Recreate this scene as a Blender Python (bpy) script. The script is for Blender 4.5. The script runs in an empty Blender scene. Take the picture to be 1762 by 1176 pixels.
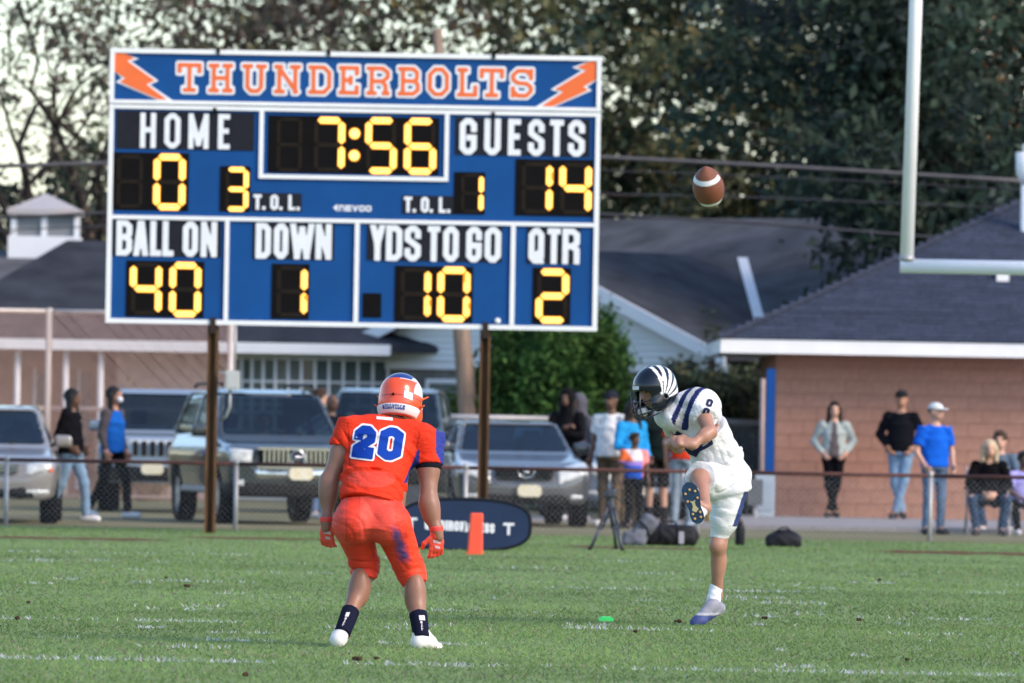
import bpy, math, random
import numpy as np
from mathutils import Vector, Matrix
from mathutils.bvhtree import BVHTree
SC = bpy.context.scene
COL = SC.collection
rad = math.radians
rng = np.random.default_rng(7)
random.seed(7)

# ---------------------------------------------------------------- camera
LENS, PW, PH = 300.0, 1762.0, 1176.0
FPX = LENS / 36.0 * PW
CAM_H, PITCH, ROLL = 1.40, math.atan(134.0 / FPX), rad(1.0)
cam = bpy.data.cameras.new('camera')
cam_o = bpy.data.objects.new('camera', cam)
COL.objects.link(cam_o)
cam.lens, cam.sensor_width, cam.sensor_fit = LENS, 36.0, 'HORIZONTAL'
cam.clip_start, cam.clip_end = 1.0, 6000.0
cam.dof.use_dof = True
cam.dof.focus_distance = 55.5
cam.dof.aperture_fstop = 5.6
CROT = Matrix.Rotation(math.pi / 2 + PITCH, 3, 'X') @ Matrix.Rotation(ROLL, 3, 'Z')
cam_o.matrix_world = Matrix.Translation((0, 0, CAM_H)) @ CROT.to_4x4()
SC.camera = cam_o

# ---------------------------------------------------------------- sky, sun, exposure
SUN_EL, SUN_AZ = rad(34), rad(122)       # azimuth measured clockwise from +Y (the view direction)
world = bpy.data.worlds.new('World')
SC.world = world
world.use_nodes = True
wn = world.node_tree.nodes
wl = world.node_tree.links
wn.clear()
sky = wn.new('ShaderNodeTexSky')
sky.sky_type = 'NISHITA'
sky.sun_disc = False
sky.sun_elevation = SUN_EL
sky.sun_rotation = SUN_AZ
sky.air_density = 1.0
sky.dust_density = 1.0
sky.ozone_density = 1.6
bg = wn.new('ShaderNodeBackground')
bg.inputs['Strength'].default_value = 0.15
wo = wn.new('ShaderNodeOutputWorld')
wl.new(sky.outputs[0], bg.inputs[0])
wl.new(bg.outputs[0], wo.inputs[0])
sun = bpy.data.lights.new('sun', 'SUN')
sun.energy = 1.6
sun.angle = rad(22)
sun.color = (1.0, 0.80, 0.62)
sun_o = bpy.data.objects.new('sun', sun)
COL.objects.link(sun_o)
sdir = Vector((math.sin(SUN_AZ) * math.cos(SUN_EL), math.cos(SUN_AZ) * math.cos(SUN_EL), math.sin(SUN_EL)))
sun_o.rotation_euler = sdir.to_track_quat('Z', 'Y').to_euler()
SC.view_settings.view_transform = 'Standard'
SC.view_settings.look = 'None'
SC.view_settings.exposure = 1.12
SC.view_settings.gamma = 1.0
SC.view_settings.use_curve_mapping = False
SC.render.engine = 'CYCLES'
SC.cycles.use_denoising = True
SC.cycles.max_bounces = 6
SC.cycles.transparent_max_bounces = 12

# ---------------------------------------------------------------- helpers
def at(px, py, Y):
    "point of the place seen at photograph pixel (px, py), at distance Y in front of the camera"
    d = CROT @ Vector(((px - PW / 2) / FPX, -(py - PH / 2) / FPX, -1.0))
    return Vector((0, 0, CAM_H)) + d * (Y / d.y)

def on_ground(px, py, z=0.0):
    d = CROT @ Vector(((px - PW / 2) / FPX, -(py - PH / 2) / FPX, -1.0))
    return Vector((0, 0, CAM_H)) + d * ((z - CAM_H) / d.z)

def nodes_of(m):
    m.use_nodes = True
    nt = m.node_tree
    return nt.nodes, nt.links, nt.nodes['Principled BSDF']

MATS = {}
def pm(name, base=(.5, .5, .5), rough=.6, var=.12, scale=6.0, bump=0.0, bscale=None, metal=0.0, spec=.5,
       attr=False, tint2=None, stretch=(1, 1, 1), coat=0.0, trans=0.0, detail=4.0):
    "procedural surface: base colour broken up by noise, optional bump, optional colour attribute"
    if name in MATS:
        return MATS[name]
    m = bpy.data.materials.new(name)
    N, L, b = nodes_of(m)
    tc = N.new('ShaderNodeTexCoord')
    mp = N.new('ShaderNodeMapping')
    mp.inputs['Scale'].default_value = stretch
    L.new(tc.outputs['Object'], mp.inputs['Vector'])
    nz = N.new('ShaderNodeTexNoise')
    nz.inputs['Scale'].default_value = scale
    nz.inputs['Detail'].default_value = detail
    L.new(mp.outputs[0], nz.inputs['Vector'])
    mr = N.new('ShaderNodeMapRange')
    mr.inputs[1].default_value, mr.inputs[2].default_value = .25, .75
    L.new(nz.outputs['Fac'], mr.inputs[0])
    mix = N.new('ShaderNodeMix')
    mix.data_type = 'RGBA'
    L.new(mr.outputs[0], mix.inputs['Factor'])
    if attr:
        at_ = N.new('ShaderNodeAttribute')
        at_.attribute_name = 'Col'
        sc_ = N.new('ShaderNodeMix')
        sc_.data_type = 'RGBA'
        sc_.blend_type = 'MULTIPLY'
        sc_.inputs['Factor'].default_value = 1.0
        mix.inputs['A'].default_value = (1 - var, 1 - var, 1 - var, 1)
        mix.inputs['B'].default_value = (1 + var, 1 + var, 1 + var, 1)
        L.new(at_.outputs['Color'], sc_.inputs['A'])
        L.new(mix.outputs['Result'], sc_.inputs['B'])
        out = sc_.outputs['Result']
    else:
        t2 = tint2 if tint2 else tuple(min(1.0, c * (1 + var)) for c in base)
        t1 = tuple(c * (1 - var) for c in base) if tint2 is None else base
        mix.inputs['A'].default_value = (*t1, 1)
        mix.inputs['B'].default_value = (*t2, 1)
        out = mix.outputs['Result']
    L.new(out, b.inputs['Base Color'])
    b.inputs['Roughness'].default_value = rough
    b.inputs['Metallic'].default_value = metal
    b.inputs['Specular IOR Level'].default_value = spec if rough < .6 else min(spec, .5 * max(.06, 1.6 - 1.75 * rough))
    b.inputs['Coat Weight'].default_value = coat
    b.inputs['Coat Roughness'].default_value = .06
    if bump:
        bn = N.new('ShaderNodeBump')
        bn.inputs['Strength'].default_value = bump
        bn.inputs['Distance'].default_value = .02
        n2 = N.new('ShaderNodeTexNoise')
        n2.inputs['Scale'].default_value = bscale or scale * 4
        n2.inputs['Detail'].default_value = 5
        L.new(mp.outputs[0], n2.inputs['Vector'])
        L.new(n2.outputs['Fac'], bn.inputs['Height'])
        L.new(bn.outputs[0], b.inputs['Normal'])
    if trans:
        N_out = [n for n in N if n.type == 'OUTPUT_MATERIAL'][0]
        tr = N.new('ShaderNodeBsdfTranslucent')
        L.new(out, tr.inputs['Color'])
        ms = N.new('ShaderNodeMixShader')
        ms.inputs[0].default_value = trans
        L.new(b.outputs[0], ms.inputs[1])
        L.new(tr.outputs[0], ms.inputs[2])
        L.new(ms.outputs[0], N_out.inputs['Surface'])
    MATS[name] = m
    return m

def glass(name, tint=(.25, .32, .33), gloss=.35):
    if name in MATS:
        return MATS[name]
    m = bpy.data.materials.new(name)
    N, L, b = nodes_of(m)
    o = [n for n in N if n.type == 'OUTPUT_MATERIAL'][0]
    N.remove(b)
    t = N.new('ShaderNodeBsdfTransparent')
    t.inputs[0].default_value = (*tint, 1)
    g = N.new('ShaderNodeBsdfGlossy')
    g.inputs['Roughness'].default_value = .04
    g.inputs['Color'].default_value = (.9, .95, 1, 1)
    nz = N.new('ShaderNodeTexNoise')
    nz.inputs['Scale'].default_value = 2.5
    fr = N.new('ShaderNodeFresnel')
    fr.inputs['IOR'].default_value = 1.6
    ad = N.new('ShaderNodeMath')
    ad.operation = 'MULTIPLY_ADD'
    ad.inputs[1].default_value = .035
    L.new(nz.outputs['Fac'], ad.inputs[0])
    L.new(fr.outputs[0], ad.inputs[2])
    ms = N.new('ShaderNodeMixShader')
    L.new(ad.outputs[0], ms.inputs[0])
    L.new(t.outputs[0], ms.inputs[1])
    L.new(g.outputs[0], ms.inputs[2])
    L.new(ms.outputs[0], o.inputs[0])
    MATS[name] = m
    return m

def emit(name, colr, strength):
    if name in MATS:
        return MATS[name]
    m = bpy.data.materials.new(name)
    N, L, b = nodes_of(m)
    b.inputs['Base Color'].default_value = (*[c * .3 for c in colr], 1)
    b.inputs['Emission Color'].default_value = (*colr, 1)
    b.inputs['Emission Strength'].default_value = strength
    MATS[name] = m
    return m

def mk(name, v, f, mat=None, parent=None, smooth=False, cols=None, loc=None):
    "one mesh object from vertex and face lists (numpy arrays are written in bulk)"
    me = bpy.data.meshes.new(name)
    if isinstance(f, np.ndarray):
        v = np.asarray(v, np.float32)
        n, k = f.shape
        me.vertices.add(len(v))
        me.vertices.foreach_set('co', v.ravel())
        me.loops.add(n * k)
        me.loops.foreach_set('vertex_index', f.astype(np.int32).ravel())
        me.polygons.add(n)
        me.polygons.foreach_set('loop_start', np.arange(0, n * k, k, dtype=np.int32))
        me.update(calc_edges=True)
    else:
        me.from_pydata([tuple(p) for p in v], [], f)
        me.update()
    if smooth:
        me.polygons.foreach_set('use_smooth', np.ones(len(me.polygons), bool))
    if cols is not None:
        a = me.color_attributes.new('Col', 'FLOAT_COLOR', 'POINT')
        c4 = np.ones((len(me.vertices), 4), np.float32)
        c4[:, :3] = cols
        a.data.foreach_set('color', c4.ravel())
    if mat:
        me.materials.append(mat)
    o = bpy.data.objects.new(name, me)
    COL.objects.link(o)
    if parent:
        o.parent = parent
    if loc is not None:
        o.location = loc
    return o

def tag(o, label, cat, group=None, kind=None):
    o['label'] = label
    o['category'] = cat
    if group:
        o['group'] = group
    if kind:
        o['kind'] = kind
    return o

def empty(name, loc=(0, 0, 0), rz=0.0):
    o = bpy.data.objects.new(name, None)
    o.empty_display_size = .2
    COL.objects.link(o)
    o.location = loc
    o.rotation_euler = (0, 0, rz)
    return o

def structure(o):
    o['kind'] = 'structure'
    return o

class MB:
    "collects simple solids into one mesh"
    def __init__(s):
        s.v, s.f = [], []
    def add(s, v, f):
        n = len(s.v)
        s.v += [tuple(p) for p in v]
        s.f += [tuple(i + n for i in q) for q in f]
        return s
    def box(s, x0, x1, y0, y1, z0, z1, bev=0.0):
        if bev:
            b = bev
            prof = [(x0 + b, z0), (x1 - b, z0), (x1, z0 + b), (x1, z1 - b), (x1 - b, z1), (x0 + b, z1), (x0, z1 - b), (x0, z0 + b)]
            a = [(p[0], y0, p[1]) for p in prof]
            c = [(p[0], y1, p[1]) for p in prof]
            n = 8
            return s.add(a + c, [tuple(range(n)), tuple(range(2 * n - 1, n - 1, -1))] + [(i, i + n, (i + 1) % n + n, (i + 1) % n) for i in range(n)])
        v = [(x0, y0, z0), (x1, y0, z0), (x1, y1, z0), (x0, y1, z0), (x0, y0, z1), (x1, y0, z1), (x1, y1, z1), (x0, y1, z1)]
        return s.add(v, [(0, 3, 2, 1), (4, 5, 6, 7), (0, 1, 5, 4), (1, 2, 6, 5), (2, 3, 7, 6), (3, 0, 4, 7)])
    def hexa(s, v):
        return s.add(v, [(0, 3, 2, 1), (4, 5, 6, 7), (0, 1, 5, 4), (1, 2, 6, 5), (2, 3, 7, 6), (3, 0, 4, 7)])
    def tube(s, pts, r, n=8, cap=True):
        pts = [Vector(p) for p in pts]
        rs = r if isinstance(r, (list, tuple)) else [r] * len(pts)
        base = len(s.v)
        prev = None
        for i, p in enumerate(pts):
            t = (pts[min(i + 1, len(pts) - 1)] - pts[max(i - 1, 0)]).normalized()
            if prev is None:
                a = t.orthogonal().normalized()
            else:
                a = (prev - t * prev.dot(t)).normalized()
            prev = a
            b = t.cross(a)
            for k in range(n):
                th = 2 * math.pi * k / n
                s.v.append(tuple(p + (a * math.cos(th) + b * math.sin(th)) * rs[i]))
        for i in range(len(pts) - 1):
            for k in range(n):
                q = base + i * n
                s.f.append((q + k, q + (k + 1) % n, q + n + (k + 1) % n, q + n + k))
        if cap:
            s.f.append(tuple(base + k for k in range(n - 1, -1, -1)))
            s.f.append(tuple(base + (len(pts) - 1) * n + k for k in range(n)))
        return s
    def lathe(s, prof, c=(0, 0, 0), axis='z', n=20, closed=False):
        base = len(s.v)
        for (r, h) in prof:
            for k in range(n):
                th = 2 * math.pi * k / n
                p = (r * math.cos(th), r * math.sin(th), h)
                if axis == 'x':
                    p = (p[2], p[0], p[1])
                elif axis == 'y':
                    p = (p[0], p[2], p[1])
                s.v.append((p[0] + c[0], p[1] + c[1], p[2] + c[2]))
        m = len(prof)
        for i in range(m if closed else m - 1):
            for k in range(n):
                a, b = base + i * n, base + ((i + 1) % m) * n
                s.f.append((a + k, a + (k + 1) % n, b + (k + 1) % n, b + k))
        if not closed:
            s.f.append(tuple(base + k for k in range(n - 1, -1, -1)))
            s.f.append(tuple(base + (m - 1) * n + k for k in range(n)))
        return s
    def prism(s, poly, y0, y1):
        "polygon in x,z extruded along y"
        n = len(poly)
        v = [(p[0], y0, p[1]) for p in poly] + [(p[0], y1, p[1]) for p in poly]
        return s.add(v, [tuple(range(n)), tuple(range(2 * n - 1, n - 1, -1))] + [(i, i + n, (i + 1) % n + n, (i + 1) % n) for i in range(n)])
    def build(s, name, mat, parent=None, smooth=False, loc=None):
        return mk(name, s.v, s.f, mat, parent, smooth, loc=loc)

def quad_sheet(name, x0, x1, y0, y1, z, mat):
    return mk(name, [(x0, y0, z), (x1, y0, z), (x1, y1, z), (x0, y1, z)], [(0, 1, 2, 3)], mat)

# ---- solids as distance fields, meshed by surface nets (bodies, clothing, car bodies)
def smin(a, b, k):
    h = np.maximum(k - np.abs(a - b), 0) / k
    return np.minimum(a, b) - h * h * k * .25

def smax(a, b, k):
    return -smin(-a, -b, k)

def V3(p):
    return np.array(tuple(p), float)

def prim_box(p):
    t = p[0]
    if t == 'c' or t == 'f':
        a, b, r = V3(p[1]), V3(p[2]), max(p[3], p[4])
        return np.minimum(a, b) - r, np.maximum(a, b) + r
    if t == 't':
        a, b, r = V3(p[1]), V3(p[2]), max(p[3] + p[4])
        return np.minimum(a, b) - r, np.maximum(a, b) + r
    if t in ('e', 'b'):
        c, r = V3(p[1]), float(np.linalg.norm(p[2])) if t == 'b' else max(p[2])
        return c - r - .03, c + r + .03

def prim_eval(p, X, Y, Z):
    t = p[0]
    if t in ('c', 'f'):
        a, b, ra, rb = V3(p[1]), V3(p[2]), p[3], p[4]
        ab = b - a
        L2 = float(ab @ ab) + 1e-12
        dx, dy, dz = X - a[0], Y - a[1], Z - a[2]
        tt = (dx * ab[0] + dy * ab[1] + dz * ab[2]) / L2
        tc = np.clip(tt, 0, 1)
        if t == 'c':
            return np.sqrt((dx - tc * ab[0]) ** 2 + (dy - tc * ab[1]) ** 2 + (dz - tc * ab[2]) ** 2) - (ra + tc * (rb - ra))
        d = np.sqrt((dx - tt * ab[0]) ** 2 + (dy - tt * ab[1]) ** 2 + (dz - tt * ab[2]) ** 2) - (ra + tc * (rb - ra))
        L = math.sqrt(L2)
        return np.maximum(d, (np.abs(tt - .5) - .5) * L)
    if t == 't':
        a, b, (wa, da), (wb, db), wide = V3(p[1]), V3(p[2]), p[3], p[4], V3(p[5])
        ab = b - a
        L = float(np.linalg.norm(ab))
        ax = ab / L
        w = wide - ax * (wide @ ax)
        w /= np.linalg.norm(w)
        q = np.cross(ax, w)
        dx, dy, dz = X - a[0], Y - a[1], Z - a[2]
        tt = (dx * ax[0] + dy * ax[1] + dz * ax[2]) / L
        tc = np.clip(tt, 0, 1)
        u = dx * w[0] + dy * w[1] + dz * w[2]
        s = dx * q[0] + dy * q[1] + dz * q[2]
        W, D = wa + tc * (wb - wa), da + tc * (db - da)
        k0 = np.sqrt((u / W) ** 2 + (s / D) ** 2)
        d = (k0 - 1) * np.minimum(W, D)
        flat = (np.abs(tt - .5) - .5) * L
        return np.maximum(d, flat)
    c = V3(p[1])
    dx, dy, dz = X - c[0], Y - c[1], Z - c[2]
    R = p[3] if len(p) > 3 and p[3] is not None else None
    if R is not None:
        R = np.array(R)
        dx, dy, dz = (dx * R[0, i] + dy * R[1, i] + dz * R[2, i] for i in range(3))
    r = p[2]
    if t == 'e':
        k0 = np.sqrt((dx / r[0]) ** 2 + (dy / r[1]) ** 2 + (dz / r[2]) ** 2)
        k1 = np.sqrt((dx / r[0] ** 2) ** 2 + (dy / r[1] ** 2) ** 2 + (dz / r[2] ** 2) ** 2)
        return k0 * (k0 - 1) / np.maximum(k1, 1e-6)
    rd = p[4] if len(p) > 4 else .01
    qx, qy, qz = np.abs(dx) - r[0] + rd, np.abs(dy) - r[1] + rd, np.abs(dz) - r[2] + rd
    out = np.sqrt(np.maximum(qx, 0) ** 2 + np.maximum(qy, 0) ** 2 + np.maximum(qz, 0) ** 2)
    return out + np.minimum(np.maximum(qx, np.maximum(qy, qz)), 0) - rd

def nets(f, lo, h):
    f = f.astype(np.float32)
    s = f < 0
    a = [slice(0, -1), slice(1, None)]
    cnt = np.zeros(tuple(n - 1 for n in f.shape), np.int8)
    for i in (0, 1):
        for j in (0, 1):
            for k in (0, 1):
                cnt += s[a[i], a[j], a[k]]
    act = (cnt > 0) & (cnt < 8)
    I, J, K = np.nonzero(act)
    n = len(I)
    idx = np.full(cnt.shape, -1, np.int32)
    idx[I, J, K] = np.arange(n)
    acc, m = np.zeros((n, 3)), np.zeros(n)
    co = [(i, j, k) for i in (0, 1) for j in (0, 1) for k in (0, 1)]
    for p in co:
        for ax in range(3):
            if p[ax]:
                continue
            q = list(p)
            q[ax] = 1
            fa, fb = f[I + p[0], J + p[1], K + p[2]], f[I + q[0], J + q[1], K + q[2]]
            ok = (fa < 0) != (fb < 0)
            t = np.where(ok, fa / np.where(ok, fa - fb, 1), 0)
            for d in range(3):
                acc[:, d] += ok * (p[d] + (t if d == ax else 0))
            m += ok
    v = (acc / m[:, None] + np.stack([I, J, K], 1)) * h + np.array(lo)
    F = []
    for ax in range(3):
        sl0 = [slice(None)] * 3
        sl1 = [slice(None)] * 3
        sl0[ax], sl1[ax] = slice(0, -1), slice(1, None)
        for e in range(3):
            if e != ax:
                sl0[e] = sl1[e] = slice(1, -1)
        s0, s1 = s[tuple(sl0)], s[tuple(sl1)]
        ii = np.stack(np.nonzero(s0 != s1), 1)
        if not len(ii):
            continue
        inn = s0[tuple(ii.T)]
        b, c = (ax + 1) % 3, (ax + 2) % 3
        g = ii.copy()
        g[:, b] += 1
        g[:, c] += 1
        def cell(ob, oc):
            q = g.copy()
            q[:, b] += ob
            q[:, c] += oc
            return idx[q[:, 0], q[:, 1], q[:, 2]]
        q = np.stack([cell(-1, -1), cell(0, -1), cell(0, 0), cell(-1, 0)], 1)
        q[~inn] = q[~inn][:, ::-1]
        F.append(q)
    return v, np.concatenate(F)

def field(prims, h, k=.02, minus=(), fn=None, pad=.02, kminus=.006):
    bs = [prim_box(p) for p in prims]
    lo = np.min([b[0] for b in bs], 0) - pad - 2 * h
    hi = np.max([b[1] for b in bs], 0) + pad + 2 * h
    n = np.ceil((hi - lo) / h).astype(int) + 1
    ax = [lo[i] + h * np.arange(n[i]) for i in range(3)]
    f = np.full(n, .5)
    def sub(b, m):
        sl = []
        for i in range(3):
            i0 = max(0, int((b[0][i] - m - lo[i]) / h))
            i1 = min(n[i], int((b[1][i] + m - lo[i]) / h) + 2)
            sl.append(slice(i0, max(i1, i0 + 1)))
        return tuple(sl), ax[0][sl[0]][:, None, None], ax[1][sl[1]][None, :, None], ax[2][sl[2]][None, None, :]
    for p, b in zip(prims, bs):
        sl, X, Y, Z = sub(b, .06)
        f[sl] = smin(f[sl], prim_eval(p, X, Y, Z), k)
    for p in minus:
        sl, X, Y, Z = sub(prim_box(p), .03)
        f[sl] = smax(f[sl], -prim_eval(p, X, Y, Z), kminus)
    if fn is not None:
        f = fn(f, ax[0][:, None, None], ax[1][None, :, None], ax[2][None, None, :])
    return f, lo, h

def blob(name, prims, mat, parent=None, h=.01, k=.02, minus=(), fn=None, col=None, pad=.02, ret=False):
    f, lo, h = field(prims, h, k, minus, fn, pad)
    v, q = nets(f, lo, h)
    o = mk(name, v, q, mat, parent, True, cols=col(v) if col else None)
    return (o, v, q) if ret else o

# ---------------------------------------------------------------- lettering cut from strokes
OCT = [(.36, 0), (.64, 0), (1, .13), (1, .87), (.64, 1), (.36, 1), (0, .87), (0, .13), (.36, 0)]
SHAPE_S = [(1, .76), (1, .88), (.66, 1), (.34, 1), (0, .88), (0, .64), (1, .38), (1, .12), (.66, 0), (.34, 0), (0, .12), (0, .24)]
FONT = {
 'H': [[(0, 0), (0, 1)], [(1, 0), (1, 1)], [(0, .52), (1, .52)]], 'O': [OCT], '0': [OCT],
 'M': [[(0, 0), (0, 1)], [(1, 0), (1, 1)], [(0, 1), (.5, .1), (1, 1)]],
 'E': [[(1, 1), (0, 1), (0, 0), (1, 0)], [(0, .52), (.85, .52)]],
 'B': [[(0, .53), (.7, .53), (1, .64), (1, .89), (.66, 1), (0, 1), (0, 0), (.66, 0), (1, .11), (1, .42), (.7, .53)]],
 'A': [[(0, -.1), (.42, 1), (.58, 1), (1, -.1)], [(.2, .24), (.8, .24)]],
 'L': [[(0, 1), (0, 0), (1, 0)]], 'N': [[(0, 0), (0, 1)], [(1, 0), (1, 1)], [(0, 1), (1, 0)]],
 'D': [[(0, 0), (0, 1), (.66, 1), (1, .88), (1, .12), (.66, 0), (0, 0)]],
 'W': [[(0, 1.1), (.24, 0), (.5, .9), (.76, 0), (1, 1.1)]], 'Y': [[(0, 1.1), (.5, .45), (1, 1.1)], [(.5, .5), (.5, 0)]],
 'S': [SHAPE_S], 'T': [[(0, 1), (1, 1)], [(.5, 1), (.5, 0)]],
 'G': [[(1, .74), (1, .88), (.66, 1), (.34, 1), (0, .88), (0, .12), (.34, 0), (.66, 0), (1, .12), (1, .46), (.6, .46)]],
 'Q': [OCT, [(.55, .22), (1.05, -.08)]], 'R': [[(0, 0), (0, 1), (.66, 1), (1, .89), (1, .62), (.7, .5), (0, .5)], [(.66, .5), (1, .38), (1, 0)]],
 'U': [[(0, 1), (0, .13), (.36, 0), (.64, 0), (1, .13), (1, 1)]],
 'C': [[(1, .7), (1, .88), (.66, 1), (.34, 1), (0, .88), (0, .12), (.34, 0), (.66, 0), (1, .12), (1, .3)]],
 'V': [[(0, 1.1), (.5, -.05), (1, 1.1)]], 'I': [[(.5, 0), (.5, 1)]], '.': [[(.5, 0), (.5, .02)]],
 'n': [[(0, 0), (0, 1), (.7, 1), (1, .75), (1, 0)]], 'P': [[(0, 0), (0, 1), (.66, 1), (1, .89), (1, .58), (.7, .48), (0, .48)]],
 '2': [[(0, .74), (0, .84), (.3, 1), (.7, 1), (1, .86), (1, .62), (0, .2), (0, 0), (1, 0), (1, .12)]],
 '6': [[(1, .76), (1, .88), (.66, 1), (.34, 1), (0, .88), (0, .12), (.34, 0), (.66, 0), (1, .12), (1, .42), (.66, .54), (0, .54)]],
}
S = .13
VARS = {
 'T': [[(0, .76), (0, 1), (1, 1), (1, .76)], [(.5, 1), (.5, 0)], [(.28, 0), (.72, 0)]],
 'H': [[(.16, 0), (.16, 1)], [(.84, 0), (.84, 1)], [(.16, .5), (.84, .5)], [(0, 1), (.32, 1)], [(.68, 1), (1, 1)], [(0, 0), (.32, 0)], [(.68, 0), (1, 0)]],
 'U': [[(.16, 1), (.16, .16), (.34, 0), (.66, 0), (.84, .16), (.84, 1)], [(0, 1), (.32, 1)], [(.68, 1), (1, 1)]],
 'N': [[(.14, 0), (.14, 1)], [(.86, 0), (.86, 1)], [(.1, 1), (.9, 0)], [(0, 0), (.3, 0)], [(.7, 1), (1, 1)], [(0, 1), (.2, 1)]],
 'D': [[(0, 0), (.72, 0), (1, .22), (1, .78), (.72, 1), (0, 1)], [(.16, 0), (.16, 1)]],
 'E': [[(1, .78), (1, 1), (0, 1)], [(.16, 1), (.16, 0)], [(0, 0), (1, 0), (1, .22)], [(.16, .5), (.62, .5)], [(.62, .4), (.62, .6)]],
 'R': [[(0, 1), (.74, 1), (1, .84), (1, .64), (.74, .48), (.16, .48)], [(.16, 0), (.16, 1)], [(0, 0), (.32, 0)], [(.72, .48), (.9, .3), (.9, 0), (1, 0)], [(.8, 0), (1, 0)]],
 'B': [[(0, 0), (.74, 0), (1, .15), (1, .38), (.8, .51), (.16, .51)], [(.8, .51), (.95, .62), (.95, .86), (.74, 1), (0, 1)], [(.16, 0), (.16, 1)]],
 'O': [[(.3, 0), (.7, 0), (1, .22), (1, .78), (.7, 1), (.3, 1), (0, .78), (0, .22), (.3, 0)]],
 'L': [[(.18, 1), (.18, 0)], [(0, 1), (.4, 1)], [(0, 0), (1, 0), (1, .3)]],
 'S': [[(1, .72), (1, .82), (.74, 1), (.26, 1), (0, .82), (0, .66), (.22, .52), (.78, .48), (1, .34), (1, .18), (.74, 0), (.26, 0), (0, .18), (0, .28)], [(1, .72), (1, 1)], [(0, 0), (0, .28)]],
}
VARS['M'] = FONT['M']; VARS['I'] = [[(.5, 0), (.5, 1)], [(.1, 0), (.9, 0)], [(.1, 1), (.9, 1)]]; VARS['V'] = FONT['V']

def glyph(strokes, w, hw, grow=0.0, rnd=.02, res=56, merge=True, shear=0.0):
    "flat mesh of a letter: height 1, width w, strokes 2*hw thick, optionally grown for an outline"
    h = 1.0 / res
    m = grow + 2 * h
    xs, ys = np.arange(-m, w + m + h, h), np.arange(-m, 1 + m + h, h)
    X, Y = np.meshgrid(xs, ys, indexing='ij')
    f = np.full(X.shape, 9.0)
    for st in strokes:
        P = [np.array((hw + p[0] * (w - 2 * hw), hw + p[1] * (1 - 2 * hw))) for p in st]
        n = len(P)
        closed = np.allclose(P[0], P[-1])
        def turn(i):
            if closed and i in (0, n - 1):
                a, b, c = P[-2], P[0], P[1]
            elif i in (0, n - 1):
                return hw
            else:
                a, b, c = P[i - 1], P[i], P[i + 1]
            u, v = (b - a) / np.linalg.norm(b - a), (c - b) / np.linalg.norm(c - b)
            return hw * min(1.0, math.tan(.5 * math.acos(max(-1, min(1, float(u @ v))))))
        for i in range(n - 1):
            a, b = P[i], P[i + 1]
            L = np.linalg.norm(b - a)
            if L < 1e-6:
                continue
            u = (b - a) / L
            e0, e1 = turn(i), turn(i + 1)
            t = (X - a[0]) * u[0] + (Y - a[1]) * u[1]
            s = np.abs(-(X - a[0]) * u[1] + (Y - a[1]) * u[0])
            dt = np.abs(t - (L + e1 - e0) / 2) - (L + e0 + e1) / 2 + rnd
            ds = s - hw + rnd
            d = np.sqrt(np.maximum(dt, 0) ** 2 + np.maximum(ds, 0) ** 2) + np.minimum(np.maximum(dt, ds), 0) - rnd
            f = np.minimum(f, d)
    f = np.maximum(f, np.maximum(np.maximum(-X, X - w), np.maximum(-Y, Y - 1)))
    f = f - grow
    f[0], f[-1], f[:, 0], f[:, -1] = 1, 1, 1, 1
    verts, faces, vid = [], [], {}
    def vert(x, y):
        k = (round(x, 5), round(y, 5))
        if k not in vid:
            vid[k] = len(verts)
            verts.append(k)
        return vid[k]
    s = f < 0
    for j in range(len(ys) - 1):
        i = 0
        while i < len(xs) - 1:
            c = s[i, j] + s[i + 1, j] + s[i, j + 1] + s[i + 1, j + 1]
            if c == 4:
                i2 = i
                while merge and i2 + 1 < len(xs) - 1 and s[i2 + 2, j] and s[i2 + 2, j + 1] and s[i2 + 1, j] and s[i2 + 1, j + 1]:
                    i2 += 1
                faces.append((vert(xs[i], ys[j]), vert(xs[i2 + 1], ys[j]), vert(xs[i2 + 1], ys[j + 1]), vert(xs[i], ys[j + 1])))
                i = i2 + 1
                continue
            if c:
                cs = [(i, j), (i + 1, j), (i + 1, j + 1), (i, j + 1)]
                poly = []
                for q in range(4):
                    a, b = cs[q], cs[(q + 1) % 4]
                    fa, fb = f[a], f[b]
                    if fa < 0:
                        poly.append(vert(xs[a[0]], ys[a[1]]))
                    if (fa < 0) != (fb < 0):
                        t = fa / (fa - fb)
                        poly.append(vert(xs[a[0]] + t * (xs[b[0]] - xs[a[0]]), ys[a[1]] + t * (ys[b[1]] - ys[a[1]])))
                pp = []
                for q in poly:
                    if q not in pp:
                        pp.append(q)
                if len(pp) >= 3:
                    faces.append(tuple(pp))
            i += 1
    return [(x + shear * y, y) for x, y in verts], faces

_gc = {}
def letter(ch, x0, x1, z0, z1, y, mat, parent, font=FONT, hw=.08, grow=0.0, rnd=.02, name='letter', shear=0.0):
    "one letter standing in the x,z plane at depth y, between x0..x1 and z0..z1"
    H = z1 - z0
    w = round((x1 - x0) / H, 2)
    key = (id(font), ch, w, hw, grow, shear)
    if key not in _gc:
        _gc[key] = glyph(font[ch], w, hw, grow, rnd, shear=shear)
    v, f = _gc[key]
    return mk(name, [(x0 + p[0] * H, y, z0 + p[1] * H) for p in v], f, mat, parent)

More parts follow.
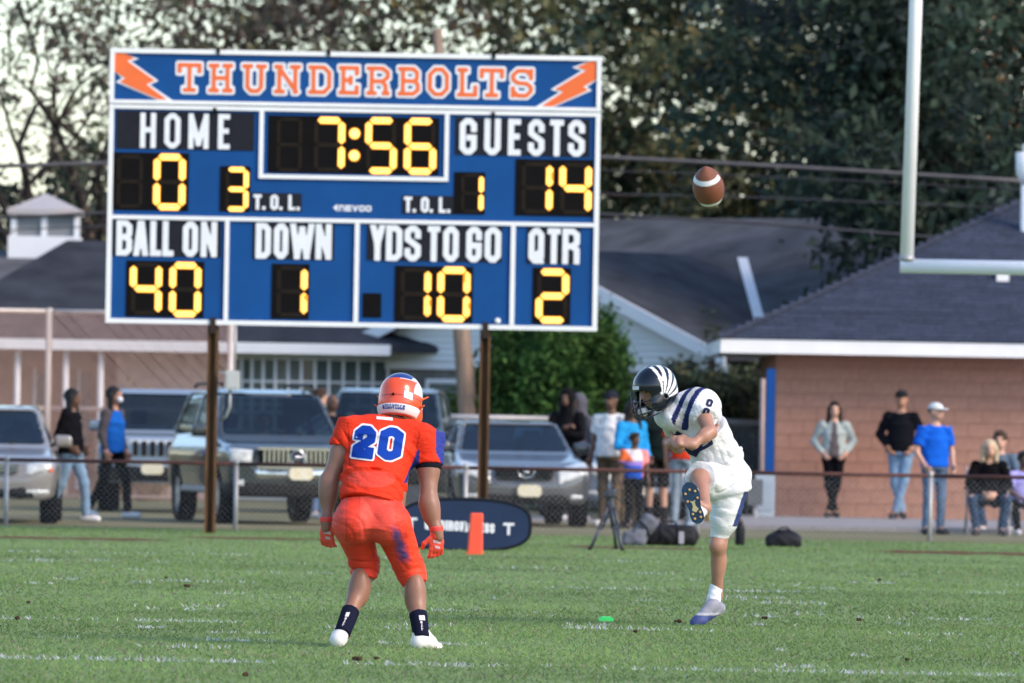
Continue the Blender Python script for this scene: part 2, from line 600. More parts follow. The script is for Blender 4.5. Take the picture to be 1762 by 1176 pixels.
# ---------------------------------------------------------------- scoreboard
M_white = pm('white_powder_coat', (.78, .79, .82), .5, .05, 3)
M_blue = pm('royal_blue_panel', (.000, .060, .235), .6, .16, 1.4, bump=.06, bscale=30, spec=.25)
M_plate = pm('dark_caption_plate', (.012, .013, .021), .7, .15, 8, spec=.2)
M_vinyl = pm('white_vinyl_letters', (.74, .76, .82), .5, .05, 5)
M_black = pm('black_digit_face', (.003, .0025, .003), .7, .3, 6, spec=.12)
M_unlit = pm('unlit_led_segment', (.016, .012, .009), .7, .2, 20, spec=.1)
M_orange = pm('orange_vinyl', (.80, .145, .03), .5, .06, 4)
M_rim = emit('led_bloom', (1.0, .30, .010), .62)  # orange bloom round the leds, built as a glowing base plate
M_led = emit('led_core', (1.0, .72, .15), 1.25)
M_rust = pm('weathered_brown_post', (.075, .040, .024), .8, .1, 5, tint2=(.16, .092, .05), stretch=(6, 6, .7), bump=.3)
SB_Y = 100.0
sb_base = at(610, 920, SB_Y)
SB = empty('scoreboard', (sb_base.x, SB_Y, 0))
tag(SB, 'large blue electronic football scoreboard with orange lit digits on two brown posts', 'scoreboard')
PPM = FPX / SB_Y
_o = at(190, 83, SB_Y)
SBX, SBZ = _o.x - sb_base.x, _o.z
SBH = 472 / PPM
def sx(a):
    return SBX + (a - 190) / PPM
def sz(b):
    return SBZ - b / PPM
def fb(px, py):
    "drop below the board's top edge, in photograph pixels, with the tilt taken out"
    return py - 83 - (px - 190) * .0225
def panel(name, x0, x1, b0, b1, y0, y1, mat, parent=SB, bev=0):
    return MB().box(sx(x0), sx(x1), y0, y1, sz(b1), sz(b0), bev).build(name, mat, parent)
HEAD = panel('header_panel', 196, 1030, 6, 90, -.02, .16, M_blue)
BODY = panel('main_panel', 196, 1030, 101, 467, -.02, .22, M_blue)
panel('back_cabinet', 194, 1032, 2, 470, .223, .36, pm('grey_cabinet', (.2, .2, .22), .5))
for (x0, x1, b0, b1) in [(190, 1036, 0, 8), (190, 1036, 88.5, 95), (190, 198, 8.2, 88.3), (1028, 1036, 8.2, 88.3),
                         (190, 1036, 97, 104), (190, 1036, 465, 473), (190, 198.5, 104.2, 464.8), (1027.5, 1036, 104.2, 464.8),
                         (198.7, 1027.3, 287, 294), (393, 400.5, 294.2, 464.8), (616.5, 624.5, 294.2, 464.8), (885, 893, 294.2, 464.8),
                         (449, 456.5, 104.2, 212.5), (768, 775.5, 104.2, 212.5), (449, 775.5, 212.7, 220)]:
    panel('frame_strip', x0, x1, b0, b1, -.05, .0, M_white)
def frame_seam(px, b):
    panel('clamp', px - 3, px + 3, b - 4, b + 4, -.065, -.03, M_black)
frame_seam(376, 3); frame_seam(566, 3); frame_seam(850, 3); frame_seam(372, 104); frame_seam(851, 103)
# header name and bolts
Z1, Z0 = sz(23.5), sz(73.5)
for ch, x0, x1 in zip('THUNDERBOLTS', [306.5, 360, 418, 473, 532, 584, 632, 686, 737.5, 788, 826.5, 880.5],
                      [348, 402, 460, 518.5, 571.5, 619, 672, 724, 774, 823, 868.5, 918.5]):
    letter(ch, sx(x0), sx(x1), Z0, Z1, -.026, M_vinyl, HEAD, VARS, .088, .075, name='letter_outline')
    letter(ch, sx(x0), sx(x1), Z0, Z1, -.030, M_orange, HEAD, VARS, .072)
def bolt(pts, zx, zy, scale):
    P = [(zx + p[0] / scale, zy + p[1] / scale) for p in pts]
    Q = [(sx(p[0]), sz(fb(*p))) for p in P]
    return Q
def offset_poly(Q, d):
    n, out = len(Q), []
    area = sum(Q[i][0] * Q[(i + 1) % n][1] - Q[(i + 1) % n][0] * Q[i][1] for i in range(n))
    sg = 1 if area > 0 else -1
    for i in range(n):
        a, b, c = (Vector(Q[j % n]) for j in (i - 1, i, i + 1))
        u, w = (b - a).normalized(), (c - b).normalized()
        n1, n2 = Vector((u.y, -u.x)) * sg, Vector((w.y, -w.x)) * sg
        m = n1 + n2
        m = m / max(.35, m.length_squared) * 2
        out.append(tuple(b + m * d))
    return out
for pts, zx in [([(58, 66), (95, 64), (190, 115), (145, 130), (322, 255), (270, 280), (400, 376), (345, 374), (100, 262), (135, 240), (58, 190)], 180),
                ([(1572, 142), (1530, 148), (1447, 185), (1505, 205), (1310, 322), (1362, 340), (1228, 430), (1300, 431), (1520, 330), (1490, 308), (1572, 262)], 600)]:
    Q = bolt(pts, zx, 70, 3.676)
    W = offset_poly(Q, 3.2 / PPM)
    lim = (sx(198), sx(1028), sz(88.5), sz(8))
    W = [(min(max(p[0], lim[0]), lim[1]), min(max(p[1], lim[2]), lim[3])) for p in W]
    b_ = MB().prism(W, -.028, -.021).build('lightning_bolt_outline', M_vinyl, HEAD)
    MB().prism(Q, -.034, -.0285).build('lightning_bolt', M_orange, HEAD)
# captions
def caption(x0, x1, b0, b1, letters, hb0, hb1, hw=.085):
    pl = panel('caption_plate', x0, x1, b0, b1, -.032, -.0205, M_plate)
    for ch, a, c in letters:
        letter(ch, sx(a), sx(c), sz(hb1), sz(hb0), -.036, M_vinyl, pl, FONT, hw)
def L(s, xs, o, k):
    return [(c, o + a / k, o + b / k) for c, (a, b) in zip(s, xs)]
caption(203, 440, 108, 172.5, L('HOME', [(235, 335), (388, 490), (540, 670), (727, 803)], 180, 3.675), 110.5, 171, .075)
caption(786, 1017.5, 109, 173, L('GUESTS', [(712, 820), (868, 972), (1018, 1100), (1145, 1250), (1283, 1372), (1398, 1505)], 600, 3.676), 110, 173, .082)
caption(200, 386, 295, 357, L('BALLON', [(105, 215), (222, 328), (338, 415), (423, 500), (563, 668), (687, 800)], 180, 4.0045), 296, 357)
caption(441.7, 581, 296, 358, L('DOWN', [(1065, 1170), (1190, 1290), (1300, 1470), (1478, 1590)], 180, 4.0045), 296.5, 358)
caption(638, 869.4, 296, 357, L('YDSTOGO', [(165, 270), (275, 385), (400, 510), (555, 640), (660, 765), (815, 920), (940, 1050)], 600, 3.9156), 296.5, 358)
caption(913, 1003.5, 296, 357.5, L('QTR', [(1235, 1340), (1362, 1450), (1463, 1580)], 600, 3.9156), 297, 358.5)
TX = [(0, 14), (15, 21), (29, 43), (44.5, 50), (60, 72), (74, 80)]
caption(438.5, 523.7, 245, 276, [(c, 441 + a, 441 + b) for c, (a, b) in zip('T.O.L.', TX)], 247.5, 274, .105)
caption(697.4, 785, 245, 275.5, [(c, 700 + a, 700 + b) for c, (a, b) in zip('T.O.L.', TX)], 247, 274, .105)
# maker's mark: arrow head and five letters
mkp = panel('maker_plate', 577, 646, 260, 277, -.024, -.0205, M_blue)
MB().prism([(sx(578), sz(268)), (sx(586), sz(261.5)), (sx(586), sz(275))], -.028, -.0245).build('maker_arrow', M_vinyl, mkp)
for i, ch in enumerate('nEVCO'):
    letter(ch, sx(588.5 + i * 11.4), sx(598.5 + i * 11.4), sz(274), sz(263.5), -.028, M_vinyl, mkp, FONT, .13)
# seven-segment digits made of led rows
SEGS = {'0': 'abcdef', '1': 'bc', '2': 'abged', '3': 'abgcd', '4': 'fgbc', '5': 'afgcd', '6': 'afgedc', '7': 'abc', ' ': ''}
def digit(x0, x1, b0, b1, ch, parent, gaps=()):
    g = empty('digit')
    g.parent = parent if False else SB
    t = (x1 - x0) * .22
    xm0, xm1, bm = x0 + t / 2, x1 - t / 2, (b0 + b1) / 2
    bt, bb = b0 + t / 2, b1 - t / 2
    lay = {'a': (xm0, bt, xm1, bt), 'd': (xm0, bb, xm1, bb), 'g': (xm0, bm, xm1, bm), 'f': (xm0, bt, xm0, bm), 'b': (xm1, bt, xm1, bm), 'e': (xm0, bm, xm0, bb), 'c': (xm1, bm, xm1, bb)}
    for s, (ax_, ab_, bx_, bb_) in lay.items():
        on = s in SEGS[ch]
        L_ = math.hypot(bx_ - ax_, bb_ - ab_)
        u = ((bx_ - ax_) / L_, (bb_ - ab_) / L_)
        n = (-u[1], u[0])
        e = t * .13
        def P(l, q):
            return (sx(ax_ + u[0] * l + n[0] * q), sz(ab_ + u[1] * l + n[1] * q))
        hw = t * .5 if on else t * .3
        hexa = [P(e, 0), P(e + hw * .8, hw), P(L_ - e - hw * .8, hw), P(L_ - e, 0), P(L_ - e - hw * .8, -hw), P(e + hw * .8, -hw)]
        if not on:
            MB().prism(hexa, -.034, -.0305).build('unlit_segment', M_unlit, g)
            continue
        sg = MB().prism(hexa, -.036, -.0305).build('segment', M_rim, g)
        d = MB()
        rows = 3
        step = t * .26
        m = int((L_ - 2 * e - t * .5) / step)
        for r in range(rows):
            for i in range(m + 1):
                l = e + t * .25 + (L_ - 2 * e - t * .5) * i / m
                q = (r - 1) * t * .27
                if r != 1 and (i == 0 or i == m):
                    continue
                if (s, r, i) in gaps or any(k[0] == s and k[1] == r and k[2] <= i <= k[3] for k in gaps if len(k) == 4):
                    continue
                c = P(l, q)
                rr = t * .142 / PPM
                d.prism([(c[0] + rr * math.cos(a * math.pi / 3), c[1] + rr * math.sin(a * math.pi / 3)) for a in range(6)], -.040, -.0362)
        d.build('led_row', M_led, sg)
def digit_face(x0, x1, b0, b1):
    return panel('digit_face', x0, x1, b0, b1, -.030, -.0205, M_black)
pf = digit_face(464, 758.6, 111, 209.5)
digit(477, 525, 112, 210, ' ', pf); digit(541, 597, 112, 209, '7', pf); digit(631, 686.5, 111, 209.5, '5', pf); digit(698, 754.5, 111, 209.5, '6', pf)
for b in (140, 178):
    MB().lathe([(10 / PPM, -.036), (10 / PPM, -.0305)], (sx(613), 0, sz(b)), 'y', 20).build('colon_dot', M_rim, SB)
    MB().lathe([(8 / PPM, -.040), (8 / PPM, -.0363)], (sx(613), 0, sz(b)), 'y', 20).build('colon_led', M_led, SB)
pf = digit_face(196, 329, 179, 278.5); digit(203, 252, 181, 277, ' ', pf); digit(268, 324, 180, 278, '0', pf)
pf = digit_face(383, 435, 200, 278); digit(391, 432.5, 201, 278, '3', pf)
pf = digit_face(785.5, 839, 203, 275.5); digit(796, 837, 204, 275, '1', pf)
pf = digit_face(891, 1024, 178.5, 276); digit(899, 956, 181, 275, '1', pf, gaps=(('b', 0, 3, 6),)); digit(966, 1023, 181, 275, '4', pf)
pf = digit_face(224.5, 358.5, 365, 461.5); digit(230.7, 286.6, 366, 461, '4', pf); digit(298.6, 354, 366, 461.5, '0', pf)
pf = digit_face(474.7, 539.6, 366, 461); digit(481, 537, 367, 460, '1', pf, gaps=(('c', 0, 0, 3), ('c', 1, 1, 2)))
pf = digit_face(686.8, 821, 366, 462); digit(694, 749.5, 367, 461, '1', pf, gaps=(('c', 0, 2, 4),)); digit(759.6, 817, 366, 462, '0', pf, gaps=(('b', 2, 0, 4), ('c', 0, 3, 5)))
pf = digit_face(924, 989.5, 365, 462); digit(929, 987, 366, 461.5, '2', pf)
panel('sensor_window', 632, 664, 414, 456, -.03, -.0205, M_black)
MB().lathe([(.012, -.06), (.030, -.055), (.036, -.03), (.030, -.0205)], (sx(864.5), 0, sz(458)), 'y', 14).build('bolt_cap', M_white, SB, True)
for px, top in ((375, 464), (844, 458)):
    x = sx(px) - 0.0
    w = 9.2 / PPM
    pmb = MB().box(x - w, x - w * .55, .02, .26, -.3, sz(474)).box(x + w * .55, x + w, .02, .26, -.3, sz(474)).box(x - w * .55, x + w * .55, .10, .20, -.3, sz(474))
    pmb.build('post', M_rust, SB)
    panel('post_clamp', px - 5, px + 5, 461, 488, -.07, .018, pm('dark_clamp', (.03, .02, .018), .7), SB)

# ---------------------------------------------------------------- ground, field, paving
def ground_mat(name, c1, c2, c3, s1, s2, rough=.95, streak=(1, 1, 1)):
    m = bpy.data.materials.new(name)
    N, Lk, b = nodes_of(m)
    tc = N.new('ShaderNodeTexCoord')
    mp = N.new('ShaderNodeMapping')
    mp.inputs['Scale'].default_value = streak
    Lk.new(tc.outputs['Object'], mp.inputs[0])
    n1, n2 = N.new('ShaderNodeTexNoise'), N.new('ShaderNodeTexNoise')
    n1.inputs['Scale'].default_value, n2.inputs['Scale'].default_value = s1, s2
    n1.inputs['Detail'].default_value = n2.inputs['Detail'].default_value = 6
    Lk.new(mp.outputs[0], n1.inputs['Vector'])
    Lk.new(tc.outputs['Object'], n2.inputs['Vector'])
    r1, r2 = N.new('ShaderNodeMapRange'), N.new('ShaderNodeMapRange')
    for r, n in ((r1, n1), (r2, n2)):
        r.inputs[1].default_value, r.inputs[2].default_value = .36, .64
        Lk.new(n.outputs['Fac'], r.inputs[0])
    x1, x2 = N.new('ShaderNodeMix'), N.new('ShaderNodeMix')
    x1.data_type = x2.data_type = 'RGBA'
    x1.inputs['A'].default_value, x1.inputs['B'].default_value = (*c1, 1), (*c2, 1)
    x2.inputs['B'].default_value = (*c3, 1)
    Lk.new(r1.outputs[0], x1.inputs['Factor'])
    h = N.new('ShaderNodeMath')
    h.operation = 'MULTIPLY'
    h.inputs[1].default_value = .55
    Lk.new(r2.outputs[0], h.inputs[0])
    Lk.new(h.outputs[0], x2.inputs['Factor'])
    Lk.new(x1.outputs['Result'], x2.inputs['A'])
    Lk.new(x2.outputs['Result'], b.inputs['Base Color'])
    b.inputs['Roughness'].default_value = rough
    b.inputs['Specular IOR Level'].default_value = .03
    bp = N.new('ShaderNodeBump')
    bp.inputs['Strength'].default_value = .4
    bp.inputs['Distance'].default_value = .03
    Lk.new(n2.outputs['Fac'], bp.inputs['Height'])
    Lk.new(bp.outputs[0], b.inputs['Normal'])
    return m
M_far = ground_mat('far_ground', (.06, .08, .035), (.09, .10, .05), (.12, .11, .07), .2, 3)
M_turf = ground_mat('turf_soil', (.15, .23, .10), (.18, .26, .115), (.20, .24, .12), .25, 5)
M_lot = ground_mat('worn_parking_grass', (.15, .15, .075), (.19, .175, .10), (.21, .20, .15), .35, 4)
M_conc = ground_mat('concrete', (.27, .26, .27), (.33, .32, .33), (.22, .21, .21), .8, 12)
M_dirt = ground_mat('red_dirt', (.14, .065, .045), (.17, .09, .06), (.10, .07, .04), 1.2, 9)
structure(quad_sheet('ground', -1500, 1500, -200, 2500, 0, M_far))
structure(quad_sheet('field', -60, 60, -10, 103.2, .004, M_turf))
structure(quad_sheet('parking_lot', -60, 60, 103.25, 138, .004, M_lot))
# worn dirt line along the end of the field, in broken patches
DIRT = []
for (pa, pb, py, wd) in [(-300, 300, 926, 1.5), (300, 690, 929, 1.1), (960, 1220, 944, 1.2), (1500, 1820, 953, 1.9)]:
    a, b = on_ground(pa, py - (pa - 881) * 0 - 0), None
    Y = on_ground((pa + pb) / 2, py).y
    x0, x1 = at(pa, 900, Y).x, at(pb, 900, Y).x
    DIRT.append((x0, x1, Y, wd * .32))
    n = 24
    vv = []
    for i in range(n + 1):
        x = x0 + (x1 - x0) * i / n
        e = min(1, i / 3, (n - i) / 3)
        vv.append((x, Y - wd * .5 * e * random.uniform(.5, 1.3), .010))
        vv.append((x, Y + wd * .5 * e * random.uniform(.5, 1.3), .010))
    structure(mk('dirt_strip', vv, [(2 * i, 2 * i + 2, 2 * i + 3, 2 * i + 1) for i in range(n)], M_dirt))
# concrete slab in front of the brick building
px0 = at(1195, 900, 112).x
structure(MB().box(px0, px0 + 16, 112.6, 124.6, -.1, .06, 0).build('pavement', M_conc))
structure(MB().box(at(880, 900, 118).x, px0 - .02, 116.5, 121.5, -.1, .035, 0).build('pavement', M_conc))

# grass blades, one mass; blades on the old yard lines carry chalk
YL = [48.05, 52.6, 57.2, 61.75, 66.3, 70.9, 75.5, 80.0, 84.6]
def grass():
    P = []
    for (y0, y1, den) in [(40, 50, 620), (50, 60, 560), (60, 72, 360), (72, 86, 220), (86, 103, 160)]:
        hw = y1 * .0665
        n = int((y1 - y0) * 2 * hw * den)
        x, y = rng.uniform(-1, 1, n) * hw * 1.04, rng.uniform(y0, y1, n)
        P.append(np.stack([x, y], 1))
    P = np.concatenate(P)
    keep = np.ones(len(P), bool)
    for (xa, xb, yd, wd) in DIRT:
        keep &= ~((P[:, 0] > xa + .2) & (P[:, 0] < xb - .2) & (np.abs(P[:, 1] - yd) < wd * 1.6 + 1.0 * (P[:, 1] < yd)) & (rng.random(len(P)) < .93))
    P = P[keep]
    n = len(P)
    x, y = P[:, 0], P[:, 1]
    def vn(x, y, s, seed):
        r = np.random.default_rng(seed)
        t = r.random((64, 64))
        u, v = (x / s) % 64, (y / s) % 64
        i, j = u.astype(int), v.astype(int)
        fu, fv = u - i, v - j
        fu, fv = fu * fu * (3 - 2 * fu), fv * fv * (3 - 2 * fv)
        i2, j2 = (i + 1) % 64, (j + 1) % 64
        return (t[i, j] * (1 - fu) + t[i2, j] * fu) * (1 - fv) + (t[i, j2] * (1 - fu) + t[i2, j2] * fu) * fv
    big, mid, fine = vn(x, y, 2.2, 1), vn(x, y, .7, 2), vn(x, y, .22, 3)
    h = .013 + .016 * rng.random(n) * (.6 + .8 * mid)
    w = (.0045 + .0045 * rng.random(n)) * (1 + .010 * (y - 40))
    th = rng.uniform(0, math.pi, n)
    dx, dy = np.cos(th) * w, np.sin(th) * w
    lean = rng.normal(0, .022, (n, 2))
    base = np.array([.200, .300, .092])
    c = base[None] * (.78 + .42 * rng.random(n))[:, None] * (.62 + .52 * big + .24 * mid)[:, None]
    straw = (rng.random(n) < .05 + .28 * np.clip(mid * fine * 2.2 - .55, 0, 1))
    c[straw] = np.array([.26, .23, .13]) * (.7 + .6 * rng.random(straw.sum()))[:, None]
    blue = (.5 + .5 * vn(x, y, 3.1, 9))
    c[:, 2] *= (.8 + .5 * blue)
    chalk = np.zeros(n, bool)
    patch = vn(x, y * .3, .55, 11)
    spot = vn(x, y, .12, 12)
    for i, yl in enumerate(YL):
        s = [.95, .4, .6, .25, .3, .25, .35, .3, .6][i]
        on = (np.abs(y - yl - .05 * (vn(x, y * 0, 1.5, 40 + i) - .5)) < .10) & (patch + .3 * spot > .98 - .42 * s) & (rng.random(n) < .9)
        chalk |= on
    for q in range(36):
        yy = YL[0] + q * .914 + rng.normal(0, .05)
        xx = rng.uniform(-4.5, 5)
        chalk |= (np.abs(y - yy) < .10) & (np.abs(x - xx) < rng.uniform(.05, .28)) & (spot > .42)
    loose = (rng.random(n) < .001)
    c[chalk | loose] = np.array([.66, .68, .70]) * (.75 + .25 * rng.random((chalk | loose).sum()))[:, None]
    h[chalk] *= 1.25
    v = np.zeros((n, 3, 3), np.float32)
    v[:, 0] = np.stack([x - dx, y - dy, np.full(n, .0)], 1)
    v[:, 1] = np.stack([x + dx, y + dy, np.full(n, .0)], 1)
    v[:, 2] = np.stack([x + lean[:, 0], y + lean[:, 1], h], 1)
    cols = np.repeat(c[:, None, :], 3, 1).reshape(-1, 3)
    m = pm('grass_blade', attr=True, rough=.9, var=.05, spec=.03, trans=.45)
    o = mk('grass', v.reshape(-1, 3), np.arange(n * 3).reshape(n, 3), m, cols=cols)
    o['kind'] = 'stuff'
    o['label'] = 'short mown grass of the playing field with flecks of white chalk'
grass()
# clods of soil torn out of the turf
clods = [(285, 1000), (322, 1014), (48, 1043), (30, 1071), (420, 1170), (615, 1142), (648, 1141), (1515, 1003), (1095, 1094), (1478, 1073), (1560, 1143), (1316, 1070), (1166, 1076)]
M_soil = pm('dark_soil_clod', (.06, .038, .026), .95, .3, 30, bump=.5)
for i, (px, py) in enumerate(clods):
    g = on_ground(px, py)
    r = random.uniform(.010, .019)
    pr = [('e', (random.uniform(-r, r), random.uniform(-r, r), .012), (r * random.uniform(.5, 1), r * .8, r * random.uniform(.5, .9))) for _ in range(5)]
    o = blob('soil_clod', pr, M_soil, None, h=.006, k=.008)
    o.location = (g.x, g.y, .016)
    tag(o, 'small dark clod of soil lying loose on the turf', 'clod', 'soil clods on the turf')

# ---------------------------------------------------------------- fences
M_galv = pm('galvanised_pipe', (.36, .36, .38), .5, .12, 8, metal=.3)
M_wire = pm('galvanised_wire_sunlit', (.60, .38, .31), .5, .15, 8, metal=.2)  # pinkish tone is warm sunlight painted into the wire colour
M_rail = pm('rusty_maroon_rail', (.085, .040, .038), .7, .25, 5, bump=.2)
def chain_link(name, x0, x1, z0, z1, y, r, parent, mat, step=.0735):
    m = MB()
    H = z1 - z0
    for s in (-1, 1):
        t = x0 - H
        while t < x1:
            a, b = (t, z0), (t + H, z1)
            xa, xb = max(a[0], x0), min(b[0], x1)
            if xb > xa + .01:
                p, q = (xa, z0 + (xa - a[0])), (xb, z0 + (xb - a[0]))
                if s < 0:
                    p, q = (p[0], z1 - (p[1] - z0)), (q[0], z1 - (q[1] - z0))
                m.tube([(p[0], y + s * r, p[1]), (q[0], y + s * r, q[1])], r, 3, False)
            t += step
    o = m.build(name, mat, parent)
    o['kind'] = 'stuff'
    return o
FY = 103.5
fr = empty('low_fence', (0, FY, 0))
tag(fr, 'low chain link fence with rusty top rail along the end of the field', 'fence')
zr = at(0, 791, FY).z
xs_f = [at(p, 900, FY).x for p in (-385, 10, 405, 800, 1200, 1600, 1995)]
for i in range(len(xs_f)):
    MB().tube([(xs_f[i], 0, -.2), (xs_f[i], 0, zr - .02)], .029, 10).lathe([(.032, zr - .02), (.034, zr + .02), (.02, zr + .045), (.005, zr + .05)], (xs_f[i], 0, 0), 'z', 10).build('post', M_galv, fr, True)
    if i + 1 < len(xs_f):
        MB().tube([(xs_f[i] + .035, 0, zr - .003), (xs_f[i + 1] - .035, 0, zr)], .024, 10).build('rail', M_rail, fr, True)
chain_link('chain_link_mesh', xs_f[0], xs_f[-1], .04, zr - .03, .034, .0013, fr, M_galv)
TY = 127.0
tf = empty('tall_fence', (0, TY, 0))
tag(tf, 'tall galvanised chain link fence with three rails behind the parked cars at left', 'fence')
zt, zm = at(80, 536, TY).z, at(80, 703, TY).z
xs_t = [at(p, 700, TY).x for p in (-240, 82, 395)]
M_galw = pm('bright_pipe', (.50, .45, .42), .5, .1, 5, metal=.1)
for x in xs_t:
    MB().tube([(x, 0, -.2), (x, 0, zt + .05)], .048, 12).build('post', M_galw, tf, True)
for a, b in zip(xs_t[:-1], xs_t[1:]):
    for z in (zt, zm, .15):
        MB().tube([(a + .05, 0, z), (b - .05, 0, z)], .034 if z > 1 else .02, 10).build('rail', M_galw, tf, True)
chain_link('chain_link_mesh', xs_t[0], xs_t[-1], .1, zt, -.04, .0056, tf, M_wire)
bf = empty('back_fence', (0, TY + .4, 0))
tag(bf, 'waist high grey fence with a single top rail behind the dark sedan', 'fence')
xs_b = [at(p, 700, TY).x for p in (402, 640, 950, 1140, 1322)]
for a, b in zip(xs_b[:-1], xs_b[1:]):
    MB().tube([(a + .04, 0, zm - .02), (b - .04, 0, zm - .03)], .045, 10).build('rail', M_galv, bf, True)
for x in xs_b:
    MB().tube([(x, 0, -.2), (x, 0, zm + .05)], .04, 10).build('post', M_galv, bf, True)
chain_link('chain_link_mesh', xs_b[0], xs_b[-1], .1, zm - .03, -.05, .0030, bf, M_galv)

# ---------------------------------------------------------------- brick concession building at right
CY = 124.5
cx0 = at(1335, 700, CY).x
CB = empty('brick_building', (cx0, CY, 0))
tag(CB, 'low tan block building with dark hip roof and white fascia', 'building')
M_mort = pm('mortar_joint', (.31, .18, .14), .9, .1, 10)
M_blk = [pm('painted_block_%d' % i, c, .85, .10, 9, bump=.25, bscale=60) for i, c in
         enumerate([(.385, .215, .162), (.395, .22, .166), (.375, .208, .158), (.388, .216, .163)])]
WT = 2.47
MB().box(.005, 9.0, .006, 8.0, .0, WT).build('wall_core', M_mort, CB)
bw, bh, jt = .40, .20, .008
shared = {}
for r in range(12):
    z0 = .06 + r * bh
    x = 0.0 if r % 2 == 0 else -bw / 2
    while x < 5.2:
        a, b = max(x, 0) + (jt / 2 if x > 0 else 0), x + bw - jt / 2
        wdt = round(b - a, 3)
        mi = random.randrange(4)
        key = (wdt, mi)
        if key not in shared:
            o = MB().box(0, wdt, -.004, .2, 0, bh - jt, .004).build('brick', M_blk[mi], CB)
            shared[key] = o.data
        else:
            o = bpy.data.objects.new('brick', shared[key])
            COL.objects.link(o)
            o.parent = CB
        o.location = (a, random.uniform(-.0015, .0015), z0)
        x += bw
ex0 = at(1240, 595, CY - .8).x - cx0
zf1, zf0 = at(1240, 583, CY - .8).z, at(1240, 607, CY - .8).z
ex1, ey0, ey1 = 10.2, -.8, 8.4
M_fas = pm('white_fascia', (.80, .80, .80), .5, .04, 3)
MB().box(ex0, ex1, ey0, ey0 + .03, zf0, zf1).build('fascia', M_fas, CB)
MB().box(ex0, ex0 + .03, ey0 + .031, ey1, zf0, zf1).build('fascia', M_fas, CB)
MB().box(ex0 + .032, ex1, ey0 + .032, ey1, zf0 + .01, zf0 + .03).build('soffit', M_fas, CB)
PT = .475
hp_ = (ey1 - ey0) / 2 + .02
rz = zf1 + .01
v = [(ex0 - .02, ey0 - .02, rz), (ex1, ey0 - .02, rz), (ex1, ey1, rz), (ex0 - .02, ey1, rz),
     (ex0 + hp_, ey0 + hp_, rz + PT * hp_), (ex1 - hp_ + 1, ey0 + hp_, rz + PT * hp_)]
M_roofd = pm('asphalt_roof_base', (.035, .038, .05), .9, .2, 6)
roof = mk('roof', v, [(0, 1, 5, 4), (3, 0, 4), (2, 3, 4, 5), (1, 2, 5), (3, 2, 1, 0)], M_roofd, CB)
sv, sf, scol = [], [], []
cs, sn = 1 / math.hypot(1, PT), PT / math.hypot(1, PT)
exp_ = .145
nrow = int(hp_ / cs / exp_)
for r in range(nrow):
    l0 = r * exp_
    yb = l0 * cs
    xa, xb = ex0 - .02 + yb, ex1 - yb
    x = xa - random.uniform(0, .2)
    tone = random.uniform(.92, 1.08)
    while x < xb:
        w = random.choice((.22, .3, .3, .38))
        a, b = max(x, xa), min(x + w, xb)
        x += w
        if b - a < .03:
            continue
        t = .008 + .006 * random.random()
        nn = (0, -sn, cs)
        def pt(xx, l, hgt):
            return (xx, ey0 - .02 + l * cs + nn[1] * hgt, rz + l * sn + nn[2] * hgt)
        n0 = len(sv)
        sv += [pt(a, l0, .002), pt(b - .006, l0, .002), pt(b - .006, l0 + exp_ + .02, .002), pt(a, l0 + exp_ + .02, .002),
               pt(a, l0, t + .004), pt(b - .006, l0, t + .004), pt(b - .006, l0 + exp_ + .02, .004), pt(a, l0 + exp_ + .02, .004)]
        sf += [tuple(n0 + i for i in q) for q in [(4, 5, 6, 7), (0, 1, 5, 4), (1, 2, 6, 5), (3, 0, 4, 7)]]
        k = tone * random.uniform(.88, 1.14)
        scol += [(.044 * k, .054 * k, .082 * k)] * 8
sh = mk('shingles', sv, sf, pm('shingle_grit', attr=True, rough=.92, var=.2, scale=14, bump=.3, bscale=80), roof, cols=np.array(scol))
sh['kind'] = 'stuff'
hc = MB()
for i in range(26):
    t0, t1 = i / 26 * hp_, (i + 1.25) / 26 * hp_
    for sgn in (0,):
        p0 = Vector((ex0 - .02 + t0, ey0 - .02 + t0, rz + PT * t0 + .015))
        p1 = Vector((ex0 - .02 + t1, ey0 - .02 + t1, rz + PT * t1 + .010))
        d = Vector((.07, -.07, -.012))
        e = Vector((-.09, .09, -.06))
        hc.add([p0, p0 + d, p1 + d, p1, p0 + e, p1 + e], [(0, 1, 2, 3), (4, 0, 3, 5)])
hc.build('hip_cap', pm('hip_cap_shingle', (.06, .065, .085), .9, .25, 12), roof)
vp = at(1725, 482, CY + 1.2)
vv = MB().box(vp.x - cx0 - .09, vp.x - cx0 + .09, vp.y - CY - .09, vp.y - CY + .09, vp.z - .1, vp.z + .1, .02).build('roof_vent', M_fas, CB)
MB().box(vp.x - cx0 - .16, vp.x - cx0 + .16, vp.y - CY - .14, vp.y - CY + .14, vp.z - .21, vp.z - .101).build('vent_flashing', pm('rusted_flashing', (.05, .03, .03), .8), vv)
# white service mast with a boxed head beside the roof
mp_ = at(1764, 330, 127.3)
ms = empty('service_mast', (mp_.x, 127.3, 0))
tag(ms, 'white cable mast with boxed head standing above the block building roof', 'mast')
zz = lambda py: at(1756, py, 127.3).z
MB().tube([(.02, 0, 2.9), (.02, 0, zz(318))], .085, 12).build('mast_pipe', M_fas, ms, True)
MB().tube([(.02, 0, zz(318)), (.02, 0, zz(300)), (.02, 0, zz(262))], [.09, .16, .17], 14).build('mast_head', M_fas, ms, True)
MB().tube([(.03, 0, zz(262) + .005), (.03, 0, zz(248))], .08, 12).build('mast_cap', M_fas, ms, True)
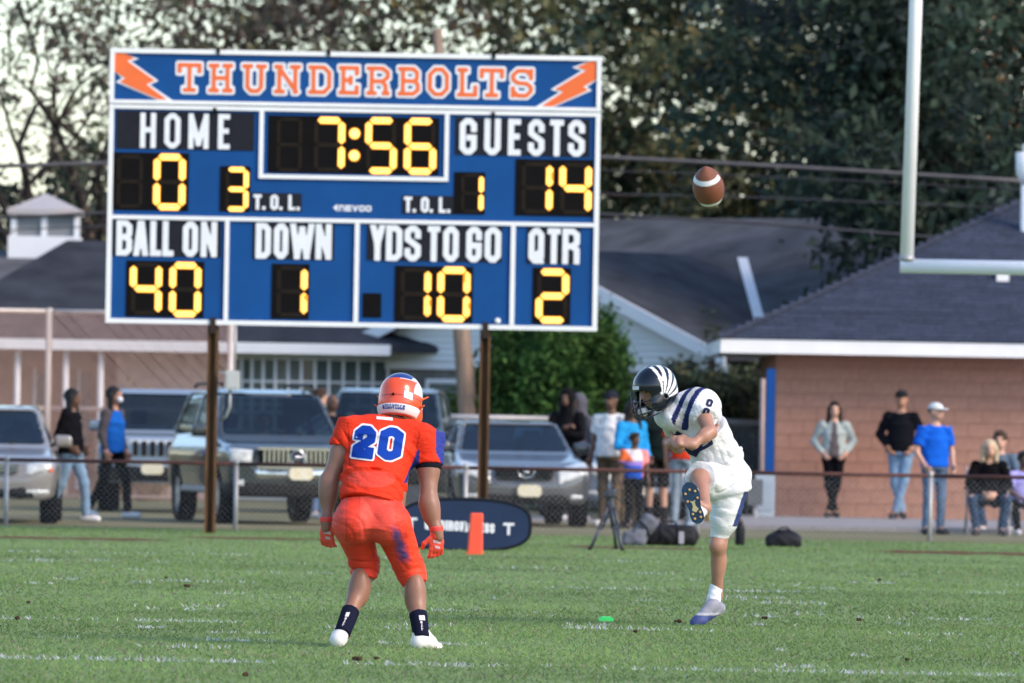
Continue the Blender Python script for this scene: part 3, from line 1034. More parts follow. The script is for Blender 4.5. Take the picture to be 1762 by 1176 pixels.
# blue board and utility boxes at the corner
bb = at(1325, 750, 123.4)
o = MB().box(-.062, .062, -.02, .02, 0.06, at(1325, 635, 123.4).z, .01).build('corner_board', pm('blue_painted_board', (.004, .06, .25), .6, .1, 4, spec=.2), None, loc=(bb.x, 123.4, 0))
tag(o, 'tall narrow blue board standing at the corner of the block building', 'board')
bb = at(1311, 750, 123.6)
o = MB().tube([(0, 0, .06), (0, 0, at(1311, 652, 123.6).z)], .035, 10).build('corner_pole', pm('pink_grey_pole', (.42, .32, .30), .6), None, True, loc=(bb.x, 123.6, 0))
tag(o, 'thin pale pole just left of the blue board', 'pole')
bb = at(1316, 850, 122.6)
ub = empty('utility_cabinet', (bb.x, 122.6, 0))
tag(ub, 'pale grey blue utility cabinet at the foot of the blue board', 'cabinet')
MB().box(-.14, .14, -.1, .1, .07, at(1316, 812, 122.6).z, .015).build('cabinet_body', pm('pale_blue_metal', (.36, .43, .50), .5), ub)
MB().box(-.11, .11, -.112, -.101, .16, at(1316, 822, 122.6).z - .05).build('cabinet_door', pm('pale_blue_metal_door', (.32, .39, .46), .5), ub)
bb = at(1299, 860, 121.8)
mt = empty('meter_box', (bb.x, 121.8, 0))
tag(mt, 'dark grey electric meter box on a short post beside the cabinet', 'meter')
MB().tube([(0, 0, -.1), (0, 0, at(1299, 838, 121.8).z)], .03, 8).build('post', M_galv, mt)
MB().box(-.11, .11, -.07, .05, at(1299, 870, 121.8).z, at(1299, 825, 121.8).z, .02).build('box', pm('dark_grey_box', (.10, .11, .12), .5), mt)
bb = on_ground(1221, 906)
yb_ = empty('bollard', (bb.x, bb.y, 0))
tag(yb_, 'yellow painted steel bollard behind the kicker', 'bollard')
MB().lathe([(.075, -.1), (.075, .58), (.06, .625), (.03, .65), (.005, .655)], (0, 0, 0), 'z', 18).build('pipe', pm('yellow_safety_paint', (.62, .36, .02), .45), yb_, True)
MB().lathe([(.12, .0), (.12, .05)], (0, 0, 0), 'z', 18).build('footing', M_conc, yb_)

# ---------------------------------------------------------------- houses behind
def roof_mat(name, c, streak):
    return pm(name, c, .9, .35, 1.6, stretch=streak, bump=.3, bscale=9, detail=6)
M_sidw = pm('white_siding', (.66, .70, .72), .6, .05, 2)
M_trim = pm('white_trim', (.72, .74, .78), .55, .05, 2)
M_stone = pm('grey_stone_wall', (.16, .155, .15), .9, .35, 5, bump=.5)
M_tan = pm('tan_stucco_wall', (.37, .205, .15), .9, .12, 2.0, bump=.2)
M_tan2 = pm('pale_stone_wall', (.44, .34, .30), .9, .16, 5, bump=.3)
M_pane = pm('dark_window_pane', (.08, .105, .11), .08, .3, 3, spec=.8)
a_h = rad(48)
U, W = Vector((math.cos(a_h), math.sin(a_h), 0)), Vector((math.sin(a_h), -math.cos(a_h), 0))
A0 = at(927, 428, 140)
HR = empty('gabled_house', (A0.x, A0.y, 0))
tag(HR, 'grey roofed house with white sided gable behind the scoreboard', 'house')
def hp(a, b, z):
    return U * a + W * b + Vector((0, 0, z))
zA = A0.z
gb = 4.25
zE = at(1235, 608, 137).z
pg = (zA - zE) / gb
M_r1 = roof_mat('weathered_grey_roof', (.060, .064, .076), (1.2, 1.2, .35))
Lr = 5.1
th = .14
def roof_slab(name, pts, mat, parent, t=.12):
    pts = [Vector(p) for p in pts]
    n = len(pts)
    d = Vector((0, 0, -t))
    return mk(name, pts + [p + d for p in pts], [tuple(range(n)), tuple(range(2 * n - 1, n - 1, -1))] + [(i, (i + 1) % n, (i + 1) % n + n, i + n) for i in range(n)], mat, parent)
vl = 6.2 / 1.0
wing = roof_slab('wing_roof', [hp(-.35, 0, zA), hp(Lr, 0, zA), hp(Lr - gb, gb, zE), hp(-.35, gb, zE)], M_r1, HR)
roof_slab('wing_roof', [hp(Lr, 0, zA), hp(-.35, 0, zA), hp(-.35, -gb, zE), hp(Lr - gb, -gb, zE)], M_r1, HR)
# main roof rises beyond the wing
mr_ = 1.75
zM = zA + pg * mr_
M_r2 = roof_mat('weathered_grey_roof_main', (.082, .086, .098), (1.2, 1.2, .35))
roof_slab('main_roof', [hp(Lr + mr_, -9, zM), hp(Lr - gb - .2, -9, zE - .05), hp(Lr - gb - .2, 8, zE - .05), hp(Lr + mr_, 5.5, zM)], M_r2, HR)
roof_slab('main_roof_rear', [hp(Lr + mr_ + .02, 5.5, zM), hp(Lr + mr_ + 6, 8, zE), hp(Lr + mr_ + 6, -9, zE), hp(Lr + mr_ + .02, -9, zM)], M_r2, HR)
# valley flashing
f0, f1 = hp(Lr + .02, 0, zA + .05), hp(Lr - gb, gb, zE + .05)
dv = Vector((.085, 0, 0))
fl = f0 + (f1 - f0) * .04
mk('valley_flashing', [fl - dv, fl + dv, f1 + dv, f1 - dv, fl - dv + Vector((0, 0, -.05)), fl + dv + Vector((0, 0, -.05)), f1 + dv + Vector((0, 0, -.05)), f1 - dv + Vector((0, 0, -.05))],
   [(0, 1, 2, 3), (7, 6, 5, 4), (0, 4, 5, 1), (1, 5, 6, 2), (2, 6, 7, 3), (3, 7, 4, 0)], M_trim, HR)
# gable face: rake boards and clapboards
for s in (-1, 1):
    p = [hp(-.36, 0, zA + .02), hp(-.36, s * (gb + .1), zE - .02), hp(-.36, s * (gb + .1), zE - .24), hp(-.36, 0, zA - .22)]
    q = [x + U * .05 for x in p]
    mk('rake_board', p + q, [(0, 1, 2, 3), (7, 6, 5, 4), (0, 4, 5, 1), (1, 5, 6, 2), (2, 6, 7, 3), (3, 7, 4, 0)], M_trim, HR)
zb = 2.35
nb = 17
for i in range(nb):
    z0 = zb + (zA - .1 - zb) * i / nb
    z1 = zb + (zA - .1 - zb) * (i + 1) / nb
    w0, w1 = min(gb - .15, (zA - .12 - z0) / pg), min(gb - .15, max(.02, (zA - .12 - z1) / pg))
    p = [hp(-.03, -w0, z0), hp(-.03, w0, z0), hp(.0, w1, z1), hp(.0, -w1, z1)]
    q = [x + U * .03 for x in p]
    mk('siding_board', p + q, [(0, 1, 2, 3), (7, 6, 5, 4), (0, 4, 5, 1), (1, 5, 6, 2), (2, 6, 7, 3), (3, 7, 4, 0)], M_sidw, HR)
def wall_quad(name, p0, p1, z0, z1, t, mat, parent):
    d = (Vector(p1) - Vector(p0)).normalized()
    n = Vector((-d.y, d.x, 0)) * t
    a, b = Vector(p0), Vector(p1)
    v_ = [a + Vector((0, 0, z0)), b + Vector((0, 0, z0)), b + n + Vector((0, 0, z0)), a + n + Vector((0, 0, z0)), a + Vector((0, 0, z1)), b + Vector((0, 0, z1)), b + n + Vector((0, 0, z1)), a + n + Vector((0, 0, z1))]
    return MB().hexa(v_).build(name, mat, parent)
wall_quad('gable_wall', hp(.06, -gb + .1, 0), hp(.06, gb - .2, 0), 0, zb - .005, .2, M_stone, HR)
wall_quad('side_wall', hp(.08, gb - .2, 0), hp(Lr, gb - .2, 0), 0, zE - .2, .2, M_stone, HR)
wall_quad('sill_trim', hp(.0, -gb + .05, 0), hp(.0, gb - .1, 0), zb - .14, zb - .008, .055, M_trim, HR)
for b in (-1.9, .6):
    w_ = wall_quad('window', hp(.035, b - .6, 0), hp(.035, b + .6, 0), .95, 2.05, .02, M_trim, HR)
    wall_quad('pane', hp(.028, b - .52, 0), hp(.028, b + .52, 0), 1.02, 1.98, .005, M_pane, w_)

# long low house at left with bow window and cupola
LY = 142.0
hl = at(300, 700, LY)
HL = empty('long_house', (hl.x, LY, 0))
tag(HL, 'long low house with dark roof, white columns and bow window behind the cars', 'house')
def lp(px, py, Y):
    return at(px, py, Y) - Vector((hl.x, LY, 0))
M_r3 = roof_mat('dark_slate_roof', (.040, .044, .055), (.9, .9, .5))
M_r4 = roof_mat('pale_slate_roof', (.11, .115, .125), (.9, .9, .5))
ze = at(300, 588, LY - .5).z
zl = lambda py, Y: at(300, py, Y).z
def at_z(px, z, Y):
    p = at(px, 600, Y)
    return Vector((p.x - hl.x, Y - LY, z))
zr3 = zl(417, LY + 5.2)
roof_slab('roof', [at_z(-172, ze, LY - .55), at_z(760, ze, LY - .55), at_z(760, zr3, LY + 5.2), at_z(112, zr3, LY + 5.2)], M_r3, HL)
roof_slab('roof_rear', [at_z(-240, zl(505, LY + 3), LY + 3), at_z(300, zl(505, LY + 3), LY + 3), at_z(300, zl(436, LY + 6.5), LY + 6.5), at_z(-240, zl(436, LY + 6.5), LY + 6.5)], M_r4, HL)
p0, p1 = at_z(-172, 0, LY - .57), at_z(672, 0, LY - .57)
MB().box(p0.x, p1.x, -.62, -.56, ze - .17, ze + .005).build('fascia', M_trim, HL)
MB().box(p0.x, p1.x, -.555, .0, ze - .17, ze - .15).build('soffit', M_sidw, HL)
def wall_px(name, a, b, z0, z1, yo, t, mat, par=HL):
    q0, q1 = at_z(a, 0, LY), at_z(b, 0, LY)
    return MB().box(q0.x, q1.x, yo, yo + t, z0, z1).build(name, mat, par)
wall_px('porch_wall', -172, 198, 0, ze - .152, 1.2, .2, M_tan)
wall_px('stone_wall', 199, 398, 0, ze - .152, .35, .25, M_tan2)
wall_px('end_wall', 670, 760, 0, ze - .152, .4, .25, M_stone)
for px in (-60, 33, 116, 176):
    q = at_z(px, 0, LY)
    MB().tube([(q.x, -.35, 0), (q.x, -.35, ze - .18)], [.055, .05], 12).build('column', M_trim, HL, True)
for (a, b) in ((58, 78), (134, 152)):
    d_ = wall_px('doorway', a, b, .1, 2.05, 1.14, .05, pm('dark_teal_door', (.05, .075, .085), .4))
    wall_px('door_trim', a - 6, a - 1, .1, 2.12, 1.12, .06, M_trim, d_)
cbp = at_z(75, 0, LY + 6.4)
cu = empty('cupola')
cu.parent = HL
cu.location = (cbp.x, LY + 6.4 - LY, 0)
cz = lambda py: at(75, py, LY + 6.4).z
hw_ = 60 / (FPX / (LY + 6.4))
MB().box(-hw_ * 1.02, hw_ * 1.0, -.6, .6, cz(446), cz(408)).build('cupola_base', M_trim, cu)
MB().box(-hw_ * .9, hw_ * .9, -.5, .5, cz(408) + .002, cz(372)).build('louvre_panel', pm('grey_louvre', (.20, .22, .24), .6, .2, 3, stretch=(1, 1, 14)), cu)
for x in (-hw_ * .95, -hw_ * .08, hw_ * .86):
    MB().box(x, x + .1, -.56, -.501, cz(408) + .002, cz(372)).build('cupola_post', M_trim, cu)
e_ = hw_ * 1.05
MB().add([(-e_, -.68, cz(371)), (e_, -.68, cz(371)), (e_, .68, cz(371)), (-e_, .68, cz(371)), (-e_, -.68, cz(362)), (e_, -.68, cz(362)), (e_, .68, cz(362)), (-e_, .68, cz(362)), (0, 0, cz(333))],
         [(0, 3, 2, 1), (0, 1, 5, 4), (1, 2, 6, 5), (2, 3, 7, 6), (3, 0, 4, 7), (4, 5, 8), (5, 6, 8), (6, 7, 8), (7, 4, 8)]).build('cupola_roof', pm('patchy_metal_cap', (.34, .37, .42), .5, .1, 1.5, tint2=(.48, .40, .36)), cu)
# bow window: panes set on a shallow arc
bwv = empty('bow_window')
bwv.parent = HL
q0, q1 = at_z(402, 0, LY), at_z(668, 0, LY)
wx = q1.x - q0.x
zw0, zw1 = at(530, 712, LY).z - .25, at(530, 618, LY).z
MB().box(q0.x - .02, q1.x + .02, .36, .5, .0, zw0 + .1).build('apron', M_sidw, bwv)
ncol = 12
def bow(t):
    return (q0.x + wx * (t ** 1.18), .30 - .42 * math.sin(math.pi * min(1, t * .85 + .12)))
pts = [bow(i / ncol) for i in range(ncol + 1)]
nr = 3
for i in range(ncol):
    (xa, ya), (xb, yb2) = pts[i], pts[i + 1]
    for r in range(nr):
        z0, z1 = zw0 + (zw1 - zw0) * r / nr, zw0 + (zw1 - zw0) * (r + 1) / nr
        MB().hexa([(xa, ya + .03, z0), (xb, yb2 + .03, z0), (xb, yb2 + .05, z0), (xa, ya + .05, z0), (xa, ya + .03, z1), (xb, yb2 + .03, z1), (xb, yb2 + .05, z1), (xa, ya + .05, z1)]).build('pane', M_pane, bwv)
        MB().tube([(xa, ya + .01, z1), (xb, yb2 + .01, z1)], .022, 6).build('muntin', M_trim, bwv)
for (xa, ya) in pts:
    MB().tube([(xa, ya, zw0 - .05), (xa, ya, zw1 + .03)], .027, 6).build('mullion', M_trim, bwv)
hd = [(p[0], p[1] - .08) for p in pts] + [(q1.x + .05, .5), (q0.x - .05, .5)]
n_ = len(hd)
mk('window_head', [(p[0], p[1], zw1 + .03) for p in hd] + [(p[0], p[1], ze - .175) for p in hd],
   [tuple(range(n_)), tuple(range(2 * n_ - 1, n_ - 1, -1))] + [(i, i + n_, (i + 1) % n_ + n_, (i + 1) % n_) for i in range(n_)], M_sidw, bwv)

# ---------------------------------------------------------------- goal post
GY = 93.5
gp = at(1560, 458, GY)
GP = empty('goal_post', (gp.x + 3.55, GY, 0))
tag(GP, 'white football goal post with upright and crossbar at the end line', 'goal post')
M_gp = pm('white_goal_post_paint', (.85, .84, .90), .38, .04, 3)
zc = at(1560, 458, GY).z
MB().tube([(-3.62, 0, zc), (3.62, 0, zc)], .079, 18).build('crossbar', M_gp, GP, True)
for s in (-1, 1):
    MB().tube([(s * 3.55, 0, zc + .081), (s * 3.55 + .115, 0, zc + 6.3)], [.075, .068], 16).build('upright', M_gp, GP, True)
    MB().lathe([(.085, zc + .055), (.088, zc + .10)], (s * 3.55, 0, 0), 'z', 16).build('collar', pm('grey_steel_collar', (.35, .35, .37), .4, metal=.5), GP, True)
MB().tube([(0, .08, zc), (0, .9, zc - .25), (0, 1.5, zc - .9), (0, 1.7, 1.4), (0, 1.7, -.2)], .084, 16).build('gooseneck', M_gp, GP, True)

# ---------------------------------------------------------------- utility pole and overhead lines
PY = 131.0
pa, pb = at(806, 720, PY), at(752, 50, PY)
d_ = (pb - pa).normalized()
foot = pa - d_ * (pa.z / d_.z) - d_ * .3
up = empty('utility_pole', (foot.x, foot.y, 0))
tag(up, 'weathered leaning wooden utility pole rising behind the scoreboard', 'utility pole')
o_ = Vector((foot.x, foot.y, 0))
M_pole = pm('weathered_pole_wood', (.16, .125, .105), .9, .1, 3, tint2=(.34, .25, .19), stretch=(5, 5, .5), bump=.4)
MB().tube([foot - o_, pa - o_, (pa + pb) / 2 - o_, pb - o_], [.155, .15, .11, .075], 14).build('pole_shaft', M_pole, up, True)
tp_ = pb - o_ - d_ * 2.4
MB().box(tp_.x - .9, tp_.x + .9, tp_.y - .16, tp_.y - .06, tp_.z - .06, tp_.z + .06).build('crossarm', M_pole, up)
for x in (-.8, -.3, .3, .8):
    MB().lathe([(.02, 0), (.045, .03), (.045, .08), (.02, .12)], (tp_.x + x, tp_.y - .11, tp_.z + .062), 'z', 10).build('insulator', pm('grey_insulator', (.4, .4, .42), .3), up, True)
M_cab = pm('black_cable', (.05, .05, .06), .6, .2, 4)
M_cab2 = pm('grey_bundled_cable', (.085, .083, .09), .6, .2, 4)
for nm, pts, r, m, lab in [
    ('overhead_cable', [(-60, 288), (185, 281), (600, 271), (1040, 271), (1220, 280), (1400, 290), (1762, 312)], .034, M_cab2, 'thick grey bundled overhead cable passing above the football'),
    ('overhead_cable', [(-60, 379), (185, 366), (600, 362), (1040, 369), (1300, 384), (1600, 408), (1800, 424)], .022, M_cab, 'dark overhead cable crossing in front of the grey house roof'),
    ('overhead_cable', [(-60, 399), (185, 389), (600, 372), (1040, 334), (1300, 340), (1600, 352), (1800, 362)], .010, M_cab, 'thin overhead wire crossing behind the cupola and the football'),
    ('overhead_cable', [(1000, 292), (1220, 300), (1400, 308), (1600, 318), (1800, 330)], .009, M_cab, 'thin overhead wire just below the thick bundled cable')]:
    P = []
    for i in range(len(pts) - 1):
        for t in range(4):
            P.append(at(pts[i][0] + (pts[i + 1][0] - pts[i][0]) * t / 4, pts[i][1] + (pts[i + 1][1] - pts[i][1]) * t / 4, 130.2))
    P.append(at(*pts[-1], 130.2))
    tag(MB().tube(P, r, 6).build(nm, m, None, True), lab, 'cable')

# ---------------------------------------------------------------- trees, hedges, shrubs
M_bark = pm('bark', (.045, .036, .032), .9, .3, 6, stretch=(4, 4, 1), bump=.4)
M_barkd = pm('dark_bark', (.028, .024, .024), .9, .3, 6, bump=.3)
M_leaf = pm('foliage', attr=True, rough=.8, var=.06, spec=.08, trans=.30)
def leaves(C, spread, n, size, cols, seed, flat=1.0, clip=None):
    "n small folded leaves gathered round clump centres C; every clump has its own tone"
    r = np.random.default_rng(seed)
    k = r.integers(0, len(C), n)
    p = C[k] + r.normal(0, 1, (n, 3)) * np.array([spread, spread, spread * flat]) * r.uniform(.5, 1.2, len(C))[k][:, None]
    if clip is not None:
        ok = clip(p)
        p, k = p[ok], k[ok]
        n = len(p)
    a = r.normal(0, 1, (n, 3))
    a /= np.linalg.norm(a, axis=1)[:, None]
    b = np.cross(a, r.normal(0, 1, (n, 3)))
    b /= np.linalg.norm(b, axis=1)[:, None] + 1e-9
    nn = np.cross(a, b)
    s = size * r.uniform(.6, 1.4, n)[:, None]
    v = np.stack([p - a * s, p + b * s * .45 + nn * s * .12, p + a * s, p - b * s * .45 + nn * s * .12], 1)
    tone = r.uniform(.6, 1.4, len(C))[k]
    ci = r.integers(0, len(cols), len(C))[k]
    alt = r.random(n) < .2
    ci[alt] = r.integers(0, len(cols), alt.sum())
    c = np.array(cols)[ci] * (tone * r.uniform(.75, 1.25, n))[:, None]
    return v.reshape(-1, 3), np.arange(4 * n).reshape(n, 4), np.repeat(c, 4, 0)

def branch(m, p, d, L, r, depth, tips, rnd, spread=.6, bend=.25, droop=0.0):
    n = 4
    pts, rs = [p], [r]
    dd = d.copy()
    for i in range(n):
        dd = (dd + Vector((rnd.gauss(0, bend), rnd.gauss(0, bend), rnd.gauss(0, bend) * .6 - droop))).normalized()
        pts.append(pts[-1] + dd * L / n)
        rs.append(r * (1 - .55 * (i + 1) / n))
    m.tube(pts, rs, 7 if r > .05 else (5 if r > .02 else 3), False)
    if depth == 0:
        tips.append(pts[-1]); tips.append(pts[2])
        return
    for q in range(rnd.choice((2, 3, 3))):
        i = n if q == 0 else rnd.randrange(2, n + 1)
        e = (dd + Vector((rnd.gauss(0, spread), rnd.gauss(0, spread), rnd.gauss(.1, spread * .7)))).normalized()
        branch(m, pts[i], e, L * rnd.uniform(.62, .85), rs[i] * (.85 if q == 0 else .65), depth - 1, tips, rnd, spread, bend, droop)

def tree(name, label, px, Y, H, R, nleaf, size, cols, seed, zc=None, ry=None, trunk_r=.22, depth=4, group='trees behind the houses', bark=None, clumps=240, spread=.42, lean=(0, 0), fork=.32, hollow=.0):
    rnd = random.Random(seed)
    x = at(px, 700, Y).x
    T = empty(name, (x, Y, 0))
    tag(T, label, 'tree', group)
    m, tips = MB(), []
    zf = H * fork
    m.tube([(0, 0, -.3), (rnd.gauss(0, .08), 0, zf * .5), (lean[0], lean[1], zf)], [trunk_r * 1.25, trunk_r, trunk_r * .85], 10, False)
    for q in range(4):
        an = 2 * math.pi * q / 4 + rnd.uniform(-.4, .4)
        d = Vector((math.cos(an) * .75, math.sin(an) * .6, 1.0)).normalized()
        branch(m, Vector((lean[0], lean[1], zf * rnd.uniform(.85, 1))), d, H * .26, trunk_r * .62, depth, tips, rnd)
    m.build('trunk', bark or M_bark, T, True)
    zc = zc if zc else H * .6
    rz_ = H - zc
    C = []
    r = np.random.default_rng(seed)
    while len(C) < clumps:
        p = r.uniform(-1, 1, 3)
        q = np.linalg.norm(p)
        if q > 1 or (q < hollow):
            continue
        z = p[2] * rz_ * (1.0 if p[2] > 0 else 1.15) + zc
        C.append((p[0] * R, p[1] * (ry or R), z))
    C = np.array(C)
    if tips:
        tp = np.array([tuple(t) for t in tips])
        C = np.concatenate([C, tp[r.integers(0, len(tp), clumps // 2)]])
    v, f, c = leaves(C, spread, nleaf, size, cols, seed, .8)
    mk('crown', v, f, M_leaf, T, cols=c)
    return T
GRN = [(0.094, 0.115, 0.064), (0.118, 0.132, 0.070), (0.081, 0.098, 0.060), (0.148, 0.141, 0.077)]
DRK = [(0.033, 0.057, 0.043), (0.045, 0.070, 0.050), (0.054, 0.073, 0.054), (0.048, 0.065, 0.062)]
BRN = [(0.122, 0.098, 0.084), (0.107, 0.092, 0.080), (0.144, 0.101, 0.078), (0.092, 0.089, 0.074)]
OLV = [(0.113, 0.116, 0.055), (0.138, 0.121, 0.055), (0.081, 0.097, 0.049), (0.194, 0.127, 0.049)]
ORG = [(.34, .11, .02), (.22, .08, .02), (.10, .06, .03), (.05, .05, .028)]
tree('bare_tree', 'dark bare branched tree against bright sky at the far left', 55, 150, 13, 2.6, 2600, .06, BRN + GRN, 11, zc=8, trunk_r=.17, depth=5, bark=M_barkd, clumps=150, fork=.30)
tree('bare_tree', 'sparse twiggy tree just left of the scoreboard with bright sky showing through', 165, 156, 13, 2.6, 2600, .09, BRN + GRN, 12, zc=8, trunk_r=.15, depth=5, bark=M_barkd, clumps=220, fork=.33)
tree('autumn_tree', 'greyish brown autumn tree above the left half of the scoreboard name', 330, 172, 15, 2.7, 6400, .125, BRN, 13, zc=9.2)
tree('autumn_tree', 'rusty brown thinning tree above the scoreboard next to the greyish one', 520, 176, 15, 2.4, 5600, .125, BRN + GRN, 14, zc=9.5)
tree('leafy_tree', 'thin grey green tree full of sky gaps around the utility pole top', 690, 178, 15, 2.6, 2300, .125, GRN, 15, zc=9.2)
tree('leafy_tree', 'olive green tree with many small sky gaps above the right bolt', 890, 176, 15, 2.8, 3300, .13, GRN + OLV, 16, zc=8.8)
tree('leafy_tree', 'olive and rust tree with scattered sky gaps just right of the scoreboard', 1090, 170, 14.5, 3.0, 9000, .125, GRN + OLV, 17, zc=7.9)
tree('leafy_tree', 'broad dark green tree with crooked limbs behind the football', 1320, 168, 14, 3.1, 19000, .12, GRN + DRK + OLV[:2], 18, zc=7.2, bark=M_barkd, trunk_r=.26, fork=.26)
tree('magnolia_tree', 'dense dark glossy evergreen tree behind the goal post upright', 1610, 139, 11.0, 2.0, 26000, .11, DRK, 19, zc=5.6, bark=M_barkd, clumps=330, spread=.36)
tree('maple_tree', 'tree with orange red leaves at the top right corner', 1690, 185, 16, 3.6, 9000, .14, ORG, 20, zc=10.5)
# evergreen understory closing the horizon behind the roofs
for i, (px, Y, H, R, cols, lab) in enumerate([
    (40, 166, 6.6, 2.4, DRK + BRN[:1], 'low dark evergreen behind the cupola'), (240, 168, 7.4, 2.4, DRK + GRN, 'dark evergreen just behind the left edge of the scoreboard'),
    (480, 170, 8, 2.6, DRK + GRN, 'dark evergreen hidden mostly behind the scoreboard clock'), (760, 170, 8, 2.8, DRK + GRN, 'dark evergreen hidden mostly behind the guests panel'),
    (1040, 172, 7.6, 2.6, DRK + GRN, 'dark evergreen behind the right edge of the scoreboard'), (1290, 172, 7.4, 2.6, DRK + GRN, 'dark evergreen rising directly above the grey house roof'),
    (1500, 160, 7.5, 2.2, DRK, 'dark evergreen beside the magnolia behind the goal post')]):
    tree('evergreen_tree', lab, px, Y, H, R, 10000, .13, cols, 40 + i, zc=H * .5, ry=1.6, trunk_r=.14, depth=2, clumps=200, spread=.35, bark=M_barkd, group='evergreens behind the roofs')

def shrub(name, label, px0, px1, py_top, Y, cols, n, size, seed, cat='shrub', vertical=False, dome=2.6, depth=.8, base=0.0, group=None, core=False):
    a, b = at(px0, 700, Y).x, at(px1, 700, Y).x
    zt_ = at((px0 + px1) / 2, py_top, Y).z
    x, R, H = (a + b) / 2, (b - a) / 2, zt_ - base
    T = empty(name, (x, Y, 0))
    tag(T, label, cat, group)
    r = np.random.default_rng(seed)
    m = MB()
    for q in range(5):
        bx, by = r.normal(0, R * .2), r.normal(0, .1)
        m.tube([(bx, by, -.1), (bx * 1.4, by, base + H * .45), (bx * 2.0, by * 1.4, base + H * .8)], [.05, .035, .012], 6, False)
    m.build('stem', M_barkd, T, True)
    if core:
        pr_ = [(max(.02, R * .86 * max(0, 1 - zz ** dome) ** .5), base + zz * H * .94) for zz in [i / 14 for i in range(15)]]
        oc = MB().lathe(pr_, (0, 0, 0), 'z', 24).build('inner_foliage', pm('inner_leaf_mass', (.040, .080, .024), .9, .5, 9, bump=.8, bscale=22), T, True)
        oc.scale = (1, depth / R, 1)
    C = []
    while len(C) < 420:
        p = r.uniform(-1, 1, 3)
        z = (p[2] + 1) / 2
        lim = (1 - z ** dome) ** .5 if z > .15 else .96
        rr = math.hypot(p[0], p[1])
        if rr > lim or rr < lim * .55:
            continue
        C.append((p[0] * R, p[1] * depth, base + z * H))
    C = np.array(C)
    v, f, c = leaves(C, .10, n, size, cols, seed, 2.2 if vertical else 1.0, clip=lambda p: p[:, 2] > .03)
    mk('foliage', v, f, M_leaf, T, cols=c)
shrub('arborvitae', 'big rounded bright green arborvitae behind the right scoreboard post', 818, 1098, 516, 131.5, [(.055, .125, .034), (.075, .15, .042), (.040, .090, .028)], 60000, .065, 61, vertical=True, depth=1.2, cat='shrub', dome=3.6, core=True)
shrub('hedge', 'dark green hedge behind the kicker beside the blue board', 1092, 1345, 632, 134, DRK + GRN, 24000, .06, 62, dome=9, depth=.6, cat='hedge')
shrub('garden_shrub', 'small olive green shrub showing above the boxy off road car', 175, 290, 668, 136, [(.13, .12, .035), (.09, .10, .03)], 5000, .05, 63)
shrub('garden_shrub', 'low green shrub at the foot of the leaning utility pole', 765, 830, 655, 134, [(.045, .09, .028), (.03, .065, .02)], 4000, .05, 64)
shrub('sapling', 'slender leafy sapling growing beside the left eave of the block building', 1212, 1238, 528, 135, [(.045, .065, .035), (.055, .075, .04)], 380, .055, 66, cat='sapling', dome=6, depth=.2)

# unseen wood added around the field to dim low light and car reflections
def added_far_wood():
    r = np.random.default_rng(90)
    C = []
    while len(C) < 2000:
        t = r.uniform(0, 1)
        if t < .3:
            x, y = r.uniform(-120, 120), r.uniform(-75, -60)
        elif t < .55:
            x, y = r.uniform(15, 110) * r.choice((-1, 1)), r.uniform(172, 200)
        elif t < .78:
            x, y = r.uniform(-120, -85), r.uniform(-60, 150)
        else:
            x, y = r.uniform(85, 120), r.uniform(-60, 150)
        C.append((x, y, 1.0 + r.uniform(0, 1) ** .8 * (10.5 + 2.5 * math.sin(x * .11 + y * .07))))
    v, f, c = leaves(np.array(C), 1.6, 42000, .75, GRN + DRK + BRN, 91)
    o = mk('added_far_wood', v, f, M_leaf, cols=c)
    o['kind'] = 'stuff'
    o['label'] = 'unseen far off wood added around the field to cut low light and reflections'
added_far_wood()

# ---------------------------------------------------------------- people
def unit(v):
    v = V3(v)
    return v / (np.linalg.norm(v) + 1e-9)
def frame(fwd, up=(0, 0, 1)):
    "columns: x (to the figure's left when it faces -y), y (backwards), z (up)"
    b = -unit(fwd)
    x = unit(np.cross(b, V3(up)))
    z = np.cross(x, b)
    return np.stack([x, b, z], 1)
def hand_prims(w, d, n, th, curl=.5, s=1.0, fr=.0095):
    w, d = V3(w), unit(d)
    n = unit(V3(n) - d * (V3(n) @ d))
    th = unit(V3(th) - d * (V3(th) @ d) - n * (V3(th) @ n))
    R = np.stack([th, n, d], 1)
    out = [('e', w + d * .052 * s, (.043 * s, .019 * s, .055 * s), R), ('c', w - d * .02, w + d * .03 * s, .027 * s, .027 * s)]
    for i in range(4):
        b = w + d * .088 * s + th * (.031 - .0205 * i) * s
        L_ = (.074, .084, .079, .060)[i] * s
        c = curl * (1 + .12 * i)
        m1 = b + (d * math.cos(c * .7) + n * math.sin(c * .7)) * L_ * .5
        m2 = m1 + (d * math.cos(c * 1.9) + n * math.sin(c * 1.9)) * L_ * .5
        out += [('c', b, m1, fr * 1.08 * s, fr * s), ('c', m1, m2, fr * s, fr * .82 * s)]
    b = w + d * .028 * s + th * .034 * s
    m1 = b + unit(th * .75 + d * .7 + n * .35) * .045 * s
    m2 = m1 + unit(d + th * .15 + n * .45 * (1 + curl)) * .036 * s
    out += [('c', b, m1, fr * 1.35 * s, fr * 1.15 * s), ('c', m1, m2, fr * 1.15 * s, fr * .9 * s)]
    return out
def folds(amp, fx=19, fz=27, seed=0.0):
    def g(f, X, Y, Z):
        a = np.sin(fx * X + 9 * Z + 2.2 * np.sin(13 * Y + 7 * Z + seed)) * np.sin(fz * Z + 6 * X + 1.7 * np.sin(15 * X + seed) + seed)
        b = np.sin(41 * Z - 17 * X + 11 * Y + seed * 2) * np.sin(23 * X + 19 * Y - 8 * Z)
        return f + amp * (a + .45 * b)
    return g
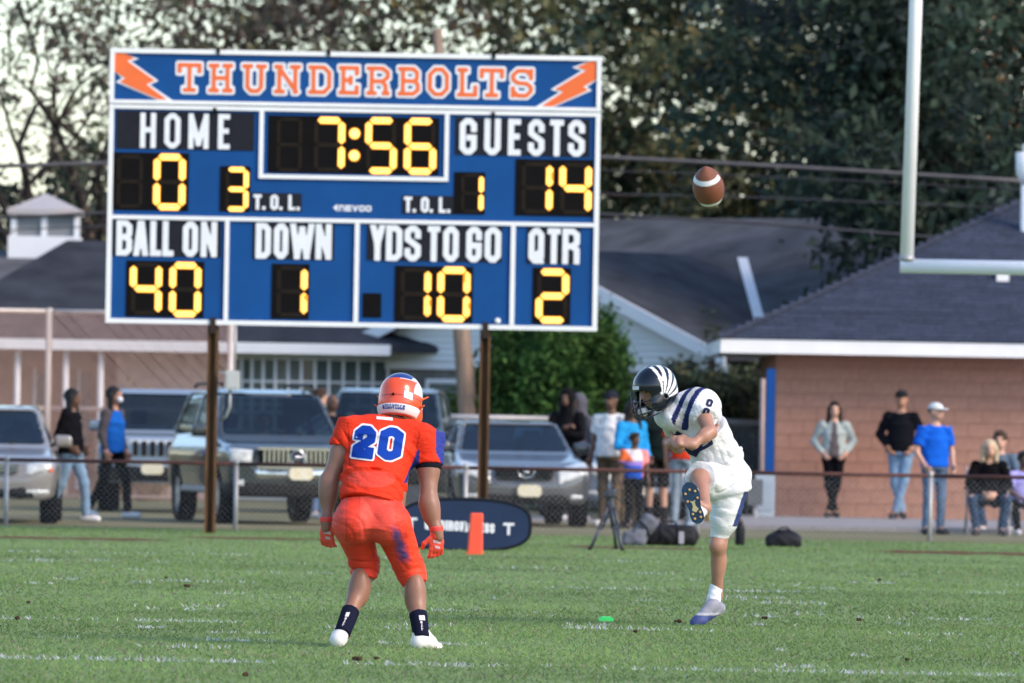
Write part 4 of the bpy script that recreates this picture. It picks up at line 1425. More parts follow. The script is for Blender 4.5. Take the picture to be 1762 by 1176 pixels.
def face_prims(c, R, s=1.0):
    c = V3(c)
    def q(x, y, z):
        return c + R @ (np.array((x, y, z)) * s)
    return [('e', q(0, .005, .015), (.076 * s, .098 * s, .105 * s), R), ('e', q(0, -.035, -.055), (.056 * s, .058 * s, .062 * s), R),
            ('c', q(0, -.094, .02), q(0, -.112, -.018), .010 * s, .016 * s), ('e', q(0, -.088, -.055), (.026 * s, .012 * s, .010 * s), R),
            ('e', q(.078, .01, -.005), (.012 * s, .022 * s, .032 * s), R), ('e', q(-.078, .01, -.005), (.012 * s, .022 * s, .032 * s), R),
            ('e', q(0, -.082, .038), (.05 * s, .016 * s, .012 * s), R)], q
SKIN = {'light': (.52, .30, .22), 'tan': (.36, .19, .125), 'brown': (.12, .062, .042), 'dark': (.055, .032, .026)}
def skin_mat(k):
    return pm('skin_' + k, SKIN[k], .5, .08, 12, spec=.4, bump=.05)
M_eye = pm('dark_eye', (.02, .015, .012), .3, .1)
def cloth(name, c, var=.12, rough=.85):
    return pm('cloth_' + name, c, rough, var, 10, spec=.1, bump=.15, bscale=70)

def person(label, px, py, rz=0.0, H=1.78, skin='light', top=('grey', (.3, .3, .3)), sleeve='long', bottom=('jeans', (.12, .19, .32)), short=False,
           shoes=(.5, .5, .52), hair=(.03, .02, .018), style='short', cap=None, arms=None, legs=None, lean=0.0, seat=None, head_turn=0.0, head_pitch=0.0,
           hood=False, fat=1.0, vest=None, topcol=None, group='spectators', h=.0185, Y=None, z=0.0, sock=None, mask=False, name='person'):
    g = on_ground(px, py, z) if Y is None else Vector((at(px, 700, Y).x, Y, z))
    k = H / 1.78
    def s(p):
        return V3(p) * k
    J = dict(pel=(0, 0, .96), waist=(0, .0, 1.08), chest=(0, .01, 1.30), neck=(0, .0, 1.49), head=(0, -.015, 1.655),
             sl=(.185, .01, 1.425), sr=(-.185, .01, 1.425), el=(.245, .03, 1.14), er=(-.245, .03, 1.14), wl=(.26, -.05, .90), wr=(-.26, -.05, .90),
             hl=(.09, 0, .93), hr=(-.09, 0, .93), kl=(.10, -.015, .50), kr=(-.10, -.015, .50), al=(.11, .02, .085), ar=(-.11, .02, .085), tl=(.125, -.15, .04), tr=(-.125, -.15, .04))
    if arms:
        J.update(arms)
    if legs:
        J.update(legs)
    if lean or seat:
        dz = -(.96 - seat) if seat else 0.0
        for q in ('pel', 'waist', 'chest', 'neck', 'head', 'sl', 'sr') + (() if arms and 'el' in arms else ('el', 'wl')) + (() if arms and 'er' in arms else ('er', 'wr')) + (('hl', 'hr')):
            x, y, zz_ = J[q]
            J[q] = (x, y - (zz_ - .96) * math.sin(lean), zz_ + dz - max(0, zz_ - .96) * (1 - math.cos(lean)))
    J = {a: s(b) for a, b in J.items()}
    fd = (math.sin(head_turn), -math.cos(head_turn), -math.sin(head_pitch))
    RH = frame(fd)
    sk = skin_mat(skin)
    fp, q = face_prims(J['head'], RH, k)
    P = list(fp) + [('c', J['neck'] - s((0, 0, .05)), J['head'] + s((0, .02, -.06)), .058 * k, .055 * k)]
    ux = unit(J['sl'] - J['sr'])
    P += [('t', J['pel'] - s((0, 0, .06)), J['waist'], (.155 * k * fat, .11 * k * fat), (.14 * k * fat, .10 * k * fat), ux),
          ('t', J['waist'], J['chest'], (.14 * k * fat, .10 * k * fat), (.165 * k, .115 * k), ux), ('t', J['chest'], J['neck'], (.165 * k, .11 * k), (.08 * k, .06 * k), ux)]
    for a in 'lr':
        sg = 1 if a == 'l' else -1
        P += [('c', J['s' + a], J['e' + a], .050 * k, .038 * k), ('c', J['e' + a], J['w' + a], .040 * k, .027 * k)]
        d = unit(J['w' + a] - J['e' + a])
        P += hand_prims(J['w' + a], d, (-sg * .9, -.3, 0), (0, -1, .1), .5, k, .0105)
        P += [('c', J['h' + a], J['k' + a], .078 * k, .052 * k), ('c', J['k' + a], J['a' + a], .056 * k, .036 * k), ('c', J['a' + a], J['t' + a], .040 * k, .032 * k)]
    body = blob(name, P, sk, None, h, .03 * k)
    body.location = (g.x, g.y, z)
    body.rotation_euler = (0, 0, rz)
    tag(body, label, 'person', group)
    # clothes
    tm = pm('cloth_dyed', attr=True, rough=.85, var=.08, spec=.2) if topcol else cloth(*top)
    hem = J['pel'] + (J['pel'] - J['waist']) * .35
    T = [('t', hem, J['waist'], (.185 * k * fat, .135 * k * fat), (.170 * k * fat, .128 * k * fat), ux),
         ('t', J['waist'], J['chest'], (.170 * k * fat, .128 * k * fat), (.190 * k, .135 * k), ux),
         ('t', J['chest'], J['neck'] - s((0, 0, .015)), (.185 * k, .13 * k), (.085 * k, .075 * k), ux),
         ('c', J['neck'] + s((.05, .01, -.065)), J['sl'] + s((-.015, 0, -.02)), .060 * k, .066 * k), ('c', J['neck'] + s((-.05, .01, -.065)), J['sr'] + s((.015, 0, -.02)), .060 * k, .066 * k)]
    for a in 'lr':
        S_, E_, W_ = J['s' + a], J['e' + a], J['w' + a]
        if sleeve == 'long':
            T += [('c', S_, E_, .068 * k, .056 * k), ('f', E_ - (W_ - E_) * .08, E_ + (W_ - E_) * .93, .058 * k, .042 * k)]
        elif sleeve == 'short':
            T += [('f', S_ + (E_ - S_) * -.1, S_ + (E_ - S_) * .72, .075 * k, .072 * k)]
    if hood:
        T += [('c', J['neck'] + s((.07, .06, -.02)), J['neck'] + s((-.07, .06, -.02)), .055 * k, .055 * k)]
    blob('shirt' if sleeve == 'short' else 'jacket', T, tm, body, h, .035 * k, fn=folds(.006 * k, seed=px * .01), col=topcol)
    if vest:
        Vp = [('t', hem - s((0, 0, .03)), J['chest'], (.195 * k, .15 * k), (.205 * k, .15 * k), ux), ('t', J['chest'], J['neck'] - s((0, 0, .03)), (.205 * k, .145 * k), (.13 * k, .09 * k), ux)]
        blob('vest', Vp, cloth(*vest), body, h, .03, fn=folds(.005))
    bm = cloth(*bottom)
    B = [('t', J['pel'] - s((0, 0, .08)), J['pel'] + (J['waist'] - J['pel']) * .35, (.165 * k * fat, .125 * k * fat), (.160 * k * fat, .122 * k * fat), ux)]
    for a in 'lr':
        h_, k_, a_ = J['h' + a], J['k' + a], J['a' + a]
        B += [('c', h_, k_, .092 * k * (.5 + .5 * fat), .066 * k)]
        if short:
            B[-1] = ('f', h_, h_ + (k_ - h_) * .92, .092 * k, .088 * k)
        else:
            B += [('f', k_ - (a_ - k_) * .05, k_ + (a_ - k_) * 1.0, .066 * k, .056 * k)]
    blob('shorts' if short else 'trousers', B, bm, body, h, .03, fn=folds(.006, seed=px * .02))
    sm = pm('shoe_%d' % int(sum(shoes) * 100), shoes, .6, .1)
    for a in 'lr':
        A_, T_ = J['a' + a], J['t' + a]
        hl_ = A_ + s((0, .045, -.035))
        so = blob('shoe', [('c', A_ - s((0, 0, .03)), T_ - s((0, 0, .0)), .05 * k, .042 * k), ('c', hl_, T_ + s((0, .03, -.002)), .045 * k, .04 * k)], sm, body, h * .8, .02,
                  fn=lambda f, X, Y_, Z, z0=min(A_[2], T_[2]) - .05: np.maximum(f, z0 - Z))
        if sock:
            blob('sock', [('f', A_, A_ + (J['k' + a] - A_) * .45, .05 * k, .062 * k)], cloth(*sock), body, h, .02)
    # hair, cap, eyes
    hm = pm('hair_%d' % int(hair[0] * 1000 + hair[1] * 100), hair, .6, .3, 40, bump=.5, bscale=90)
    cut = [('b', q(0, -.115, -.06), (.062 * k, .075 * k, .10 * k), RH, .03 * k)]
    if style == 'short':
        blob('hair', [('e', q(0, .018, .035), (.083 * k, .102 * k, .098 * k), RH)], hm, body, h * .75, .02, cut, fn=folds(.003, 60, 70))
    elif style == 'curly':
        blob('hair', [('e', q(0, .02, .05), (.10 * k, .115 * k, .10 * k), RH), ('e', q(0, -.05, .10), (.07 * k, .05 * k, .045 * k), RH)], hm, body, h * .75, .02, cut, fn=folds(.010, 70, 80))
    elif style in ('long', 'bob'):
        dn = .30 if style == 'long' else .17
        pr = [('e', q(0, .02, .035), (.092 * k, .110 * k, .10 * k), RH)]
        for x in (-.075, -.04, 0, .04, .075):
            pr.append(('c', q(x, .055 - abs(x) * .5, .0), q(x * 1.35, .075 - abs(x) * .7, -dn), .038 * k, .030 * k))
        for x in (-.085, .085):
            pr.append(('c', q(x, .0, .02), q(x * 1.15, -.02, -dn * .9), .024 * k, .026 * k))
        blob('hair', pr, hm, body, h * .75, .03, cut, fn=folds(.006, 60, 25))
    elif style == 'bald':
        pass
    if hood == 'up':
        blob('hood', [('e', q(0, .02, .01), (.115 * k, .13 * k, .15 * k), RH), ('c', q(0, .04, -.10), q(0, .04, -.2), .10 * k, .11 * k)], tm, body, h * .8, .03, [('e', q(0, -.13, -.01), (.075 * k, .085 * k, .11 * k), RH)], fn=folds(.005))
    if cap:
        cm = cloth('cap_%d' % int(cap[2] * 1000 + cap[0] * 77), cap)
        co = blob('cap', [('e', q(0, .008, .052), (.090 * k, .108 * k, .080 * k), RH)], cm, body, h * .7, .02, fn=lambda f, X, Y_, Z: np.maximum(f, -((X - q(0, 0, .035)[0]) * RH[0, 2] + (Y_ - q(0, 0, .035)[1]) * RH[1, 2] + (Z - q(0, 0, .035)[2]) * RH[2, 2])))
        blob('brim', [('e', q(0, -.115, .042), (.07 * k, .075 * k, .014 * k), RH)], cm, co, h * .6, .01)
    for x in (-.032, .032):
        blob('eye', [('e', q(x, -.088, .018), (.015 * k, .008 * k, .008 * k), RH)], M_eye, body, .006, .004)
    if mask:
        blob('face_mask', [('e', q(0, -.085, -.045), (.055 * k, .035 * k, .045 * k), RH)], cloth('mask', (.6, .68, .75)), body, h * .6, .01)
    return body
POCK = dict(el=(.30, .07, 1.17), wl=(.17, -.09, .98), er=(-.30, .07, 1.17), wr=(-.17, -.09, .98))
CROSS = dict(el=(.25, -.10, 1.16), wl=(-.06, -.21, 1.20), er=(-.25, -.10, 1.16), wr=(.05, -.20, 1.27))
WALK = dict(kl=(.08, -.17, .52), al=(.08, -.20, .09), tl=(.08, -.37, .05), kr=(-.08, .10, .50), ar=(-.08, .32, .13), tr=(-.08, .20, .04))
XLEG = dict(kl=(.05, -.03, .50), al=(-.06, -.03, .085), tl=(-.10, -.18, .04), kr=(-.07, .0, .50), ar=(.04, .03, .085), tr=(.07, -.12, .04))
CLS = dict(kl=(.06, -.015, .50), al=(.045, .02, .085), tl=(.05, -.15, .04), kr=(-.06, -.015, .50), ar=(-.045, .02, .085), tr=(-.05, -.15, .04))
BLK, NAV = ('black', (.005, .005, .007)), ('dark_navy', (.008, .009, .016))
JEAN, JEAN2, JDK = ('light_jeans', (.17, .27, .40)), ('mid_jeans', (.10, .16, .26)), ('dark_jeans', (.035, .065, .12))
person('person in black hooded top and pale blue jeans walking beside the silver sedan', 120, 899, rz=rad(70), H=1.69, skin='brown', top=BLK, bottom=JEAN, shoes=(.7, .7, .72), hair=(.008, .007, .007), style='bob', hood=True, fat=1.25,
       legs=WALK, arms=dict(el=(.23, .10, 1.16), wl=(.2, -.08, 1.0), er=(-.23, .10, 1.16), wr=(-.2, -.08, 1.0)))
person('long haired person in blue vest and dark trousers walking before the boxy car', 192, 893, rz=rad(62), H=1.74, skin='tan', top=('grey_brown', (.075, .068, .075)), bottom=BLK, shoes=(.72, .72, .75), hair=(.013, .011, .012), style='long',
       vest=('vest_blue', (.01, .10, .42)), legs=WALK, mask=True)
person('person with curly brown hair and blue top standing behind the grey SUV', 548, 884, rz=rad(75), H=1.76, skin='light', top=('royal', (.012, .10, .36)), hair=(.045, .025, .016), style='curly', Y=116.5)
person('bald man in dark top standing behind the grey SUV beside the orange player', 570, 884, rz=rad(40), H=1.70, skin='brown', top=NAV, style='bald', Y=115.4)
person('person in black hooded top with arms crossed leaning on the grey sedan', 976, 899, rz=rad(-20), H=1.82, skin='brown', top=('black_hoodie', (.007, .007, .009)), bottom=BLK, shoes=(.10, .06, .05), hair=(.012, .01, .01), style='long', hood='up', arms=CROSS, Y=117.0)
person('person in grey hooded top half hidden behind the one with crossed arms', 996, 899, rz=rad(-40), H=1.76, skin='brown', top=('slate_hoodie', (.085, .085, .105)), bottom=NAV, hair=(.02, .018, .02), hood='up', Y=118.4)
person('bearded man in white T-shirt, dark cap and khaki trousers beside the blue sweater woman', 1052, 900, rz=rad(-25), H=1.80, skin='brown', top=('white_tee', (.74, .74, .74)), sleeve='short', bottom=('khaki', (.17, .12, .075)), shoes=(.7, .7, .7), cap=(.018, .02, .03), fat=1.15, Y=112.6)
person('woman with long dark hair in bright blue sweater holding a cup', 1088, 900, rz=rad(35), H=1.68, skin='brown', top=('cyan_sweater', (.02, .26, .58)), bottom=('khaki2', (.15, .11, .07)), hair=(.012, .011, .013), style='long', shoes=(.05, .04, .04), Y=112.0,
       arms=dict(er=(-.27, -.04, 1.14), wr=(-.17, -.24, 1.08), el=(.25, .03, 1.14), wl=(.2, -.15, .98)), head_turn=-.3)
def open_jacket(v):
    c = np.tile(np.array([.33, .38, .37]), (len(v), 1))
    c[(np.abs(v[:, 0]) < .03 + .05 * np.clip((1.35 - v[:, 2]) / .4, 0, 1)) & (v[:, 1] < 0)] = (.10, .085, .09)
    return c
def tie(v):
    t = v[:, 2] / 1.25 * 1.78
    a = np.sin(v[:, 0] * 17 + v[:, 2] * 11) > .1
    c = np.tile(np.array([.02, .09, .48]), (len(v), 1))
    c[t > 1.18] = (.30, .20, .55)
    c[(t > 1.26) & a] = (.75, .16, .05)
    c[(t > 1.26) & ~a] = (.68, .62, .66)
    c[(v[:, 0] > .10)] = (.75, .25, .26)
    return c
person('child in tie dyed orange and blue shirt standing before the blue sweater woman', 1093, 902, rz=rad(10), H=1.25, skin='brown', top=('dye', (.3, .3, .3)), topcol=tie, sleeve='short', bottom=BLK, shoes=(.04, .04, .05), hair=(.03, .018, .012), style='curly', Y=110.9, head_turn=.5)
person('person in black shirt and black shorts behind the kicker', 1132, 904, rz=rad(200), H=1.78, skin='light', top=('black_green', (.008, .016, .017)), sleeve='short', bottom=('black_shorts', (.012, .011, .012)), short=True, shoes=(.03, .03, .03), hair=(.1, .06, .04), Y=113.4, sock=('dark_sock', (.02, .02, .025)))
person('person in orange shirt and pale jeans partly hidden by the kicker', 1178, 902, rz=rad(160), H=1.76, skin='light', top=('orange_tee', (.72, .055, .02)), sleeve='short', bottom=('pale_jeans', (.30, .38, .46)), shoes=(.3, .4, .5), Y=112.8)
person('woman in pale grey green jacket leaning on the block wall with hands in pockets', 1436, 899, rz=rad(0), H=1.68, skin='light', top=('sage_jacket', (.33, .38, .37)), topcol=open_jacket, bottom=BLK, shoes=(.03, .03, .03), hair=(.018, .013, .012), style='long', arms=POCK, legs=XLEG, Y=123.7, z=.06)
person('man in black jacket, dark cap and jeans leaning on the block wall', 1551, 899, rz=rad(-8), H=1.86, skin='tan', top=('black_jacket', (.006, .007, .010)), bottom=JEAN, shoes=(.03, .028, .03), cap=(.015, .018, .02), arms=POCK, legs=XLEG, fat=1.1, Y=123.5, z=.06)
person('man in bright blue T-shirt, white cap and jeans standing at the low fence', 1610, 921, rz=rad(25), H=1.71, skin='light', top=('blue_tee', (.008, .10, .55)), sleeve='short', bottom=JEAN2, shoes=(.02, .02, .025), cap=(.62, .66, .68), fat=1.12, Y=110.6, head_turn=.5,
       arms=dict(el=(.27, .02, 1.12), wl=(.22, -.12, .93), er=(-.27, .02, 1.12), wr=(-.2, -.12, .92)))
SIT = dict(hl=(.10, 0, .93), hr=(-.10, 0, .93), kl=(.24, -.40, .50), kr=(-.24, -.40, .50), al=(.17, -.36, .085), ar=(-.17, -.36, .085), tl=(.2, -.52, .04), tr=(-.2, -.52, .04))
SITA = dict(el=(.27, -.14, .72), wl=(.06, -.36, .56), er=(-.27, -.14, .72), wr=(-.06, -.36, .56))
person('blonde woman in black jacket and jeans seated on a folding chair', 1703, 922, rz=rad(0), H=1.70, skin='light', top=BLK, bottom=JDK, shoes=(.04, .03, .04), hair=(.50, .40, .26), style='bob', legs=SIT, arms=SITA, seat=.50, lean=.22, Y=110.8, fat=1.15)
person('brown haired person in grey blue top seated behind the blonde woman', 1722, 915, rz=rad(-10), H=1.74, skin='light', top=('grey_blue', (.10, .14, .19)), bottom=JDK, hair=(.06, .035, .02), style='curly', legs=SIT, arms=SITA, seat=.56, Y=113.6)
person('child in lavender shirt seated at the right edge of the frame', 1760, 918, rz=rad(15), H=1.45, skin='brown', top=('lavender', (.36, .34, .72)), sleeve='short', bottom=BLK, shoes=(.6, .6, .65), hair=(.02, .014, .012), style='curly', legs=SIT, arms=SITA, seat=.52, lean=.1, Y=112.0)
def folding_chair(px, Y, lab):
    x = at(px, 700, Y).x
    c = empty('folding_chair', (x, Y, 0))
    tag(c, lab, 'chair', 'folding chairs by the block building')
    fm = pm('dark_chair_fabric', (.02, .02, .026), .8)
    MB().box(-.25, .25, -.24, .24, .39, .425, .012).build('seat', fm, c)
    MB().box(-.25, .25, .22, .25, .48, .86, .012).build('backrest', fm, c)
    for sx_ in (-1, 1):
        MB().tube([(sx_ * .27, -.26, .0), (sx_ * .27, .26, .42), (sx_ * .27, .27, .9)], .013, 8).build('leg', M_galv, c, True)
        MB().tube([(sx_ * .285, .28, .0), (sx_ * .285, -.25, .42)], .013, 8).build('leg', M_galv, c, True)
        MB().box(sx_ * .28 - .03, sx_ * .28 + .03, -.25, .24, .60, .625, .008).build('armrest', fm, c)
folding_chair(1703, 110.85, 'dark folding chair under the blonde woman in black')
folding_chair(1722, 113.7, 'dark folding chair under the person in the grey blue top')
folding_chair(1760, 112.05, 'dark folding chair under the child in lavender')

# ---------------------------------------------------------------- the two players
def crease(X, Y, Z, amp, seed, fr):
    "sharp-edged cloth folds: ridged waves with a wandering phase"
    a = fr[0] * X + fr[1] * Y + fr[2] * Z + 2.4 * np.sin(7 * X + 5 * Z + seed) + 1.3 * np.sin(17 * X - 11 * Z + 9 * Y + seed * 2.3)
    b = .5 + .5 * np.sin(6 * X - 8 * Z + 5 * Y + seed * 3.1)
    return amp * ((1 - np.abs(np.sin(a))) ** 2.2 - .3) * b
def project(glv, glf, o, u, v, d, verts, quads, off, name, mat, parent):
    "lay a flat glyph (x along u, y along v) onto a surface, looking along d"
    bvh = BVHTree.FromPolygons([tuple(p) for p in verts], [tuple(int(i) for i in q) for q in quads])
    o, u, v, d = (Vector(tuple(q)) for q in (o, u, v, d))
    d.normalize()
    out, okk = [], []
    for (x, y) in glv:
        p = o + u * x + v * y
        hit, n, i, _ = bvh.ray_cast(p - d * .6, d)
        if hit is None:
            out.append(p); okk.append(False)
        else:
            out.append(hit - d * off); okk.append(True)
    f = [q for q in glf if all(okk[i] for i in q)]
    return mk(name, out, f, mat, parent, True)

def helmet(parent, c, R, shell_mat, col, mask_mat, chin_mat, s=1.0, ear_mat=None):
    "football helmet in its own frame (faces -y), placed by rotation R at c"
    c = V3(c)
    H_ = empty('helmet')
    H_.parent = parent
    H_.matrix_local = Matrix.Translation(Vector(tuple(c))) @ Matrix(R.tolist()).to_4x4() @ Matrix.Scale(s, 4)
    outer = [('e', (0, .008, .022), (.121, .148, .128)), ('e', (0, .03, -.045), (.114, .118, .100)), ('e', (.085, -.045, -.075), (.032, .065, .058)), ('e', (-.085, -.045, -.075), (.032, .065, .058))]
    inner = [('e', (0, .008, .018), (.106, .132, .112)), ('e', (0, .03, -.05), (.100, .104, .10)), ('b', (0, -.12, -.065), (.083, .098, .095), None, .03),
             ('b', (0, 0, -.215), (.2, .3, .09), None, .01), ('c', (.16, .0, -.045), (.08, .0, -.045), .013, .013), ('c', (-.16, .0, -.045), (-.08, .0, -.045), .013, .013)]
    for a in (-.045, .0, .045):
        inner.append(('c', (a, -.06 + abs(a) * .3, .165), (a, .02, .150), .006, .006))
    o, v, q = blob('shell', outer, shell_mat, H_, .0048, .03, inner, col=col, ret=True)
    o_in = blob('liner', [('e', (0, .012, .014), (.104, .128, .108)), ('e', (0, .03, -.04), (.098, .10, .085))], pm('helmet_liner', (.02, .02, .025), .9), H_, .008, .03,
                [('b', (0, -.12, -.06), (.090, .12, .12), None, .03), ('e', (0, -.02, -.045), (.076, .09, .16))])
    mb = MB()
    def arc(z, ry, a0, a1, dip=0.0, rx=.112, n=11):
        return [(rx * math.sin(a), -ry * math.cos(a) + .0, z - dip * math.cos(a)) for a in [a0 + (a1 - a0) * i / (n - 1) for i in range(n)]]
    w = 1.32
    for z, ry, dip in ((-.035, .155, .0), (-.062, .185, .004), (-.098, .190, .012), (-.122, .180, .022)):
        mb.tube(arc(z, ry, -w, w, dip), .0052, 6)
    for x in (-.045, .045, -.012, .012):
        y = lambda ry: -ry * math.sqrt(max(.02, 1 - (x / .112) ** 2))
        top = (-.035 if abs(x) < .02 else .028)
        mb.tube([(x * (1.1 if abs(x) > .02 else 1), y(.155) * .98 if abs(x) < .02 else -.142, top), (x, y(.186), -.062), (x, y(.19), -.105), (x, y(.18), -.142)], .0050, 6)
    for sg in (-1, 1):
        mb.tube([(sg * .110, -.052, -.03), (sg * .098, -.10, -.08), (sg * .075, -.135, -.122)], .005, 6)
    mb.build('face_mask', mask_mat, H_, True)
    blob('chin_cup', [('e', (0, -.130, -.105), (.040, .030, .032))], chin_mat, H_, .006, .01)
    for sg in (-1, 1):
        MB().tube([(sg * .105, -.02, -.085), (sg * .075, -.09, -.11), (sg * .03, -.125, -.108)], .006, 6).build('chin_strap', chin_mat, H_, True)
        MB().lathe([(.016, 0), (.016, .006), (.006, .010)], (sg * .113, -.03, -.02), 'x', 12).build('snap', pm('steel_snap', (.55, .55, .58), .3, metal=.8), H_, True)
    return H_, v, q

# -- defender, seen from behind, crouched
DY = 51.7
dr = on_ground(655, 1116)
DY = dr.y
def DJ(px, py, dy=0.0):
    p = at(px, py, DY + dy)
    return np.array((p.x - dr.x, p.y - dr.y, p.z))
SKD = pm('skin_player', (.265, .130, .088), .45, .12, 14, spec=.45, bump=.05)
j = dict(pel=DJ(639, 880, .02), chest=DJ(654, 775, .22), neck=DJ(672, 727, .36), head=DJ(690, 686, .45), sl=DJ(604, 738, .27), sr=DJ(738, 757, .25),
         el=DJ(566, 826, .20), er=DJ(737, 862, .16), wl=DJ(562, 892, .16), wr=DJ(751, 908, .14), hl=DJ(607, 900, .05), hr=DJ(674, 900, .06),
         kl=DJ(631, 975, .30), kr=DJ(710, 987, .24), al=DJ(593, 1076, .02), ar=DJ(724, 1084, .02))
uxd = unit(j['sr'] - j['sl'])
P = [('t', j['pel'] - V3((0, 0, .12)), j['chest'], (.185, .13), (.19, .13), uxd), ('t', j['chest'], j['neck'], (.18, .12), (.07, .06), uxd),
     ('c', j['neck'] - V3((0, 0, .03)), j['head'], .062, .06), ('e', j['head'], (.078, .10, .11))]
for a in 'lr':
    S_, E_, W_ = j['s' + a], j['e' + a], j['w' + a]
    dn = unit(W_ - E_)
    P += [('c', S_, E_, .066, .052), ('e', S_ + (E_ - S_) * .45, (.066, .064, .09)), ('c', E_, W_, .054, .033), ('e', E_ + (W_ - E_) * .28, (.055, .053, .085)), ('c', W_, W_ + dn * .05, .033, .03)]
    h_, k_, a_ = j['h' + a], j['k' + a], j['a' + a]
    P += [('c', h_, k_, .10, .066), ('c', k_, a_, .064, .042), ('e', k_ + (a_ - k_) * .32 + V3((0, -.028, 0)), (.064, .062, .125)), ('c', a_, a_ + V3((0, .06, -.04)), .04, .04)]
D = blob('person', P, SKD, None, .0085, .035)
D.location = (dr.x, dr.y, -.012)
tag(D, 'football player in orange uniform number 20 and orange helmet crouching with back to us', 'person', 'football players')
ORJ = (.74, .040, .014)
def jersey_col(v):
    c = np.tile(np.array(ORJ), (len(v), 1))
    u = v @ uxd
    s0, s1 = j['sr'] @ uxd, DJ(700, 820, .12) @ uxd
    low, hi = DJ(700, 822, 0)[2], DJ(730, 770, 0)[2]
    z = v[:, 2]
    back = v[:, 1]
    lim = DJ(697, 820, 0)[0] + (DJ(719, 765, 0)[0] - DJ(697, 820, 0)[0]) * (z - low) / (hi - low)
    m = (v[:, 0] > lim) & (v[:, 0] < lim + .12) & (z < hi) & (z > low - .02) & (v[:, 0] < DJ(721, 780, 0)[0])
    c[m] = (.010, .035, .20)
    m2 = (v[:, 0] > DJ(750, 740, 0)[0]) & (z > DJ(750, 775, 0)[2] - (v[:, 0] - DJ(750, 740, 0)[0]) * 2)
    c[m2] = (.03, .045, .26)
    n = np.linalg.norm((v - DJ(640, 820, .0))[:, [0, 2]] / np.array([.145, .055]), axis=1)
    rub = (n < 1) & (z < DJ(640, 808, 0)[2])
    c[rub] = np.array((.73, .066, .042))
    for pa_, pb_ in (((598, 722), (602, 800)), ((722, 740), (712, 792))):
        xa, za, xb, zb = DJ(*pa_, 0)[0], DJ(*pa_, 0)[2], DJ(*pb_, 0)[0], DJ(*pb_, 0)[2]
        xs = xa + (xb - xa) * np.clip((za - z) / (za - zb), 0, 1)
        ln = (np.abs(v[:, 0] - xs) < .0035) & (z < za) & (z > zb)
        c[ln] *= .55
    hemz = (z < DJ(640, 855, 0)[2]) & (z > DJ(640, 857.5, 0)[2])
    c[hemz] *= .7
    return c
M_jer = pm('jersey_mesh_cloth', attr=True, rough=.7, var=.05, scale=30, spec=.12, bump=.75, bscale=16, stretch=(1, 1, 2.0))
hem = DJ(636, 866, .03)
Jp = [('t', hem, DJ(644, 825, .10), (.188, .158), (.190, .155), uxd), ('t', DJ(644, 825, .10), j['chest'], (.190, .155), (.212, .165), uxd),
      ('t', j['chest'], DJ(668, 736, .33), (.212, .165), (.16, .11), uxd), ('c', DJ(612, 738, .27), DJ(728, 752, .25), .098, .098), ('c', DJ(634, 738, .32), DJ(704, 744, .32), .085, .085)]
for a, f_ in (('l', .36), ('r', .38)):
    S_, E_ = j['s' + a], j['e' + a]
    Jp += [('f', S_ - (E_ - S_) * .12, S_ + (E_ - S_) * f_, .098, .090)]
def jfold(f, X, Y, Z):
    lowz = np.clip((DJ(640, 800, 0)[2] - Z) / .25, 0, 1)
    arm = np.clip((np.abs(X - DJ(655, 760, 0)[0]) - .13) / .08, 0, 1) * np.clip((DJ(655, 735, 0)[2] - Z) / .05, 0, 1)
    a = crease(X, Y, Z, .012, 1.0, (13, 5, 42)) * (.25 + .75 * lowz)
    b = crease(X, Y, Z, .016, 2.0, (16, 5, 30)) * arm
    c = np.sin(26 * X - 20 * Z + 10 * Y) * .003
    return f + a + b + c
jo, jv, jq = blob('jersey', Jp, M_jer, D, .0068, .045, fn=jfold, col=jersey_col, ret=True)
# sleeve hem band and undershirt on the right arm
S_, E_ = j['sr'], j['er']
blob('undersleeve', [('f', S_ + (E_ - S_) * .34, S_ + (E_ - S_) * .46, .080, .079)], cloth('undersleeve', (.01, .012, .02)), D, .009, .01)
# numerals on the back
M_num, M_nout = pm('royal_blue_twill', (.006, .045, .32), .8, .06, 30, spec=.1), pm('white_twill', (.72, .70, .74), .7, .05, 30)
def numeral(ch, px, py_, px2, py2, w):
    o0, o1 = DJ(px, py_, 0), DJ(px2, py2, 0)
    vv = (o1 - o0)
    H_ = np.linalg.norm(vv[[0, 2]])
    tilt = math.atan2(-(DJ(700, 12, 0)[2] - DJ(600, 0, 0)[2]), (DJ(700, 12, 0)[0] - DJ(600, 0, 0)[0]))
    u = np.array((math.cos(tilt), 0, -math.sin(tilt))) * H_
    for gr, off, m, nm in ((.055, .006, M_nout, 'number_outline'), (.0, .010, M_num, 'number')):
        gv, gf = glyph(FONT[ch], w, .135, gr, .02, res=44, merge=False)
        ob = project(gv, gf, o0, u, vv, (0, 1, 0), jv, jq, off, nm, m, jo)
numeral('2', 604, 783, 612, 727, .66)
numeral('0', 648, 786, 656, 730, .72)
# maker's patch below the collar
pa_ = [(x / 10, y / 10) for x in range(11) for y in range(4)]
gv = [(x, y / 3) for x in np.linspace(0, 1, 9) for y in (0, 1, 2, 3)]
gf = [(4 * i + k, 4 * i + 4 + k, 4 * i + 5 + k, 4 * i + 1 + k) for i in range(8) for k in range(3)]
project(gv, gf, DJ(647, 718, 0), DJ(675, 720.5, 0) - DJ(647, 718, 0), DJ(647, 713, 0) - DJ(647, 718, 0), (0, 1, 0), jv, jq, .006, 'collar_patch', M_nout, jo)
